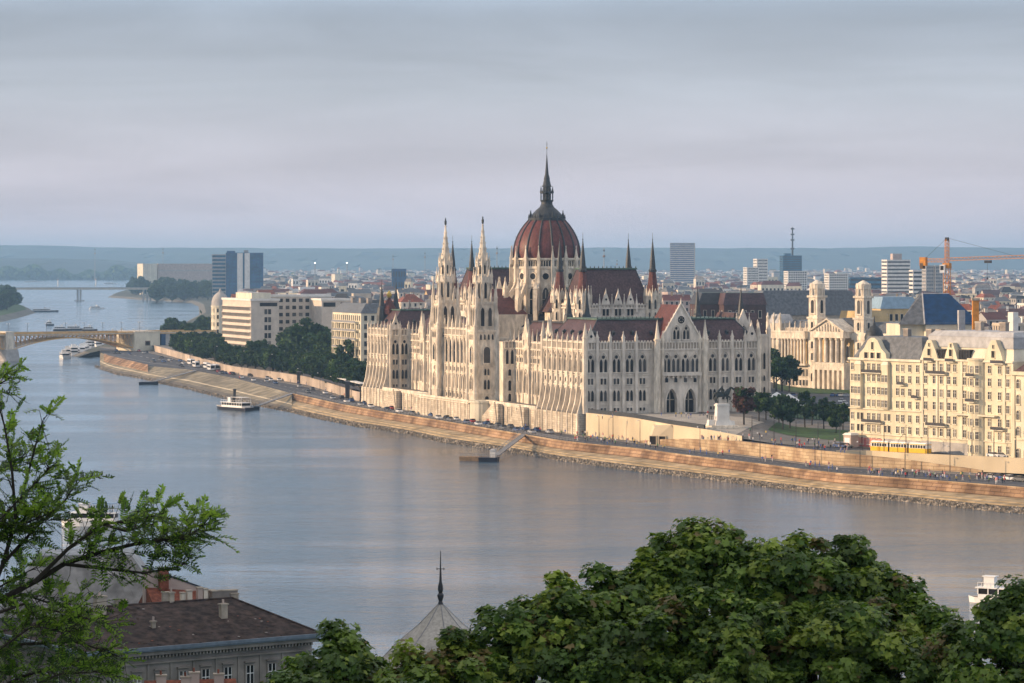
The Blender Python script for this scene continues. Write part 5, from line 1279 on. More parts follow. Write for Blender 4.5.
# stadium floodlights and masts
for px, lb in ((315, 'lit stadium floodlight mast, the left of two bright lights'), (347, 'lit stadium floodlight mast, the right of two bright lights')):
    T = Thing('floodlight_mast', lb, 'floodlight', pd(px, 6200, 8), 0, 1, 'stadium floodlights')
    b = MB(); b.tube((0, 0, 0), (0, 0, 52), 1.0, 6, 'metal_grey'); T.part('mast', b)
    b = MB(); b.box(-2, 2, -.5, .5, 51, 53.4, 'metal_grey'); 
    for i in range(2):
        for j in range(1): b.lathe(-1.2+i*2.2, -.9, [(.1, 51.7+j*2), (.55, 52.2+j*2), (.1, 52.7+j*2)], 8, 'floodlight')
    T.part('lamp_head', b); T.done()
for px, D, h_, r in ((95, 9000, 96, 1.4), (163, 9500, 100, 1.4), (318+75, 8000, 74, 1.2), (425, 7600, 80, 1.2), (497, 6500, 88, 1.3), (604, 4700, 76, 1.1), (617, 6200, 60, 1.0)):
    T = Thing('radio_mast', 'thin dark radio mast on the skyline above column %s of the city' % ('the far-left hills' if px < 200 else 'left of the white spires' if px < 440 else 'beside the dome'), 'mast', pd(px, D, 8), 0, 1, 'radio masts')
    T.root['label'] = {95: 'thin mast on the hills above the island', 163: 'thin mast behind the arena', 393: 'thin mast on the skyline left of the white spires', 425: 'thin mast just left of the north spire', 497: 'red and white mast between white spire and dome', 604: 'banded mast right of the dome', 617: 'thin short mast right of the banded mast'}[px]
    b = MB(); b.tube((0, 0, 0), (0, 0, h_), r, 5, 'metal_grey', r*.4); b.lathe(0, 0, [(r*.5, h_*.8), (r*1.8, h_*.81), (r*1.8, h_*.84), (r*.5, h_*.85)], 6, 'quay_wall'); b.lathe(0, 0, [(r*.5, h_*.92), (r*1.4, h_*.93), (r*1.4, h_*.95), (r*.5, h_*.96)], 6, 'metal_dark')
    T.part('mast', b)
# ministry with slate roof, dark roofed block, blue roof
def big_roof(name, label, loc, rz, w_, d_, hw, hr, wm, rm, ins, top='roof_dark', extra=None, n=10):
    T = Thing(name, label, 'building', loc, rz)
    b = MB(); b.box(0, w_, 0, d_, -1, hw, wm); T.part('wall', b)
    b = MB(); b.taper(-.5, w_+.5, -.5, d_+.5, hw, hr, ins, rm, top, ins); T.part('roof', b)
    grid_windows(T, (0, 0, 1, 0, 0, -1), lin(1, w_-1, n), [hw*(.1+.18*i) for i in range(5)], 1.4, hw*.1, 'rect', 'stone', 4)
    grid_windows(T, (0, 0, 0, 1, -1, 0), lin(1, d_-1, max(3, n//2)), [hw*(.1+.18*i) for i in range(5)], 1.4, hw*.1, 'rect', 'stone', 3)
    if extra: extra(T)
    T.done()
big_roof('ministry', 'long building with plain grey slate roof behind the museum', pd(756, 1500, 8), rad(12), 56, 26, 28, 40, 'stone_dark', 'roof_grey', 6, 'roof_dark')
big_roof('courtroom_block', 'dark hipped roof block rising behind the right half of the parliament', pd(699, 1450, 8), rad(8), 21, 22, 34, 39.5, 'brown_block', 'roof_dark', 2.5, 'copper', n=5)
big_roof('archive_block', 'second dark roof block right of the first behind the parliament', pd(724, 1440, 8), rad(8), 20, 22, 34, 39.5, 'brown_block', 'roof_brown', 1.5, 'copper', n=5)
def blue_roof():
    T = Thing('blue_roofed_hall', 'tall hall with deep blue hipped roof and grey sheet side behind the mansard house', 'building', pd(926, 1010, 8), rad(6))
    b = MB(); b.box(0, 18, 0, 24, -1, 34, 'cream_pale'); T.part('wall', b)
    b = MB(); z0, z1 = 33.5, 43.5
    q = [(-.5, -.5, z0), (18.5, -.5, z0), (18.5, 24, z0), (-.5, 24, z0)]; r0 = (1.2, 10, z1); r1 = (10.2, 10, z1)
    b.face([q[0], q[1], r1, r0], 'roof_blue'); b.face([q[1], q[2], r1], 'roof_blue'); b.face([q[2], q[3], r0, r1], 'roof_blue'); b.face([q[3], q[0], r0], 'roof_light')
    b.tube(q[0], r0, .25, 5, 'roof_light'); b.tube(r0, r1, .2, 5, 'roof_light'); T.part('roof', b)
    b = MB(); b.face([(-9, 1, z0), (-.6, -.4, z0), (1.1, 10, z1), (.4, 11, z1)], 'roof_grey'); b.face([(-9, 1, z0), (.4, 11, z1), (-1, 24, z0)], 'roof_grey'); b.box(-8, 0, 3, 23, -1, z0, 'cream_pale'); T.part('side_roof', b)
    b = MB(); b.box(10.5, 12.6, -2, 0, 30, 38.2, 'roof_light'); T.part('roof_hatch', b)
    T.done()
blue_roof()
big_roof('sky_blue_roofed_hall', 'low hall with pale blue metal roof behind the museum towers', pd(881, 1450, 8), rad(12), 18, 20, 32, 37.5, 'ochre', 'sheet_blue', 2, 'sheet_blue', n=6) if 'sheet_blue' in M else None
# crane
def crane():
    T = Thing('tower_crane', 'orange tower crane with long jib rising behind the blue roof', 'crane', pd(947, 1150, 8), rad(-30))
    def lattice(mb, p, q, w_, n, m, tri=False):
        p = Vector(p); q = Vector(q); d = (q-p).normalized(); x = d.orthogonal().normalized() if abs(d.z) > .9 else Vector((-d.y, d.x, 0)).normalized(); y = d.cross(x)
        cs = [x*w_+y*w_, x*w_-y*w_, -x*w_-y*w_, -x*w_+y*w_]
        for c in cs: mb.tube(p+c, q+c, .13, 4, m)
        for i in range(n):
            a = p+(q-p)*i/n; c2 = p+(q-p)*(i+1)/n
            for k in range(4): mb.tube(a+cs[k], c2+cs[(k+1) % 4], .08, 3, m)
    b = MB(); lattice(b, (0, 0, 0), (0, 0, 51.6), 1.0, 28, 'crane'); T.part('mast', b)
    b = MB(); lattice(b, (0, 0, 53.6), (0, 0, 62.5), .6, 7, 'crane'); b.box(-.6, .6, -.6, .6, 62, 63.2, 'metal_dark'); T.part('tower_head', b)
    b = MB(); b.box(-1.3, 1.3, -1.3, 1.3, 51.6, 53.6, 'crane'); b.box(-1.9, 0, -2.6, -1.0, 50, 53, 'white_paint'); b.box(-1.6, -.3, -2.65, -2.6, 51, 52.6, 'glass'); T.part('cab', b)
    b = MB(); lattice(b, (1, 0, 55), (46, 0, 56.5), .55, 30, 'crane'); T.part('jib', b)
    b = MB(); lattice(b, (-1, 0, 54.6), (-10, 0, 54.6), .6, 7, 'crane'); T.part('counter_jib', b)
    b = MB(); b.box(-10.6, -8.2, -1.1, 1.1, 52.6, 55.8, 'crane'); b.box(-10.4, -9.2, -1.2, 1.2, 51.4, 53.6, 'bridge_dark'); T.part('counterweight', b)
    b = MB(); b.tube((0, 0, 63), (27, 0, 56.2), .06, 4, 'metal_dark'); b.tube((0, 0, 63), (-9, 0, 55), .06, 4, 'metal_dark'); T.part('tie_rod', b)
    b = MB(); b.box(15, 17.5, -.7, .7, 53.6, 54.6, 'metal_dark'); b.tube((16, 0, 53.8), (16, 0, 48), .05, 4, 'metal_dark'); b.lathe(16, 0, [(.05, 48.4), (.4, 48), (.05, 47.4)], 6, 'metal_dark'); T.part('trolley', b)
    T.done()
crane()
T = Thing('brick_chimney', 'square orange chimney stack right of the blue roof', 'chimney', pd(975.5, 1000, 8)); b = MB(); b.box(-1, 1, -1, 1, 0, 41.5, 'crane'); T.part('stack', b); b = MB(); b.box(-1.3, 1.3, -1.3, 1.3, 41.5, 42.3, 'stone_dark'); T.part('cap', b)

# ---------------------------------------------------------------- the city behind
R.seed(21)
walls = [('cream', 'cream'), ('cream_pale', 'pale'), ('white', 'white'), ('greywall', 'grey'), ('beige', 'beige'), ('pinkwall', 'rosy'), ('ochre', 'ochre'), ('stone', 'sandy')]
roofs = [('roof_red', 'dark red'), ('roof_brown', 'brown'), ('roof_orange', 'orange tile'), ('roof_grey', 'grey'), ('roof_light', 'light flat'), ('roof_dark', 'black'), ('taupe', 'weathered')]
def zone(px):
    for a, t in ((260, 'near the bridgehead'), (330, 'behind the pale office'), (400, 'left of the parliament'), (440, 'left of the white spires'), (505, 'behind the white spires'), (590, 'behind the dome'), (665, 'behind the session hall roof'), (720, 'below the lone grey tower'), (790, 'below the antenna tower'), (860, 'behind the museum'), (925, 'below the striped high-rise'), (960, 'behind the crane'), (2000, 'above the mansard house')):
        if px < a: return t
def house(px, D, w_, d_, h_, rz, wm, rm, kind, near):
    e = tag(empty('city_house', pd(px, D, 8.3), rz), '%s %s house with %s roof %s' % ('tall' if h_ > 26 else 'low' if h_ < 17 else 'mid-rise', wm[1], rm[1], zone(px)), 'house', 'houses of the city')
    b = MB(); b.box(0, w_, 0, d_, -1, h_, wm[0])
    fl = max(3, int(h_/3.8)); stepx = 3.4 if D < 2600 else 4.6
    for fr, L_ in (((0, 0, 1, 0, 0, -1), w_), ((0, 0, 0, 1, -1, 0), d_)):
        b.fr = fr; n = max(2, int(L_/stepx))
        for s in lin(.5, L_-.5, n):
            for j in range(fl):
                z = h_/fl*(j+.25); b.face([(s-.65, .04, z), (s+.65, .04, z), (s+.65, .04, z+h_/fl*.55), (s-.65, .04, z+h_/fl*.55)], 'glass')
        b.box(-.3, L_+.3, 0, .4, h_-.6, h_, wm[0])
    b.fr = None; b.build('wall', e)
    b = MB()
    if kind == 'flat':
        b.box(-.2, w_+.2, -.2, d_+.2, h_, h_+.8, wm[0], rm[0])
        for k in range(3): x = R.uniform(1, w_-5); y = R.uniform(1, d_-4); b.box(x, x+R.uniform(2, 4.5), y, y+3, h_+.81, h_+R.uniform(2, 4), R.choice(['white', 'greywall', 'taupe', 'beige']))
    elif kind == 'gable':
        rh = d_*R.uniform(.28, .4)
        for q in (((-.4, -.4, h_), (w_+.4, -.4, h_), (w_+.4, d_/2, h_+rh), (-.4, d_/2, h_+rh)), ((-.4, d_+.4, h_), (w_+.4, d_+.4, h_), (w_+.4, d_/2, h_+rh), (-.4, d_/2, h_+rh))): b.face(q, rm[0])
        for x in (0, w_): b.face([(x, 0, h_), (x, d_, h_), (x, d_/2, h_+rh-.1)], wm[0])
    else:
        ins = min(w_, d_)*R.uniform(.22, .42); b.taper(-.4, w_+.4, -.4, d_+.4, h_, h_+ins*R.uniform(.7, 1.1), ins, rm[0], R.choice([rm[0], 'roof_grey', 'roof_dark']), ins)
    b.build('roof', e)
    if near:
        for k in range(R.randint(1, 4)):
            b = MB(); x = R.uniform(1, w_-2.5); y = R.uniform(d_*.3, d_*.7); hh = h_+R.uniform(3, 6.5); s = R.uniform(.5, 1.3); b.box(x, x+s*1.6, y, y+s, h_, hh, R.choice(['white', 'taupe', 'stone', 'quay_wall_light', 'greywall'])); b.box(x-.1, x+s*1.6+.1, y-.1, y+s+.1, hh, hh+.3, 'stone_dark'); b.build('chimney', e)
cnt = 0
D = 1180
rowi = 0
while D < 4700 and cnt < 292:
    lo, hi = (975, 1060) if D < 1400 else (400, 1050) if D < 1560 else (372, 1040) if D < 1900 else (335 if D < 2200 else 225, 1035)
    wpx = 19*F/D
    px = lo+R.uniform(0, 8)
    while px < hi and cnt < 292:
        w_ = R.uniform(.55, 1.25)*wpx*D/F; d_ = R.uniform(10, 16)
        hid = (430 < px < 500 and D < 1700) or (500 < px < 600) and D < 2300 or (600 < px < 655 and D < 1800) or (700 < px < 850 and D < 1750) or (850 < px < 970 and 1200 < D < 1560) or (655 < px < 700 and D < 1500) or (D < 1400 and px < 975)
        if not hid:
            h_ = R.choice([11, 13, 15, 16, 18, 20, 22, 23]) + (R.random() < .06)*R.uniform(4, 8)
            wm = R.choice(walls if px < 930 else walls[:5]); rm = R.choice(roofs if px < 840 else roofs[:3]+roofs)
            house(px, D+R.uniform(-18, 18), w_, d_, h_, rad(R.choice([12, 20, 28, -8, 4])+R.uniform(-5, 5)), wm, rm, R.choice(['flat', 'gable', 'hip', 'hip'] if rm[0] != 'roof_light' else ['flat']), D < 2700); cnt += 1
        px += w_*F/D*R.uniform(.95, 1.5)
    D *= 1.062; rowi += 1
print('houses', cnt)
# farther houses: thousands, one mass
R.seed(5); b = MB()
for i in range(10500):
    u = R.random(); D = 1640+12000*u**1.25; px = R.uniform(345 if D < 2000 else 300 if D < 2300 else 236 if D < 7500 else 225, 1050)
    if D < 2150 and 490 < px < 600: continue
    if 880 < px < 905 and D < 3300 and R.random() < .5: continue
    x, y, _ = pd(px, D); w_ = R.uniform(7, 22)*(1 if R.random() > .07 else 2); d_ = R.uniform(8, 18); h_ = R.uniform(8, 20)*(1 if R.random() > .05 else R.uniform(1.2, 1.8)); t = rad(R.uniform(-20, 30)); c, s = math.cos(t), math.sin(t)
    def Q(a, o): return (x+a*c-o*s, y+a*s+o*c)
    wm = R.choice(['cream', 'cream_pale', 'white', 'greywall', 'beige', 'white', 'stone', 'pinkwall']); rm = R.choice(['roof_red', 'roof_brown', 'roof_orange', 'roof_grey', 'roof_light', 'roof_dark', 'roof_grey', 'taupe'])
    q = [Q(0, 0), Q(w_, 0), Q(w_, d_), Q(0, d_)]
    b.hexa([(*p, 7) for p in q], [(*p, 7+h_) for p in q], wm, rm)
    if R.random() < .6:
        g = [Q(w_*.15, d_*.35), Q(w_*.85, d_*.35), Q(w_*.85, d_*.65), Q(w_*.15, d_*.65)]; b.hexa([(*p, 7.05+h_) for p in q], [(*p, 7+h_+R.uniform(2.5, 5)) for p in g], rm)
    n = int(w_/4)
    if D < 5500:
        for j in range(3):
            zz = 7+h_*(.12+.3*j)
            for k in range(n):
                a0 = w_*(k+.25)/n; a1 = w_*(k+.75)/n
                b.face([(*Q(a0, -.06), zz), (*Q(a1, -.06), zz), (*Q(a1, -.06), zz+h_*.15), (*Q(a0, -.06), zz+h_*.15)], 'glass')
tag(b.build('distant_city'), kind='stuff')
rng = np.random.default_rng(9); n = 26000
k = 900; cD = 2000+11000*rng.random(k)**1.4; cpx = rng.uniform(150, 1050, k); cpx = np.where(cD < 5000, np.maximum(cpx, 240+rng.random(k)*20), cpx)
ci = rng.integers(0, k, n); Dn = cD[ci]+rng.normal(size=n)*(4+cD[ci]*.002); Xn = (cpx[ci]-512)/F*cD[ci]+rng.normal(size=n)*(5+cD[ci]*.003); Zn = 8+np.abs(rng.normal(size=n))*4.5+2
nr, t1, t2 = rot_frames(rng, n); bs = np.array([(-.5, -.5), (.5, -.4), (.55, .5), (-.5, .6)]); sz = 1.2+cD[ci]*.00035
V = np.stack([Xn, Dn, Zn], 1)[:, None, :]+sz[:, None, None]*(bs[None, :, 0:1]*t1[:, None, :]+bs[None, :, 1:2]*t2[:, None, :])*1.6
o = bpy.data.objects.new('distant_trees', poly_mesh('distant_trees', V, G3, rng.integers(0, 3, n))); COL.objects.link(o); tag(o, kind='stuff')
rng = np.random.default_rng(10); n = 24000     # wooded plain at the far left
Dn = rng.uniform(10600, 11600, n); pxn = rng.uniform(-30, 240, n); Xn = (pxn-512)/F*Dn; Zn = 4+rng.random(n)*(24+12*np.sin(pxn*.06)+9*np.sin(pxn*.23))
nr, t1, t2 = rot_frames(rng, n)
V = np.stack([Xn, Dn, Zn], 1)[:, None, :]+14*(bs[None, :, 0:1]*t1[:, None, :]+bs[None, :, 1:2]*t2[:, None, :])
o = bpy.data.objects.new('far_woods', poly_mesh('far_woods', V, G3, rng.integers(0, 3, n))); COL.objects.link(o); tag(o, kind='stuff')
# ---------------------------------------------------------------- people
def skin_mesh(name, verts, edges, radii, sub=1, root=0):
    me = bpy.data.meshes.new(name); me.from_pydata([v for v in verts], edges, []); o = bpy.data.objects.new(name, me); COL.objects.link(o)
    md = o.modifiers.new('skin', 'SKIN'); md.use_smooth_shade = True
    if not me.skin_vertices: 
        bm = bmesh.new(); bm.from_mesh(me); bm.verts.layers.skin.verify(); bm.to_mesh(me); bm.free()
    for i, r in enumerate(radii):
        rr = (r, r) if isinstance(r, (int, float)) else r
        me.skin_vertices[0].data[i].radius = rr; me.skin_vertices[0].data[i].use_root = (i == root)
    if sub: s = o.modifiers.new('sub', 'SUBSURF'); s.levels = sub; s.render_levels = sub
    dg = bpy.context.evaluated_depsgraph_get(); out = bpy.data.meshes.new_from_object(o.evaluated_get(dg)); out.name = name
    bpy.data.objects.remove(o); bpy.data.meshes.remove(me)
    return out
def person_mesh(top, leg, step, arm=0.0, sit=False):
    s = step
    V = [(0, 0, .95), (0, .0, 1.18), (0, 0, 1.38), (0, 0, 1.5), (0, .02, 1.62), (0, .01, 1.73),
         (-.17, 0, 1.42), (-.25, -s*.4, 1.15), (-.24, .08-s*.3+arm, .92+arm), (.17, 0, 1.42), (.25, s*.4, 1.15), (.24, .08+s*.3, .92),
         (-.09, 0, .88), (-.1, s*.55+.03, .5), (-.1, s-.03, .09), (-.1, s+.12, .04), (.09, 0, .88), (.1, -s*.35+.03, .5), (.1, -s-.03, .1), (.1, -s+.12, .04)]
    E = [(0, 1), (1, 2), (2, 3), (3, 4), (4, 5), (2, 6), (6, 7), (7, 8), (2, 9), (9, 10), (10, 11), (0, 12), (12, 13), (13, 14), (14, 15), (0, 16), (16, 17), (17, 18), (18, 19)]
    r = [(.15, .11), (.14, .10), (.16, .11), .055, (.095, .11), (.075, .09), .06, .045, .035, .06, .045, .035, .09, .06, .045, .04, .09, .06, .045, .04]
    me = skin_mesh('person', V, E, r, 1)
    for m in (top, leg, 'skin', 'hair', 'rubber'): me.materials.append(M[m])
    for p in me.polygons:
        c = p.center; z = c.z; side = abs(c.x)
        p.material_index = 3 if z > 1.68 or (z > 1.58 and c.y < -.02) else 2 if z > 1.47 else 2 if (side > .2 and z < 1.1) else 0 if z > .93 else 4 if z < .07 else 1
    return me
PM = []
for i, (tp, lg, st) in enumerate([('cl_white', 'jeans', .16), ('cl_red', 'cl_black', .2), ('cl_blue', 'cl_grey', .04), ('cl_black', 'jeans', .18), ('cl_pink', 'cl_white', .14), ('cl_yellow', 'jeans', .05), ('cl_green', 'cl_black', .17), ('cl_grey', 'cl_blue', .12), ('cl_white', 'cl_black', .03)]):
    PM.append((person_mesh(tp, lg, st), tp[3:], lg.replace('cl_', ''), 'walking' if st > .1 else 'standing'))
def person(loc, rz, where, group, s=1.0, k=None):
    me, t, l, pose = PM[R.randrange(len(PM)) if k is None else k]
    o = bpy.data.objects.new('person', me); COL.objects.link(o); o.location = loc; o.rotation_euler = (0, 0, rz); o.scale = (s, s, s)
    tag(o, 'person in %s top and %s trousers %s %s' % (t, l, pose, where), 'person', group); return o
R.seed(31)
along = rad(-38)
for i in range(74):
    px = R.gauss(600, 32) if i < 50 else R.uniform(640, 880); t = R.uniform(.04, .98)
    p = lerp3(C3(px), D3(px), t, 5.02 if t < .84 else 5.15)
    person(p, R.choice([along, along+math.pi, R.uniform(0, 6)]), '%s' % ('below the parliament corner' if px < 620 else 'below the terrace wall' if px < 720 else 'below the ramp wall'), 'people on the lower quay', R.uniform(.92, 1.08))
for i in range(70):
    px = R.uniform(868, 1005); t = R.uniform(.03, .55); p = lerp3(C3(px), D3(px), t, 5.02)
    person(p, R.uniform(0, 6.3), 'in the quay crowd at right', 'people on the lower quay', R.uniform(.92, 1.08))
for i in range(72):
    px = R.uniform(700, 852); f = R.random()**1.3; D = interp(GX, GD, px)+2+f*((interp(HX, HD, px)-interp(GX, GD, px))+25*(px > 745))
    x, y, _ = pd(px, D); inner = D > interp(HX, HD, px)
    person((x, y, ground_z(x, y)+.07 if inner else (interp(GX, GZ, px) if px < 832 else 8.3)+.02), R.uniform(0, 6.3), 'near the monument' if px < 770 else 'before the lawn', 'people on the upper promenade', R.uniform(.92, 1.08))
for i in range(42):
    px = R.uniform(290, 560); t = R.uniform(.86, .98); p = lerp3(C3(px), D3(px), t, 5.15)
    person(p, R.uniform(0, 6.3), 'below the parliament terrace' if px > 360 else 'below the embankment wall', 'people under the parliament', R.uniform(.92, 1.08))
for i in range(16):
    px = R.uniform(600, 715); x, y, _ = pd(px, R.uniform(985, 1005)); person((x, y, ground_z(x, y)+.08), R.uniform(0, 6.3), 'before the parliament gate', 'people on the parliament terrace')

# ---------------------------------------------------------------- vehicles
WH = MB(); WH.fr = None
def wheel_mb(x, y, r=.32):
    b = MB(); b.lathe(0, 0, [(r*.55, 0), (r, .0), (r, .2), (r*.55, .2)], 12, 'rubber')
    b.v = [(x+v[0], y+v[2]-.1, r+v[1]) for v in b.v]; return b
def hub_mb(x, y, r=.32):
    b = MB(); b.lathe(0, 0, [(r*.5, -.01), (r*.5, .21)], 8, 'metal_grey'); b.face([(r*.5*math.cos(t), r*.5*math.sin(t), -.01) for t in [k*math.pi/4 for k in range(8)]], 'metal_grey')
    b.v = [(x+v[0], y+v[2]-.1, r+v[1]) for v in b.v]; return b
def car_proto(paint):
    e = empty('car')
    f = (0, 0, 1, 0, 0, 1)
    b = MB(f); b.prism([(-2.1, .28), (2.05, .28), (2.15, .55), (2.05, .78), (1.15, .92), (-1.75, .98), (-2.1, .85)], -.85, .85, paint, True)
    b.fr = None; b.hexa([(-1.75, -.8, .95), (1.1, -.8, .92), (1.1, .8, .92), (-1.75, .8, .95)], [(-1.3, -.62, 1.42), (.25, -.62, 1.42), (.25, .62, 1.42), (-1.3, .62, 1.42)], 'glass', paint); b.build('body', e)
    b = MB(); b.box(-1.32, .27, -.64, .64, 1.423, 1.46, paint); b.build('roof_panel', e)
    for x in (-1.35, 1.3):
        for y in (-.8, .8): w = wheel_mb(x, y).build('wheel', e); hub_mb(x, y).build('rim', w)
    for y in (-.62, .62): b = MB(); b.box(2.05, 2.14, y-.18, y+.18, .58, .72, 'lamp_white'); b.build('headlight', e)
    return e
CARS = {}
def put_car(paint, loc, rz, label, group):
    if paint not in CARS: e = CARS[paint] = car_proto('car_'+paint)
    else: e = copy_tree(CARS[paint])
    e.location = loc; e.rotation_euler = (0, 0, rz); tag(e, label, 'car', group); return e
R.seed(41)
def road_dir(px):
    a, c = C3(px-3), C3(px+3); return math.atan2(c[1]-a[1], c[0]-a[0])
cols = ['white', 'silver', 'black', 'blue', 'red', 'grey']
for i in range(40):
    px = 300+i*6.6+R.uniform(-2, 2); lane = i % 2
    if R.random() < .15: continue
    p = lerp3(C3(px), D3(px), .34 if lane else .66, 5.02)
    c = R.choice(cols); put_car(c, p, road_dir(px)+(0 if lane else math.pi), '%s car driving on the quay road %s' % (c, 'left of the parliament corner pavilion' if px < 360 else 'below the north pavilion' if px < 420 else 'below the twin spires' if px < 500 else 'below the south pavilion'), 'cars on the quay road')
for i in range(34):
    px = R.uniform(112, 290); t = R.choice([.3, .55, .8, .93]) if px > 200 else R.uniform(.15, .95)
    c = R.choice(cols); put_car(c, lerp3(C3(px), D3(px), t, 5.16 if t > .84 else 5.02), road_dir(px), '%s car parked on the quay %s' % (c, 'by the bridge abutment' if px < 190 else 'above the sloping bank'), 'cars on the left quay')
for px, t, c, lb in ((983, .62, 'black', 'black car parked by the lower wall below the mansard house'), (992, .60, 'silver', 'silver car parked second from the black car at right'), (1000, .6, 'blue', 'blue car in the row of parked cars at the right edge'), (1011, .58, 'white', 'white car last in the row at the right edge'), (1021, .56, 'grey', 'grey car touching the right picture edge')):
    put_car(c, lerp3(C3(px), D3(px), t, 5.02), road_dir(px), lb, 'cars parked at the right')
for px, c, lb in ((994, 'white', 'white car on the upper road in front of the rounded bay'), (1003, 'silver', 'silver car on the upper road near the corner house'), (840, 'blue', 'blue car on the upper road left of the cream house'), (846, 'grey', 'grey car on the upper road beside the blue car')):
    put_car(c, pd(px, interp(HX, HD, px)-3, 8.33), rad(-50), lb, 'cars on the upper road')
for i in range(34):
    px = 775+R.random()*74; D = R.choice([1128, 1150, 1172, 1198, 1222])+R.uniform(-2, 2)
    c = R.choice(cols[:4]+['blue', 'silver']); x, y, _ = pd(px, D); put_car(c, (x, y, ground_z(x, y)+.1), rad(70)+R.uniform(-.1, .1), '%s car standing in the %s row of the square car park' % (c, 'front' if D < 1140 else 'back' if D > 1210 else 'middle'), 'cars in the car park')
def bus(loc, rz, label):
    e = tag(empty('bus', loc, rz), label, 'bus', 'white coaches on the quay')
    b = MB(); b.box(-5, 5, -1.2, 1.2, .4, 2.9, 'car_white'); b.taper(-5, 5, -1.2, 1.2, 2.9, 3.15, .2, 'car_white'); b.build('body', e)
    b = MB(); b.box(-4.7, 4.4, -1.23, 1.23, 1.5, 2.4, 'glass'); b.build('window_band', e)
    b = MB(); b.box(5, 5.04, -1, 1, 1.2, 2.6, 'glass'); b.build('windscreen', e)
    for x in (-3.2, 3.4):
        for y in (-1.15, 1.15): wheel_mb(x, y, .48).build('wheel', e)
for px, t in ((191, .70), (196, .5), (207, .72), (211, .55), (216, .85)):
    bus(lerp3(C3(px), D3(px), t, 5.02), road_dir(px), 'white coach parked on the left quay, %s' % {191: 'leftmost of five', 196: 'second from the left', 207: 'third from the left', 211: 'fourth from the left', 216: 'rightmost of five'}[px])
def tram():
    a = Vector(pd(873, 869.5)); c = Vector(pd(929, 856)); L_ = (c-a).length; d = (c-a)/L_
    T = Thing('tram', 'yellow tram with white roof running in front of the cream apartment house', 'tram', (a.x, a.y, 8.36), math.atan2(d.y, d.x))
    n = 3; cl = (L_-1.2)/n
    for k in range(n):
        x0 = k*(cl+.6); b = MB(); b.box(x0, x0+cl, -1.2, 1.2, .45, 1.75, 'tram'); b.box(x0+.05, x0+cl-.05, -1.17, 1.17, 1.75, 2.75, 'white_paint'); b.box(x0, x0+cl, -1.2, 1.2, 2.75, 2.95, 'tram'); b.taper(x0, x0+cl, -1.2, 1.2, 2.95, 3.3, .3, 'white_paint'); b.box(x0+.4, x0+cl-.4, -1.0, 1.0, .1, .45, 'metal_dark')
        o = T.part('carriage', b)
        b = MB((x0, -1.17, 1, 0, 0, -1))
        for i in range(6): b.box(.35+i*(cl-.7)/6+.12, .35+(i+1)*(cl-.7)/6-.12, 0, .035, 1.82, 2.66, 'glass')
        b.build('windows', o)
        if k < n-1: b = MB(); b.box(x0+cl, x0+cl+.6, -1, 1, .5, 2.9, 'rubber'); T.part('gangway_bellows', b)
    b = MB(); b.tube((L_*.5-1, 0, 3.3), (L_*.5, 0, 4.6), .05, 4, 'metal_dark'); b.tube((L_*.5, 0, 4.6), (L_*.5+1, 0, 5.4), .05, 4, 'metal_dark'); b.box(L_*.5+.9, L_*.5+1.1, -.8, .8, 5.35, 5.45, 'metal_dark'); T.part('pantograph', b)
tram()
# kiosk, tents
T = Thing('kiosk', 'small pale kiosk on the promenade at the corner of the cream house', 'kiosk', pd(843.5, 892, 8.36), rad(-55)); b = MB(); b.box(0, 3.2, 0, 3, 0, 3.6, 'pinkwall'); T.part('wall', b); b = MB(); b.taper(-.3, 3.5, -.3, 3.3, 3.6, 4.2, .6, 'white'); T.part('roof', b); b = MB((0, 0, 1, 0, 0, -1)); b.box(.5, 2.7, .0, .05, 1.1, 2.8, 'white_paint'); T.part('shutter', b)
for i, (px, D, s, lb) in enumerate(((789, 1105, 1.25, 'larger white tent between car park and hedge'), (777, 1160, .9, 'small white tent beside the parliament corner'), (797, 1112, .7, 'smallest white tent right of the larger one'))):
    T = Thing('tent', lb, 'tent', pd(px, D, 8.6), rad(20), s, 'white tents'); b = MB(); b.box(-3, 3, -2.5, 2.5, 0, 2.6, 'white_paint'); T.part('wall', b); b = MB(); b.pyr(-3.2, 3.2, -2.7, 2.7, 2.6, 5, 'white_paint'); T.part('canopy', b)

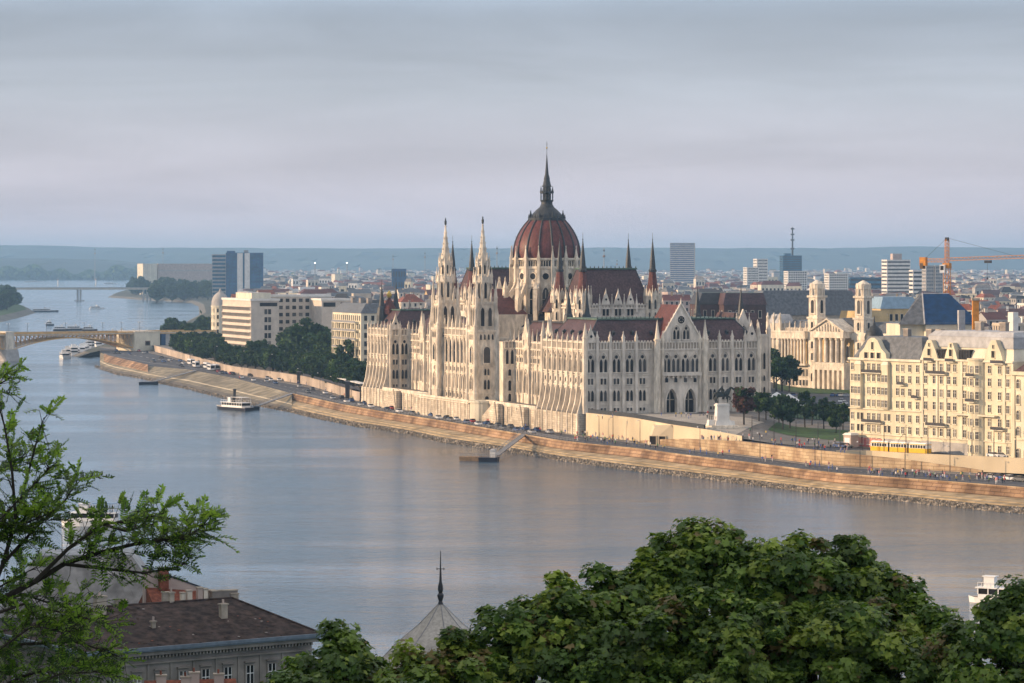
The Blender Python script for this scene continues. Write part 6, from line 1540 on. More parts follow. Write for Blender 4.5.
# ---------------------------------------------------------------- monument
def monument():
    g = ground_z(*pd(722, 958)[:2]); x, y, _ = pd(722, 958)
    T = Thing('equestrian_monument', 'dark bronze rider on horseback on a tall white stepped pedestal before the parliament', 'monument', (x, y, g), rad(14), .74)
    b = MB(); b.box(-8, 8, -6, 6, -.4, .5, 'stone'); b.box(-6, 6, -4.4, 4.4, .5, 1.1, 'stone'); b.taper(-3.8, 3.8, -2.8, 2.8, 1.1, 3.2, .6, 'white'); b.taper(-2.8, 2.8, -1.9, 1.9, 3.2, 9.2, .25, 'white'); b.box(-2.9, 2.9, -2.0, 2.0, 9.2, 9.8, 'white'); b.box(-2.5, 2.5, -1.5, 1.5, 9.8, 10.2, 'white')
    b.taper(-6.4, -3.3, -1.6, 1.6, 1.1, 3.4, .3, 'white'); b.taper(3.3, 5.4, -1.6, 1.6, 1.1, 2.8, .3, 'white'); T.part('pedestal', b)
    V = [(1.0, 0, 2.0), (0, 0, 1.95), (-1.0, 0, 2.05), (-1.45, 0, 2.1), (1.55, 0, 2.75), (1.9, 0, 3.35), (2.3, 0, 3.2), (2.65, 0, 2.75),
         (1.15, .25, 1.4), (1.35, .25, .8), (1.25, .25, .08), (1.2, -.25, 1.5), (1.75, -.25, 1.25), (1.6, -.25, .7),
         (-1.2, .25, 1.4), (-1.5, .25, .85), (-1.25, .25, .08), (-1.15, -.25, 1.35), (-1.35, -.25, .85), (-1.0, -.25, .08), (-1.8, 0, 1.7), (-1.9, 0, 1.0)]
    E = [(0, 1), (1, 2), (2, 3), (0, 4), (4, 5), (5, 6), (6, 7), (0, 8), (8, 9), (9, 10), (0, 11), (11, 12), (12, 13), (2, 14), (14, 15), (15, 16), (2, 17), (17, 18), (18, 19), (3, 20), (20, 21)]
    r = [.58, .52, .56, .36, .38, .27, .24, .16, .24, .15, .14, .24, .15, .13, .3, .16, .14, .3, .16, .14, .17, .12]
    me = skin_mesh('horse', V, E, r, 2, 1); me.materials.append(M['bronze']); o = bpy.data.objects.new('horse', me); COL.objects.link(o); o.parent = T.root; o.location = (0, 0, 10.2); o.scale = (2.0,)*3
    V = [(0, 0, 2.4), (0, 0, 2.9), (0, 0, 3.3), (.02, 0, 3.55), (.04, 0, 3.8), (0, .3, 3.25), (.3, .42, 2.9), (.7, .2, 2.75), (0, -.3, 3.25), (-.3, -.45, 3.0), (-.1, -.6, 2.7), (.1, .4, 2.4), (.55, .5, 2.0), (.35, .5, 1.4), (.55, .5, 1.3), (.1, -.4, 2.4), (.55, -.5, 2.0), (.35, -.5, 1.4), (.55, -.5, 1.3), (-.3, 0, 3.1), (-.8, 0, 2.6), (-1.1, 0, 2.2)]
    E = [(0, 1), (1, 2), (2, 3), (3, 4), (2, 5), (5, 6), (6, 7), (2, 8), (8, 9), (9, 10), (0, 11), (11, 12), (12, 13), (13, 14), (0, 15), (15, 16), (16, 17), (17, 18), (2, 19), (19, 20), (20, 21)]
    r = [.26, .24, .26, .12, .17, .13, .1, .08, .13, .1, .08, .2, .14, .1, .08, .2, .14, .1, .08, .2, .28, .3]
    me = skin_mesh('rider', V, E, r, 2, 0); me.materials.append(M['bronze']); o = bpy.data.objects.new('rider', me); COL.objects.link(o); o.parent = T.root; o.location = (0, 0, 10.2); o.scale = (2.0,)*3
    for (dx, dy, rz, s) in ((-4.6, -.6, 1.2, 1.35), (-5.2, .5, .8, 1.25), (-4.2, .9, 2.2, 1.15)):
        me = PM[2][0].copy(); me.materials.clear(); me.materials.append(M['bronze']); o = bpy.data.objects.new('bronze_figure', me); COL.objects.link(o); o.parent = T.root; o.location = (dx, dy, 3.35); o.rotation_euler = (0, 0, rz); o.scale = (s*1.15, s*1.15, s)
monument()
R.seed(51)
# lamps and catenary poles
def pole(loc, h_, label, group, kind='lamp', rz=0):
    e = tag(empty('street_lamp' if kind == 'lamp' else 'catenary_pole', loc, rz), label, 'street lamp' if kind == 'lamp' else 'pole', group)
    b = MB(); b.tube((0, 0, -.2), (0, 0, h_), .13, 6, 'metal_dark', .08); b.build('pole', e)
    if kind == 'lamp':
        b = MB(); b.tube((0, 0, h_-.1), (.9, 0, h_+.2), .05, 4, 'metal_dark'); b.build('arm', e); b = MB(); b.lathe(1.0, 0, [(.05, h_-.05), (.24, h_+.1), (.2, h_+.25), (.05, h_+.3)], 8, 'lamp_white'); b.build('lamp_head', e)
    else:
        b = MB(); b.tube((0, 0, h_-.8), (3.2, 0, h_-.6), .05, 4, 'metal_dark'); b.tube((0, 0, h_-.1), (3.2, 0, h_-.6), .02, 3, 'metal_dark'); b.build('bracket', e)
for i, px in enumerate(range(752, 1020, 22)):
    D = (interp(GX, GD, px) if px < 832 else interp(EX, ED, px))+2
    pole(pd(px, D, 8.3), 8.5, 'tall thin pole at the tram road edge %s' % ('beside the lawn' if px < 850 else 'in front of the cream house' if px < 925 else 'in front of the mansard house'), 'tram road poles', 'cat', rad(60))
for i, px in enumerate(range(300, 580, 20)):
    pole(lerp3(C3(px), D3(px), .86, 5.14), 7.5, 'street lamp at the kerb %s' % ('left of the corner pavilion' if px < 365 else 'below the north recess' if px < 425 else 'below the twin spires' if px < 500 else 'below the south pavilion'), 'quay road lamps', 'lamp', rad(200))
for px in (599, 613, 640, 700, 760, 815, 860, 905, 950):
    pole(lerp3(C3(px), D3(px), .9, 5.14), 7, 'street lamp along the lower wall %s' % ('of the terrace' if px < 720 else 'of the ramp' if px < 880 else 'below the apartment houses'), 'lower wall lamps', 'lamp', rad(220))
for px, D in ((242, 1535), (270, 1480), (190, 1730), (215, 1620)): pole(pd(px, D, 8.5), 9, 'street lamp standing before the dark trees on the left embankment', 'embankment lamps')
for px, D, h_, lb in ((299, 1446, 5.5, 'black square pillar at the head of the left gangway'), (347.5, 1282, 7.4, 'black square pillar near the corner pavilion')):
    T = Thing('lift_shaft', lb, 'pillar', pd(px, D-4, 5)); b = MB(); b.box(-.9, .9, -.9, .9, 0, h_, 'metal_dark'); T.part('shaft', b); b = MB(); b.box(-1.1, 1.1, -1.1, 1.1, h_, h_+.3, 'metal_grey'); T.part('cap', b)
a, c = Vector(pd(303, 1432, 9.3)), Vector(pd(360, 1262, 9.6)); d = (c-a).normalized(); L_ = (c-a).length
T = Thing('tram_stop_canopy', 'long dark tram stop canopy with pale roof edge below the dark trees', 'canopy'); b = MB((a.x, a.y, d.x, d.y, d.y, -d.x)); b.box(L_*.45, L_, -3, 0, 11.9, 12.2, 'white'); T.part('roof', b); b = MB((a.x, a.y, d.x, d.y, d.y, -d.x)); b.box(0, L_, -.05, .05, 9.3, 10.3, 'metal_dark'); T.part('railing', b); b = MB((a.x, a.y, d.x, d.y, d.y, -d.x)); [b.box(L_*.45+i*5, L_*.45+i*5+.2, -1.6, -1.4, 9.3, 11.9, 'metal_dark') for i in range(int(L_*.55/5)+1)]; T.part('posts', b)
# railing on the terrace wall
T = Thing('terrace_railing', 'dark solid railing crowning the cream terrace wall', 'railing'); b = MB(); q = [588+i*4 for i in range(30)]
rw = [(pd(p, interp(HX, HD, p)+.8, 0)[0], pd(p, interp(HX, HD, p)+.8)[1], interp([586, 631, 670, 711, 742], [12.0, 11.7, 10.9, 10.2, 9.1], p)+.6) for p in q]
for p0, p1 in zip(rw, rw[1:]): b.hexa([(p0[0], p0[1], p0[2]), (p1[0], p1[1], p1[2]), (p1[0]+.5, p1[1]+.5, p1[2]), (p0[0]+.5, p0[1]+.5, p0[2])], [(p0[0], p0[1], p0[2]+1.3), (p1[0], p1[1], p1[2]+1.3), (p1[0]+.5, p1[1]+.5, p1[2]+1.3), (p0[0]+.5, p0[1]+.5, p0[2]+1.3)], 'lead')
T.part('rail', b)
T = Thing('quay_railing', 'thin steel railing on the road edge above the orange wall', 'railing'); b = MB(); q = [297+i*3 for i in range(95)]
rw = [lerp3(C3(p), D3(p), .02, 5.2) for p in q]
for p0, p1 in zip(rw, rw[1:]):
    for z in (.55, 1.0): b.tube((p0[0], p0[1], p0[2]+z), (p1[0], p1[1], p1[2]+z), .04, 3, 'metal_grey')
    b.tube(p0, (p0[0], p0[1], p0[2]+1), .05, 3, 'metal_grey')
T.part('rail', b)

# ---------------------------------------------------------------- boats
def hull(b, L_, W_, h_, m, m2='white_paint', z0=-.4):
    st = [(-.5, .80), (-.42, .95), (-.2, 1), (.15, 1), (.34, .78), (.45, .35), (.5, .03)]; rows = []
    for t, w_ in st:
        x = t*L_; sh = h_*(1+.35*max(0, t-.2)/.3*.6); y = w_*W_/2; rows.append([(x, -y, sh), (x-.02*L_*(t > .3), -y*.86, z0), (x-.02*L_*(t > .3), y*.86, z0), (x, y, sh)])
    b.loft(rows, m); b.face([rows[0][0], rows[0][1], rows[0][2], rows[0][3]], m)
    for r0, r1 in zip(rows, rows[1:]): b.face([(r0[0][0], r0[0][1]*.96, r0[0][2]-.12), (r1[0][0], r1[0][1]*.96, r1[0][2]-.12), (r1[3][0], r1[3][1]*.96, r1[3][2]-.12), (r0[3][0], r0[3][1]*.96, r0[3][2]-.12)], 'wood')
    for r0, r1 in zip(rows, rows[1:]):
        for k in (0, 3): b.tube(r0[k], r1[k], .09, 4, m2)
def boat(name, label, loc, rz, L_, W_, h_=1.2, hm='white_paint', decks=1, group=None, funnel=False, awning=None, mast=True, cab=(.42, .18)):
    T = Thing(name, label, 'boat', loc, rz, 1, group)
    b = MB(); hull(b, L_, W_, h_, hm); T.part('hull', b)
    z = h_; x0, x1 = -cab[0]*L_, cab[1]*L_
    for k in range(decks):
        b = MB(); b.box(x0, x1, -W_*.4, W_*.4, z-.1, z+.75, 'white_paint'); b.box(x0+.1, x1-.1, -W_*.385, W_*.385, z+.75, z+1.8, 'glass'); b.box(x0-.5, x1+.5, -W_*.46, W_*.46, z+1.8, z+2.0, 'white_paint')
        n = int((x1-x0)/1.8)
        for i in range(n+1):
            x = x0+(x1-x0)*i/n
            for y in (-W_*.4, W_*.4): b.box(x-.1, x+.1, y-.06, y+.06, z+.7, z+1.85, 'white_paint')
        T.part('cabin', b); z += 2.0; x0 += L_*.05; x1 -= L_*.10
    b = MB()
    for y in (-W_*.44, W_*.44):
        b.tube((-cab[0]*L_, y, z+.9), (cab[1]*L_-.1*L_*(decks-1), y, z+.9), .05, 4, 'white_paint')
        for i in range(9): x = -cab[0]*L_+((cab[1]+cab[0]-.1*(decks-1))*L_)*i/8; b.tube((x, y, z), (x, y, z+.9), .04, 4, 'white_paint')
    T.part('railing', b)
    b = MB(); b.box(x1-.06*L_-1.5, x1-.06*L_+.5, -W_*.25, W_*.25, z, z+1.9, 'white_paint'); b.box(x1-.06*L_+.5, x1-.06*L_+.55, -W_*.22, W_*.22, z+.9, z+1.6, 'glass'); b.box(x1-.06*L_-1.8, x1-.06*L_+.8, -W_*.3, W_*.3, z+1.9, z+2.05, 'white_paint'); T.part('wheelhouse', b)
    if awning: b = MB(); b.box(-cab[0]*L_, -.05*L_, -W_*.42, W_*.42, z+2.1, z+2.2, awning); [b.tube((x, y, z), (x, y, z+2.1), .05, 4, 'white_paint') for x in (-cab[0]*L_+.2, -.06*L_) for y in (-W_*.4, W_*.4)]; T.part('awning', b)
    if funnel: b = MB(); b.tube((-.02*L_, 0, z-.5), (-.05*L_, 0, z+5.5), .75, 10, 'metal_dark', .65); b.tube((-.049*L_, 0, z+4.9), (-.051*L_, 0, z+5.3), .8, 10, 'metal_dark'); T.part('funnel', b)
    if mast: b = MB(); b.tube((.2*L_, 0, h_), (.2*L_, 0, z+3.2), .07, 5, 'metal_grey'); T.part('mast', b)
    return T
sd_ = lambda px: road_dir(px)
boat('tour_boat', 'white sightseeing boat with dark awning behind the leafy branch at left', pd(91, 724, 0), rad(172), 14.5, 4.2, 1.2, awning='glass_blue', cab=(.42, .30))
for i in range(8): x, y, _ = pd(91, 724); t = rad(172); u = -5+i*.7; v = R.uniform(-1.4, 1.4); person((x+u*math.cos(t)-v*math.sin(t), y+u*math.sin(t)+v*math.cos(t), 3.2), R.uniform(0, 6), 'on the sightseeing boat', 'passengers on the boat', k=3)
boat('cruise_boat', 'white two deck boat half hidden behind the foliage at lower right', pd(992, 560, 0), rad(150), 9, 3.0, .9, decks=1, cab=(.40, .25))
boat('steam_boat', 'old white steamer with tall dark funnel moored at the left bank', pd(233, 1292, 0), rad(128), 25, 5.5, 1.3, 'hull_dark', 1, None, True, 'white', True, (.40, .22))
def pontoon(label, px, D, w_, d_, rz, m='hull_dark', top='wood', cabin=True):
    T = Thing('pontoon', label, 'pontoon', pd(px, D, 0), rz); b = MB(); b.taper(-w_/2, w_/2, -d_/2, d_/2, -.5, 1.3, -.2, m, top); T.part('float', b)
    b = MB()
    for x in lin(-w_/2, w_/2, 7): b.tube((x, -d_/2, 1.3), (x, -d_/2, 2.3), .06, 4, 'metal_grey')
    b.tube((-w_/2, -d_/2, 2.3), (w_/2, -d_/2, 2.3), .06, 4, 'metal_grey'); b.tube((-w_/2, -d_/2, 1.8), (w_/2, -d_/2, 1.8), .05, 4, 'metal_grey'); T.part('railing', b)
    if cabin: b = MB(); b.box(w_*.08, w_*.38, -d_*.3, d_*.3, 1.3, 3.4, 'white'); b.taper(w_*.05, w_*.41, -d_*.36, d_*.36, 3.4, 3.9, .5, 'roof_light'); T.part('cabin', b)
def gangway(label, a, c):
    a = Vector(a); c = Vector(c); d = (c-a); n = Vector((-d.y, d.x, 0)).normalized()*.9
    T = Thing('gangway', label, 'gangway'); b = MB()
    b.hexa([a-n, c-n, c+n, a+n], [a-n+Vector((0, 0, .35)), c-n+Vector((0, 0, .35)), c+n+Vector((0, 0, .35)), a+n+Vector((0, 0, .35))], 'metal_grey'); T.part('walkway', b); b = MB()
    for s in (-1, 1):
        b.tube(a+n*s+Vector((0, 0, 1.4)), c+n*s+Vector((0, 0, 1.4)), .07, 4, 'metal_grey')
        k = 14
        for i in range(k): b.tube(a+d*i/k+n*s+Vector((0, 0, .3)), a+d*(i+.5)/k+n*s+Vector((0, 0, 1.4)), .045, 3, 'metal_grey'); b.tube(a+d*(i+.5)/k+n*s+Vector((0, 0, 1.4)), a+d*(i+1)/k+n*s+Vector((0, 0, .3)), .045, 3, 'metal_grey')
    T.part('railing', b)
pontoon('dark blue landing pontoon moored off the left bank below the coaches', 148.5, 1560, 9.5, 5, rad(8), 'hull_dark', 'hull_dark', False)
gangway('long pale gangway rising from the dark blue pontoon to the quay', pd(154, 1558, 1.4), C3(196))
pontoon('small dark pontoon at the stern of the steamer', 251, 1292, 6.5, 4.5, rad(10), 'hull_dark', 'hull_dark', False)
gangway('dark gangway climbing from the steamer to the start of the orange wall', pd(256, 1290, 1.4), C3(293))
pontoon('long pontoon with brown planked rail moored below the south pavilion', 473.5, 962, 8, 4.5, rad(-8), 'wood', 'wood', False)
pontoon('dark pontoon with small white cabin next to the planked pontoon', 489, 958, 5.6, 4.8, rad(-8), 'hull_dark', 'hull_dark', True)
gangway('steel gangway leading from the pontoons up to the quay below the parliament', pd(496, 960, 1.5), C3(524))
R.seed(61)
for i in range(13):
    f = i/12; px = 66+38*f+R.uniform(-3, 3); D = 1985+330*f+R.uniform(-20, 20)
    boat('moored_boat', 'white excursion boat moored in the cluster behind the bridge arch', pd(px-2, D, 0), rad(100)+R.uniform(-.15, .15), R.uniform(20, 32), 5.5, 1.3, R.choice(['white_paint', 'white_paint', 'hull_dark']), R.choice([1, 2]), 'boats moored behind the bridge')
for i, (px, D, L_) in enumerate([(62, 2780, 34), (76, 2800, 40), (90, 2770, 30), (113, 2600, 26), (122, 2620, 30), (134, 2600, 30), (147, 2580, 28), (158, 2560, 26)]):
    boat('barge', 'dark flat barge with masts in the row beyond the bridge, %s' % ('left part of the row' if px < 100 else 'right part of the row'), pd(px, D, 0), rad(4), L_*.45, 7, 1.6, 'hull_dark', 1, 'barges beyond the bridge', False, None, True)
for px, D, L_, lb in ((97, 4050, 20, 'small boat in midstream between the two bridges'), (45, 3840, 34, 'dark low boat beside the island shore'), (50, 3000, 8, 'tiny dark boat near the bridge parapet'), (34, 9500, 60, 'faint ship far upstream left of the others'), (111, 8600, 40, 'faint ship far upstream near the woods')):
    boat('river_boat', lb, pd(px, D, 0), rad(20 if L_ < 30 else 5), L_, L_*.26, 1.6, 'hull_dark' if px in (45, 50) else 'white_paint', 1)
for px, D in ((58, 8200), (96, 8300)):
    T = Thing('channel_marker', 'pale channel marker standing in the water beyond the far bridge, %s' % ('left one' if px == 58 else 'right one'), 'marker', pd(px, D, 0)); b = MB(); b.tube((0, 0, -1), (0, 0, 14), 2.2, 8, 'white', 1.2); T.part('column', b); b = MB(); b.lathe(0, 0, [(1.2, 14), (2.6, 15), (.2, 18)], 8, 'quay_wall'); T.part('cap', b)

# ---------------------------------------------------------------- foreground houses
def near_house():
    P0 = pd(90, 330); ang = math.atan2(16, 22.7); h_ = 15.9
    T = Thing('riverside_house', 'old grey-brown house with dark weathered tile roof and blue-grey gutter at lower left', 'house', (P0[0], P0[1], 4), ang)
    b = MB(); b.box(0, 27.8, 0, 20, -4, h_, 'taupe'); T.part('wall', b)
    b = MB(); e = .9; hz = h_+.35; rg = 19.7
    A, B_, C_, D_ = (-e, -e, hz), (27.8+e, -e, hz), (27.8+e, 20+e, hz), (-e, 20+e, hz); r0, r1 = (7, 10, rg), (23, 9.5, rg)
    for f in ((A, B_, r1, r0), (B_, C_, r1), (C_, D_, r0, r1), (D_, A, r0)): b.face(f, 'tile_old')
    ro = T.part('roof', b)
    b = MB()
    for p, q in ((A, r0), (r0, r1), (B_, r1), (D_, r0)): b.tube(p, q, .16, 6, 'tile_old')
    for k in range(170):      # slipped and lifted tiles
        u = R.random(); v = R.random()*.96; x = -e+(27.8+2*e)*u; lo = 7*v-e*(1-v); hi = 27.8+e-(4.8+e)*v
        if x < lo+.3 or x > hi-.4: continue
        y = -e+(9.9+e)*v; z = hz+(rg-hz)*v; s = R.uniform(.1, .22); b.hexa([(x, y, z-.05), (x+s*1.6, y, z-.05), (x+s*1.6, y+s, z), (x, y+s, z)], [(x, y, z+.07), (x+s*1.6, y, z+.07), (x+s*1.6, y+s, z+.12), (x, y+s, z+.12)], R.choice(['tile_old']*6+['tile_red', 'taupe']))
    b.build('loose_tiles', ro)
    for fr, L_ in (((0, 0, 1, 0, 0, -1), 27.8), ((0, 0, 0, 1, -1, 0), 20)):
        b = MB(fr); b.box(-.9, L_+.9, .02, 1.05, h_-.05, h_+.28, 'gutter'); b.box(-1.05, L_+1.05, .9, 1.15, h_+.1, h_+.45, 'gutter'); o = T.part('gutter', b)
        b = MB(fr); b.box(-.5, L_+.5, 0, .75, h_-.5, h_-.05, 'taupe'); b.box(-.15, L_+.15, 0, .3, h_-1.5, h_-1.3, 'taupe')
        for i in range(int(L_/.42)): b.box(.1+i*.42, .3+i*.42, 0, .55, h_-.85, h_-.5, 'taupe')
        T.part('cornice', b)
        xs = [25.4-2.82*k for k in range(9)] if L_ > 21 else lin(.5, 19.5, 7)
        for s in xs:
            T.rep('window', 'windows', 9 if L_ > 21 else 5, fr, lambda mb, s=s: (win(mb, s, h_-5.0, h_-2.6, 1.0, 'rect', 'taupe', .16, .16, 'glass'), mb.box(s-.04, s+.04, .05, .12, h_-5, h_-2.6, 'white_paint'), mb.box(s-.5, s+.5, .05, .11, h_-3.5, h_-3.42, 'white_paint'), [mb.box(s+q-.03, s+q+.03, .05, .10, h_-5, h_-2.6, 'white_paint') for q in (-.46, .46)], mb.box(s-.75, s+.75, 0, .32, h_-2.25, h_-2.1, 'taupe')))
            T.rep('window', 'windows', 1, fr, lambda mb, s=s: win(mb, s, h_-9.4, h_-6.8, 1.0, 'rect', 'taupe', .16, .16, 'glass', 'white_paint'))
        b = MB(fr); [b.box(s+1.23, s+1.58, 0, .12, 0, h_-1.5, 'taupe') for s in xs]; T.part('pilasters', b)
    for (x, y, hh, s) in ((18.8, 4.6, 19.6, .62), (5, 8, 21, .9), (15, 9.6, 20.7, .45), (9.5, 3.6, 18.4, .35)):
        b = MB(); b.box(x, x+s*1.3, y, y+s, 16.5, hh, 'stone_dark'); b.box(x-.1, x+s*1.3+.1, y-.1, y+s+.1, hh, hh+.15, 'stone_dark'); b.tube((x+s*.6, y+s*.5, hh), (x+s*.6, y+s*.5, hh+.6), .13, 6, 'pinkwall'); T.part('chimney', b)
    T.done()
near_house()
T = Thing('mansard_hall', 'house with large dull grey sheet-metal mansard roof behind the old tile roof', 'house', pd(-2, 383, 4.3), rad(6))
b = MB(); b.box(0, 21, 0, 18, -3, 13.5, 'taupe'); T.part('wall', b)
b = MB(); b.taper(-.6, 21.6, -.6, 18.6, 13.5, 20.7, 5.2, 'sheet_metal', 'sheet_metal', 5); ro = T.part('roof', b)
b = MB()
for i in range(19):
    f = i/18; b.tube((-.6+22.2*f, -.6, 13.5), (4.6+11.8*f, 4.4, 20.7), .05, 4, 'sheet_metal')
for q in (((-.6, -.6, 13.5), (4.6, 4.4, 20.7)), ((21.6, -.6, 13.5), (16.4, 4.4, 20.7)), ((4.6, 4.4, 20.75), (16.4, 4.4, 20.75))): b.tube(q[0], q[1], .14, 5, 'roof_light')
b.build('seams', ro)
for x, y, z in ((4, 2.0, 17), (14.5, -.2, 15.4), (18.5, 1.2, 16.5)):
    b = MB(); b.box(x, x+1.3, y, y+1, 12, z, 'stone_dark'); b.box(x-.1, x+1.4, y-.1, y+1.1, z, z+.15, 'stone_dark'); T.part('chimney', b)
T.done()
T = Thing('red_roofed_house', 'narrow house with red tile roof and brick chimney behind the old dark roof', 'house', pd(163, 362, 4), rad(24))
b = MB(); b.box(0, 10.5, 0, 12, -4, 15, 'pinkwall'); T.part('wall', b)
b = MB(); b.hexa([(-.2, -.4, 15), (10.7, -.4, 15), (10.7, 12, 15), (-.2, 12, 15)], [(-.2, -.4, 15.2), (10.7, -.4, 15.2), (10.7, 6, 18), (-.2, 6, 19.2)], 'tile_red'); T.part('roof', b)
b = MB(); b.hexa([(-.5, 6, 14), (8.2, 6, 14), (8.2, 6.5, 14), (-.5, 6.5, 14)], [(-.5, 6, 21.6), (8.2, 6, 18.2), (8.2, 6.5, 18.2), (-.5, 6.5, 21.6)], 'pinkwall'); b.hexa([(-.6, 5.9, 21.6), (8.3, 5.9, 18.2), (8.3, 6.6, 18.2), (-.6, 6.6, 21.6)], [(-.6, 5.9, 21.8), (8.3, 5.9, 18.4), (8.3, 6.6, 18.4), (-.6, 6.6, 21.8)], 'metal_dark'); T.part('fire_wall', b)
for x, y, w_, z0, z1, m in ((1.3, 5.3, 1.1, 16, 21.4, 'tile_red'), (.2, .5, .8, 15, 19.0, 'stone_dark'), (2.6, 1.0, .5, 15, 18.8, 'stone'), (3.4, 1.2, .6, 15, 19.0, 'stone'), (4.7, 1.2, .6, 15, 19.3, 'pinkwall'), (5.5, 1.4, .5, 15, 19.1, 'stone'), (6.9, 2.5, 3.2, 15, 18.7, 'taupe'), (6.6, 3.4, 1.0, 15, 18.7, 'stone_dark'), (9.2, 2.2, .9, 15, 18.3, 'stone_dark')):
    b = MB(); b.box(x, x+w_, y, y+.7, z0, z1, m); b.box(x-.08, x+w_+.08, y-.08, y+.78, z1, z1+.14, 'stone_dark'); T.part('chimney', b)
T.done()
T = Thing('low_house', 'roof corner with pale pink chimneys rising from the bottom left edge', 'house', pd(150, 286, 6), rad(10))
b = MB(); b.box(0, 8, 0, 9, -3, 14.5, 'pinkwall'); T.part('wall', b); b = MB(); b.hexa([(-.3, -.3, 14.5), (8.3, -.3, 14.5), (8.3, 9, 14.5), (-.3, 9, 14.5)], [(-.3, -.3, 14.6), (8.3, -.3, 14.6), (8.3, 4, 16.6), (-.3, 4, 16.6)], 'tile_red'); T.part('roof', b)
for x, z in ((.8, 17.1), (3.1, 16.9), (3.9, 17.3), (6.2, 17.1)):
    b = MB(); b.box(x, x+.9, 3, 3.7, 14.6, z, 'pinkwall'); b.box(x-.08, x+.98, 2.92, 3.78, z, z+.12, 'stone_dark'); b.tube((x+.4, 3.3, z), (x+.4, 3.3, z+.5), .1, 6, 'tile_red'); T.part('chimney', b)
T.done()
# tower roof with finial
x, y, _ = pd(440.5, 270); T = Thing('turret_house', 'pale tiled octagonal tower roof with thin dark finial among the treetops', 'tower', (x, y, 8))
b = MB(); b.lathe(0, 0, [(5.6, -4), (5.6, 18.4)], 8, 'taupe', rad(10)); T.part('wall', b)
b = MB(); b.lathe(0, 0, [(6.3, 18.2), (3.9, 20.7), (1.9, 22.3), (.22, 24.0)], 8, 'turret_tile', rad(10)); ro = T.part('roof', b)
for k in range(8):
    t = rad(10)+k*math.pi/4; b = MB(); pr = [(6.3, 18.2), (3.9, 20.7), (1.9, 22.3), (.22, 24.0)]
    for (r0, h0), (r1, h1) in zip(pr, pr[1:]): b.tube((r0*math.cos(t), r0*math.sin(t), h0), (r1*math.cos(t), r1*math.sin(t), h1), .045, 5, 'metal_grey')
    b.build('rib', ro)
b = MB(); b.lathe(0, 0, [(.3, 23.8), (.16, 24.3), (.26, 24.6), (.3, 24.8), (.16, 25.0), (.24, 25.3), (.22, 25.6), (.12, 26), (.07, 27), (.025, 28.7)], 8, 'metal_dark'); b.tube((-.3, 0, 27.1), (.3, 0, 27.1), .04, 4, 'metal_dark'); b.lathe(-.3, 0, [(.02, 27.0), (.07, 27.1), (.02, 27.2)], 6, 'metal_dark'); b.lathe(.3, 0, [(.02, 27.0), (.07, 27.1), (.02, 27.2)], 6, 'metal_dark'); T.part('finial', b)

# ---------------------------------------------------------------- foreground trees
MAPLE = [(0, -.55), (.42, -.42), (.28, -.12), (.62, .12), (.30, .16), (.22, .30), (0, .72), (-.22, .30), (-.30, .16), (-.62, .12), (-.28, -.12), (-.42, -.42)]
def maple(label, px, D, lobes, seed, ground):
    bx, by, _ = pd(px, D); rng = np.random.default_rng(seed); Vs = []; Is = []
    root = tag(empty('maple_tree', (bx, by, ground)), label, 'tree', 'treetops in the foreground')
    mats = ['maple_a', 'maple_b', 'maple_c', 'maple_d']; base = np.array(MAPLE); cz = []
    for (lp, lD, ty, rx, rz, n, leaf, wt) in lobes:
        z_top = H-(ty-YH)/F*lD; c = np.array([(lp-512)/F*lD-bx, lD-by, z_top-rz-ground]); cz.append((c, rx))
        k = max(14, n//150); d = rng.normal(size=(k, 3)); d /= np.linalg.norm(d, axis=1)[:, None]; d[:, 2] = np.where(d[:, 2] < -.3, -d[:, 2], d[:, 2])
        cc = d*(rng.uniform(.5, 1.0, k)+(rng.random(k) < .2)*rng.uniform(.0, .16, k))[:, None]*np.array([rx, rx, rz]); cm = rng.choice(4, k, p=wt)
        ci = rng.integers(0, k, n); q = rng.normal(size=(n, 3)); q /= np.linalg.norm(q, axis=1)[:, None]; q *= (rng.random(n)**.4)[:, None]
        cr = rng.uniform(.15, .42, k); P = c+cc[ci]+q*cr[ci][:, None]*np.array([1, 1, .75])
        nr = q*.9+d[ci]*.5+rng.normal(size=(n, 3))*.45; nr[:, 2] += .75; nr /= np.linalg.norm(nr, axis=1)[:, None]
        t = rng.normal(size=(n, 3)); t -= (t*nr).sum(1)[:, None]*nr; t /= np.linalg.norm(t, axis=1)[:, None]; bt = np.cross(nr, t)
        s = leaf*rng.uniform(.45, 1.3, n)
        bend = (np.abs(base[:, 0])*.35)[None, :, None]*nr[:, None, :]*-1
        Vs.append(P[:, None, :]+s[:, None, None]*(base[None, :, 0:1]*t[:, None, :]+base[None, :, 1:2]*bt[:, None, :]+bend)); Is.append(np.where(rng.random(n) < .6, cm[ci], rng.choice(4, n, p=wt)))
    o = bpy.data.objects.new('crown', poly_mesh('crown', np.concatenate(Vs), mats, np.concatenate(Is))); COL.objects.link(o); o.parent = root
    b = MB(); hc = min(c[2] for c, _ in cz); b.tube((0, 0, -2), (.1, .1, hc*.55), .32, 9, 'bark', .24); rr = random.Random(seed)
    for c, rx in cz:
        c = Vector(c); m = Vector((0, 0, hc*.5)).lerp(c, .5)+Vector((0, 0, .3)); b.tube((.1, .1, hc*.5), m, .17, 7, 'bark', .11); b.tube(m, c, .11, 6, 'bark', .06)
        for j in range(9):
            t = rr.uniform(0, 6.3); e = c+Vector((math.cos(t)*rx*.8, math.sin(t)*rx*.8, rr.uniform(-.2, .5)*rx)); b.tube(m.lerp(c, rr.uniform(.3, 1)), c.lerp(e, .6), .05, 5, 'bark', .012)
    b.build('trunk', root)
WA = (.42, .38, .16, .04); WB = (.5, .36, .13, .01); WC = (.55, .32, .10, .03)
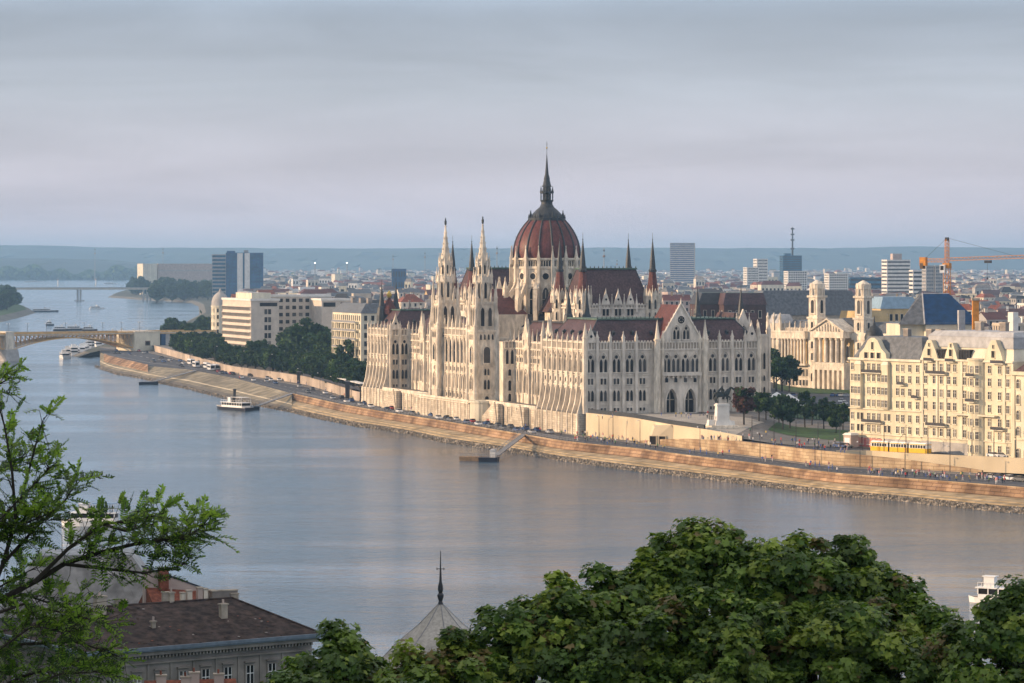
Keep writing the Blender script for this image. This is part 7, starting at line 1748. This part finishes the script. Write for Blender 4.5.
maple('low dark maple treetop left of the pale tower roof', 335, 58, [(338, 58, 628, 1.15, 1.3, 7540, 0.123, WC), (305, 57, 664, .9, 1.1, 3770, 0.123, WC), (372, 58.5, 645, .95, 1.2, 4350, 0.123, (.4, .3, .15, .15)), (340, 58, 674, 1.9, 1.6, 7540, 0.131, WC)], 1, 41)
maple('lower maple treetop with brownish sprays below the pale tower roof', 475, 57, [(418, 57, 650, .9, 1.2, 4640, 0.123, (.35, .3, .15, .2)), (462, 57.5, 638, 1.0, 1.3, 6090, 0.123, (.38, .34, .16, .12)), (520, 58, 605, 1.2, 1.4, 7250, 0.127, WA), (560, 58, 581, 1.1, 1.4, 7250, 0.127, WA), (470, 56, 659, 2.6, 2.0, 13050, 0.131, WC)], 2, 41)
maple('tallest broad maple treetop in the middle foreground', 690, 60, [(612, 59.5, 571, 1.1, 1.5, 8120, 0.127, WA), (655, 60, 549, 1.1, 1.5, 8120, 0.127, WA), (705, 60.5, 521, 1.15, 1.6, 9860, 0.127, WA), (752, 60, 535, .95, 1.4, 6960, 0.127, WB), (640, 58, 599, 2.0, 1.9, 11890, 0.135, WB), (735, 58, 581, 2.0, 1.9, 11890, 0.135, WA), (690, 57, 629, 2.6, 2.3, 11890, 0.139, WC)], 3, 40)
maple('broad maple treetop right of the tallest one', 855, 60, [(792, 59.5, 536, 1.1, 1.5, 5600, .13, WB), (808, 59.5, 553, 1.0, 1.4, 6670, 0.127, WB), (842, 60.5, 539, 1.05, 1.5, 8410, 0.127, WA), (880, 60, 561, 1.0, 1.4, 7250, 0.127, WA), (915, 59, 595, .85, 1.2, 5220, 0.127, WC), (940, 58.5, 615, .6, .8, 2175, 0.123, WC), (850, 58, 597, 2.1, 1.9, 12470, 0.135, WA), (870, 57, 637, 2.4, 2.2, 11020, 0.139, WC)], 4, 40)
maple('loose airy treetop at the lower right corner with gaps', 1000, 56, [(1022, 56, 583, .85, 1.0, 3480, 0.119, WC), (978, 56, 619, .9, .8, 2175, 0.119, WC), (1000, 55.5, 637, 1.3, .9, 2175, 0.119, WC), (965, 56, 659, .8, .7, 1015, 0.119, WC), (1035, 55, 659, 1.0, 1.0, 1595, 0.123, WC)], 5, 40)

# feathery branch close to the camera
def locust():
    D0 = 18.0; rr = random.Random(5); bx, by = pd(-190, D0)[:2]
    root = tag(empty('locust_tree', (bx, by, 50)), 'bright green feathery-leaved tree reaching in from the left edge close by', 'tree')
    def PP(px, py, dz=0): return Vector(((px-512)/F*(D0+dz)-bx, D0+dz-by, H-(py-YH)/F*(D0+dz)-50))
    br = [([(-190, 760), (-120, 690), (-60, 640), (0, 603), (52, 578), (84, 560), (120, 549), (160, 540), (190, 536), (205, 537), (222, 530), (234, 521)], .023, .45, 1.1),
          ([(84, 560), (130, 565), (170, 569), (200, 564), (214, 560)], .012, .15, 1.2), ([(52, 578), (88, 545), (125, 520), (160, 505), (192, 497)], .014, .2, 1.3),
          ([(125, 520), (150, 515), (180, 520), (205, 540)], .01, .2, 1.2),
          ([(0, 603), (18, 560), (32, 505), (28, 455), (20, 410), (8, 372)], .016, .25, .9), ([(18, 560), (55, 522), (85, 485), (100, 462)], .012, .15, 1.5),
          ([(32, 505), (46, 455), (56, 420), (62, 402)], .010, .3, .9), ([(-80, 520), (-20, 480), (14, 455), (40, 440)], .013, .5, 1.0), ([(-80, 430), (-30, 400), (0, 375), (26, 362)], .012, .6, 1.0),
          ([(-90, 700), (-30, 665), (40, 640), (100, 638), (150, 655)], .016, .3, 1.4), ([(-90, 640), (-20, 620), (40, 600), (90, 610), (125, 618)], .013, .3, 1.0), ([(-20, 720), (30, 690), (80, 670), (120, 668)], .013, .2, 1.4),
          ([(-190, 760), (-160, 560), (-130, 420), (-100, 310), (-70, 262), (-36, 242)], .03, .85, .6), ([(-100, 310), (-70, 285), (-34, 270)], .008, .8, .8), ([(-120, 690), (-60, 580), (-20, 540), (20, 530), (60, 500)], .016, .45, 1.5), ([(-60, 640), (-20, 590), (10, 585), (60, 560)], .012, .3, 1.0), ([(-90, 740), (-20, 700), (40, 672), (90, 660), (140, 672)], .014, .2, 1.6), ([(-120, 690), (-60, 660), (0, 655), (50, 622), (90, 628)], .012, .2, 1.5), ([(0, 603), (40, 590), (70, 600), (110, 600)], .01, .1, 1.4), ([(-80, 520), (-30, 530), (10, 520), (50, 470), (70, 450)], .012, .3, 1.3)]
    b = MB(); LV = []; LI = []
    b.tube((0, 0, -9), PP(-190, 760), .22, 9, 'bark', .06)
    rng = np.random.default_rng(4)
    leafshape = np.array([(0, 0), (.32, .22), (.36, .6), (0, 1.05), (-.36, .6), (-.32, .22)])
    def compound(p, d, L_, mi):
        d = d.normalized(); side = d.cross(Vector((0, 0, 1)))
        side = side.normalized() if side.length > .05 else Vector((1, 0, 0))
        up = side.cross(d).normalized(); tw = rr.uniform(-.9, .9); side = (side*math.cos(tw)+up*math.sin(tw)).normalized(); up = side.cross(d).normalized()
        n = 9; prev = p
        for i in range(n):
            t = (i+1)/n; q = p+d*L_*t-Vector((0, 0, 1))*L_*.22*t*t; 
            for s in (-1, 1):
                if rr.random() < .06: continue
                dr = (side*s+d*.55+up*rr.uniform(-.25, .25)).normalized(); sz = L_*.235*(1-.35*abs(t-.5))*rr.uniform(.8, 1.15); w_ = dr.cross(up).normalized()*(.52)
                LV.append([q+dr*sz*y+w_*sz*x for x, y in leafshape]); LI.append(mi if rr.random() < .7 else rr.choice([0, 1, 2]))
            b.tube(prev, q, .0016, 3, 'bark'); prev = q
        LV.append([prev+d*L_*.2*y+side*L_*.12*x for x, y in leafshape]); LI.append(mi)
    for pts, r, t0, dens in br:
        dz = rr.uniform(-.5, .5); P = [PP(x*.93-14 if x > -100 else x, y+(16 if y < 520 else 4), dz*(i/len(pts))+rr.uniform(-.03, .03)) for i, (x, y) in enumerate(pts)]; n = len(P)-1
        for i in range(n): b.tube(P[i], P[i+1], r*(1-.8*i/n), 6, 'bark', r*(1-.8*(i+1)/n))
        tot = sum((P[i+1]-P[i]).length for i in range(n)); m = int(tot*(22 if pts[-1][1] < 430 else 42 if pts[-1][1] > 590 else 46)*dens); 
        for k in range(m):
            t = t0+(1-t0)*(k+rr.random())/m
            if rr.random() < .15: continue
            f = t*n; i = min(n-1, int(f)); p = P[i].lerp(P[i+1], f-i); ax = (P[i+1]-P[i]).normalized()
            out = Vector((rr.gauss(0, 1), rr.gauss(0, 1), rr.gauss(.25, .8))).normalized(); tl = rr.uniform(.03, .14); d = (ax*.8+out).normalized()
            q = p+d*tl; b.tube(p, q, .003, 4, 'bark', .0015)
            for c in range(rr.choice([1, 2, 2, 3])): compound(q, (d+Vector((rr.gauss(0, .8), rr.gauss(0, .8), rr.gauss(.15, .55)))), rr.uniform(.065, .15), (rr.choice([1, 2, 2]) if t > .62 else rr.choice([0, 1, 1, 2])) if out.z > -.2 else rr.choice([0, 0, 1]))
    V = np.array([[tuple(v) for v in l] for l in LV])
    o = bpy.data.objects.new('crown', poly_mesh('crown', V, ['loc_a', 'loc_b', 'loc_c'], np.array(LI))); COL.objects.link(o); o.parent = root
    b.build('branches', root)
locust()
# ---------------------------------------------------------------- camera, sky, sun
cam = bpy.data.cameras.new('camera'); co = bpy.data.objects.new('camera', cam); COL.objects.link(co)
co.location = (0, 0, H); co.rotation_euler = (rad(90), 0, 0)
cam.lens = F/1024*36; cam.sensor_width = 36; cam.shift_y = -(341.5-YH)/1024
cam.clip_start = .5; cam.clip_end = 60000
scene.camera = co
scene.render.resolution_x = 1024; scene.render.resolution_y = 683
SUN_EL, SX, SY = 15.0, -.997, -.07
w = bpy.data.worlds.new('World'); scene.world = w; w.use_nodes = True
nt = w.node_tree; N = nt.nodes; L = nt.links
bg = N['Background']; bg.inputs['Strength'].default_value = .1
sky = N.new('ShaderNodeTexSky'); sky.sky_type = 'NISHITA'; sky.sun_disc = False
sky.sun_elevation = rad(SUN_EL); sky.sun_rotation = math.atan2(SX, SY); sky.air_density = 1.2; sky.dust_density = 1.5; sky.ozone_density = 1.5
tc = N.new('ShaderNodeTexCoord')
sep = N.new('ShaderNodeSeparateXYZ'); L.new(tc.outputs['Generated'], sep.inputs[0])
mp = N.new('ShaderNodeMapping'); mp.inputs['Scale'].default_value = (3.0, 3.0, 24.0); mp.inputs['Rotation'].default_value = (0, rad(2.2), 0)
L.new(tc.outputs['Generated'], mp.inputs[0])
nz = N.new('ShaderNodeTexNoise'); nz.inputs['Scale'].default_value = 1.6; nz.inputs['Detail'].default_value = 9; nz.inputs['Roughness'].default_value = .58; nz.inputs['Distortion'].default_value = .7
L.new(mp.outputs[0], nz.inputs['Vector'])
# thin high cloud: a veil dimming upward in view, with added brightness above it
cr = N.new('ShaderNodeValToRGB'); els = cr.color_ramp.elements
els[0].position = 0.0; els[0].color = (6.3, 5.7, 6.5, 1)
els[1].position = .08; els[1].color = (3.25, 3.65, 4.35, 1)
e = els.new(.03); e.color = (5.45, 5.15, 5.7, 1)
e = els.new(.055); e.color = (4.5, 4.75, 5.35, 1)
e = els.new(.125); e.color = (6.4, 8.5, 11.4, 1)  # unseen bright blue band, added for fill and bluer water
e = els.new(.5); e.color = (6.4, 6.1, 6.1, 1)
L.new(sep.outputs['Z'], cr.inputs['Fac'])
c2 = N.new('ShaderNodeMapRange'); c2.inputs[1].default_value = .35; c2.inputs[2].default_value = .68; c2.inputs[3].default_value = .89; c2.inputs[4].default_value = 1.11
L.new(nz.outputs['Fac'], c2.inputs[0])
vm = N.new('ShaderNodeVectorMath'); vm.operation = 'SCALE'; L.new(cr.outputs[0], vm.inputs[0]); L.new(c2.outputs[0], vm.inputs['Scale'])
mx = N.new('ShaderNodeMix'); mx.data_type = 'RGBA'; mx.inputs['Factor'].default_value = .92
L.new(sky.outputs[0], mx.inputs['A']); L.new(vm.outputs[0], mx.inputs['B']); L.new(mx.outputs['Result'], bg.inputs['Color'])

sd = bpy.data.lights.new('sun', 'SUN'); sd.energy = 4.5; sd.angle = rad(.8); sd.color = (1, .70, .43)
so = bpy.data.objects.new('sun', sd); COL.objects.link(so)
d = Vector((SX, SY, 0)).normalized()*math.cos(rad(SUN_EL)); d.z = math.sin(rad(SUN_EL))
so.rotation_euler = d.to_track_quat('Z', 'Y').to_euler()

# the air
hz = MB(); hz.box(-5200, 5200, -300, 19500, -3, 185, 'haze_air')
if True:
    m = bpy.data.materials.new('haze_air'); m.use_nodes = True; n2 = m.node_tree; n2.nodes.remove(n2.nodes['Principled BSDF'])
    pv = n2.nodes.new('ShaderNodeVolumePrincipled'); pv.inputs['Density'].default_value = HAZE; pv.inputs['Color'].default_value = (.40, .66, .96, 1); pv.inputs['Anisotropy'].default_value = .2
    n2.links.new(pv.outputs[0], n2.nodes['Material Output'].inputs['Volume']); M['haze_air'] = m
tag(hz.build('haze'), kind='stuff')

vs = scene.view_settings; vs.view_transform = 'Standard'; vs.look = 'None'; vs.exposure = EXPO; vs.gamma = 1; vs.use_curve_mapping = False
scene.render.engine = 'CYCLES'
cy = scene.cycles; cy.use_denoising = True; cy.denoiser = 'OPENIMAGEDENOISE'; cy.max_bounces = 6; cy.diffuse_bounces = 3; cy.glossy_bounces = 3; cy.transmission_bounces = 4; cy.volume_bounces = 1; cy.transparent_max_bounces = 8
cy.use_adaptive_sampling = True; cy.adaptive_threshold = .015; cy.sample_clamp_indirect = 6
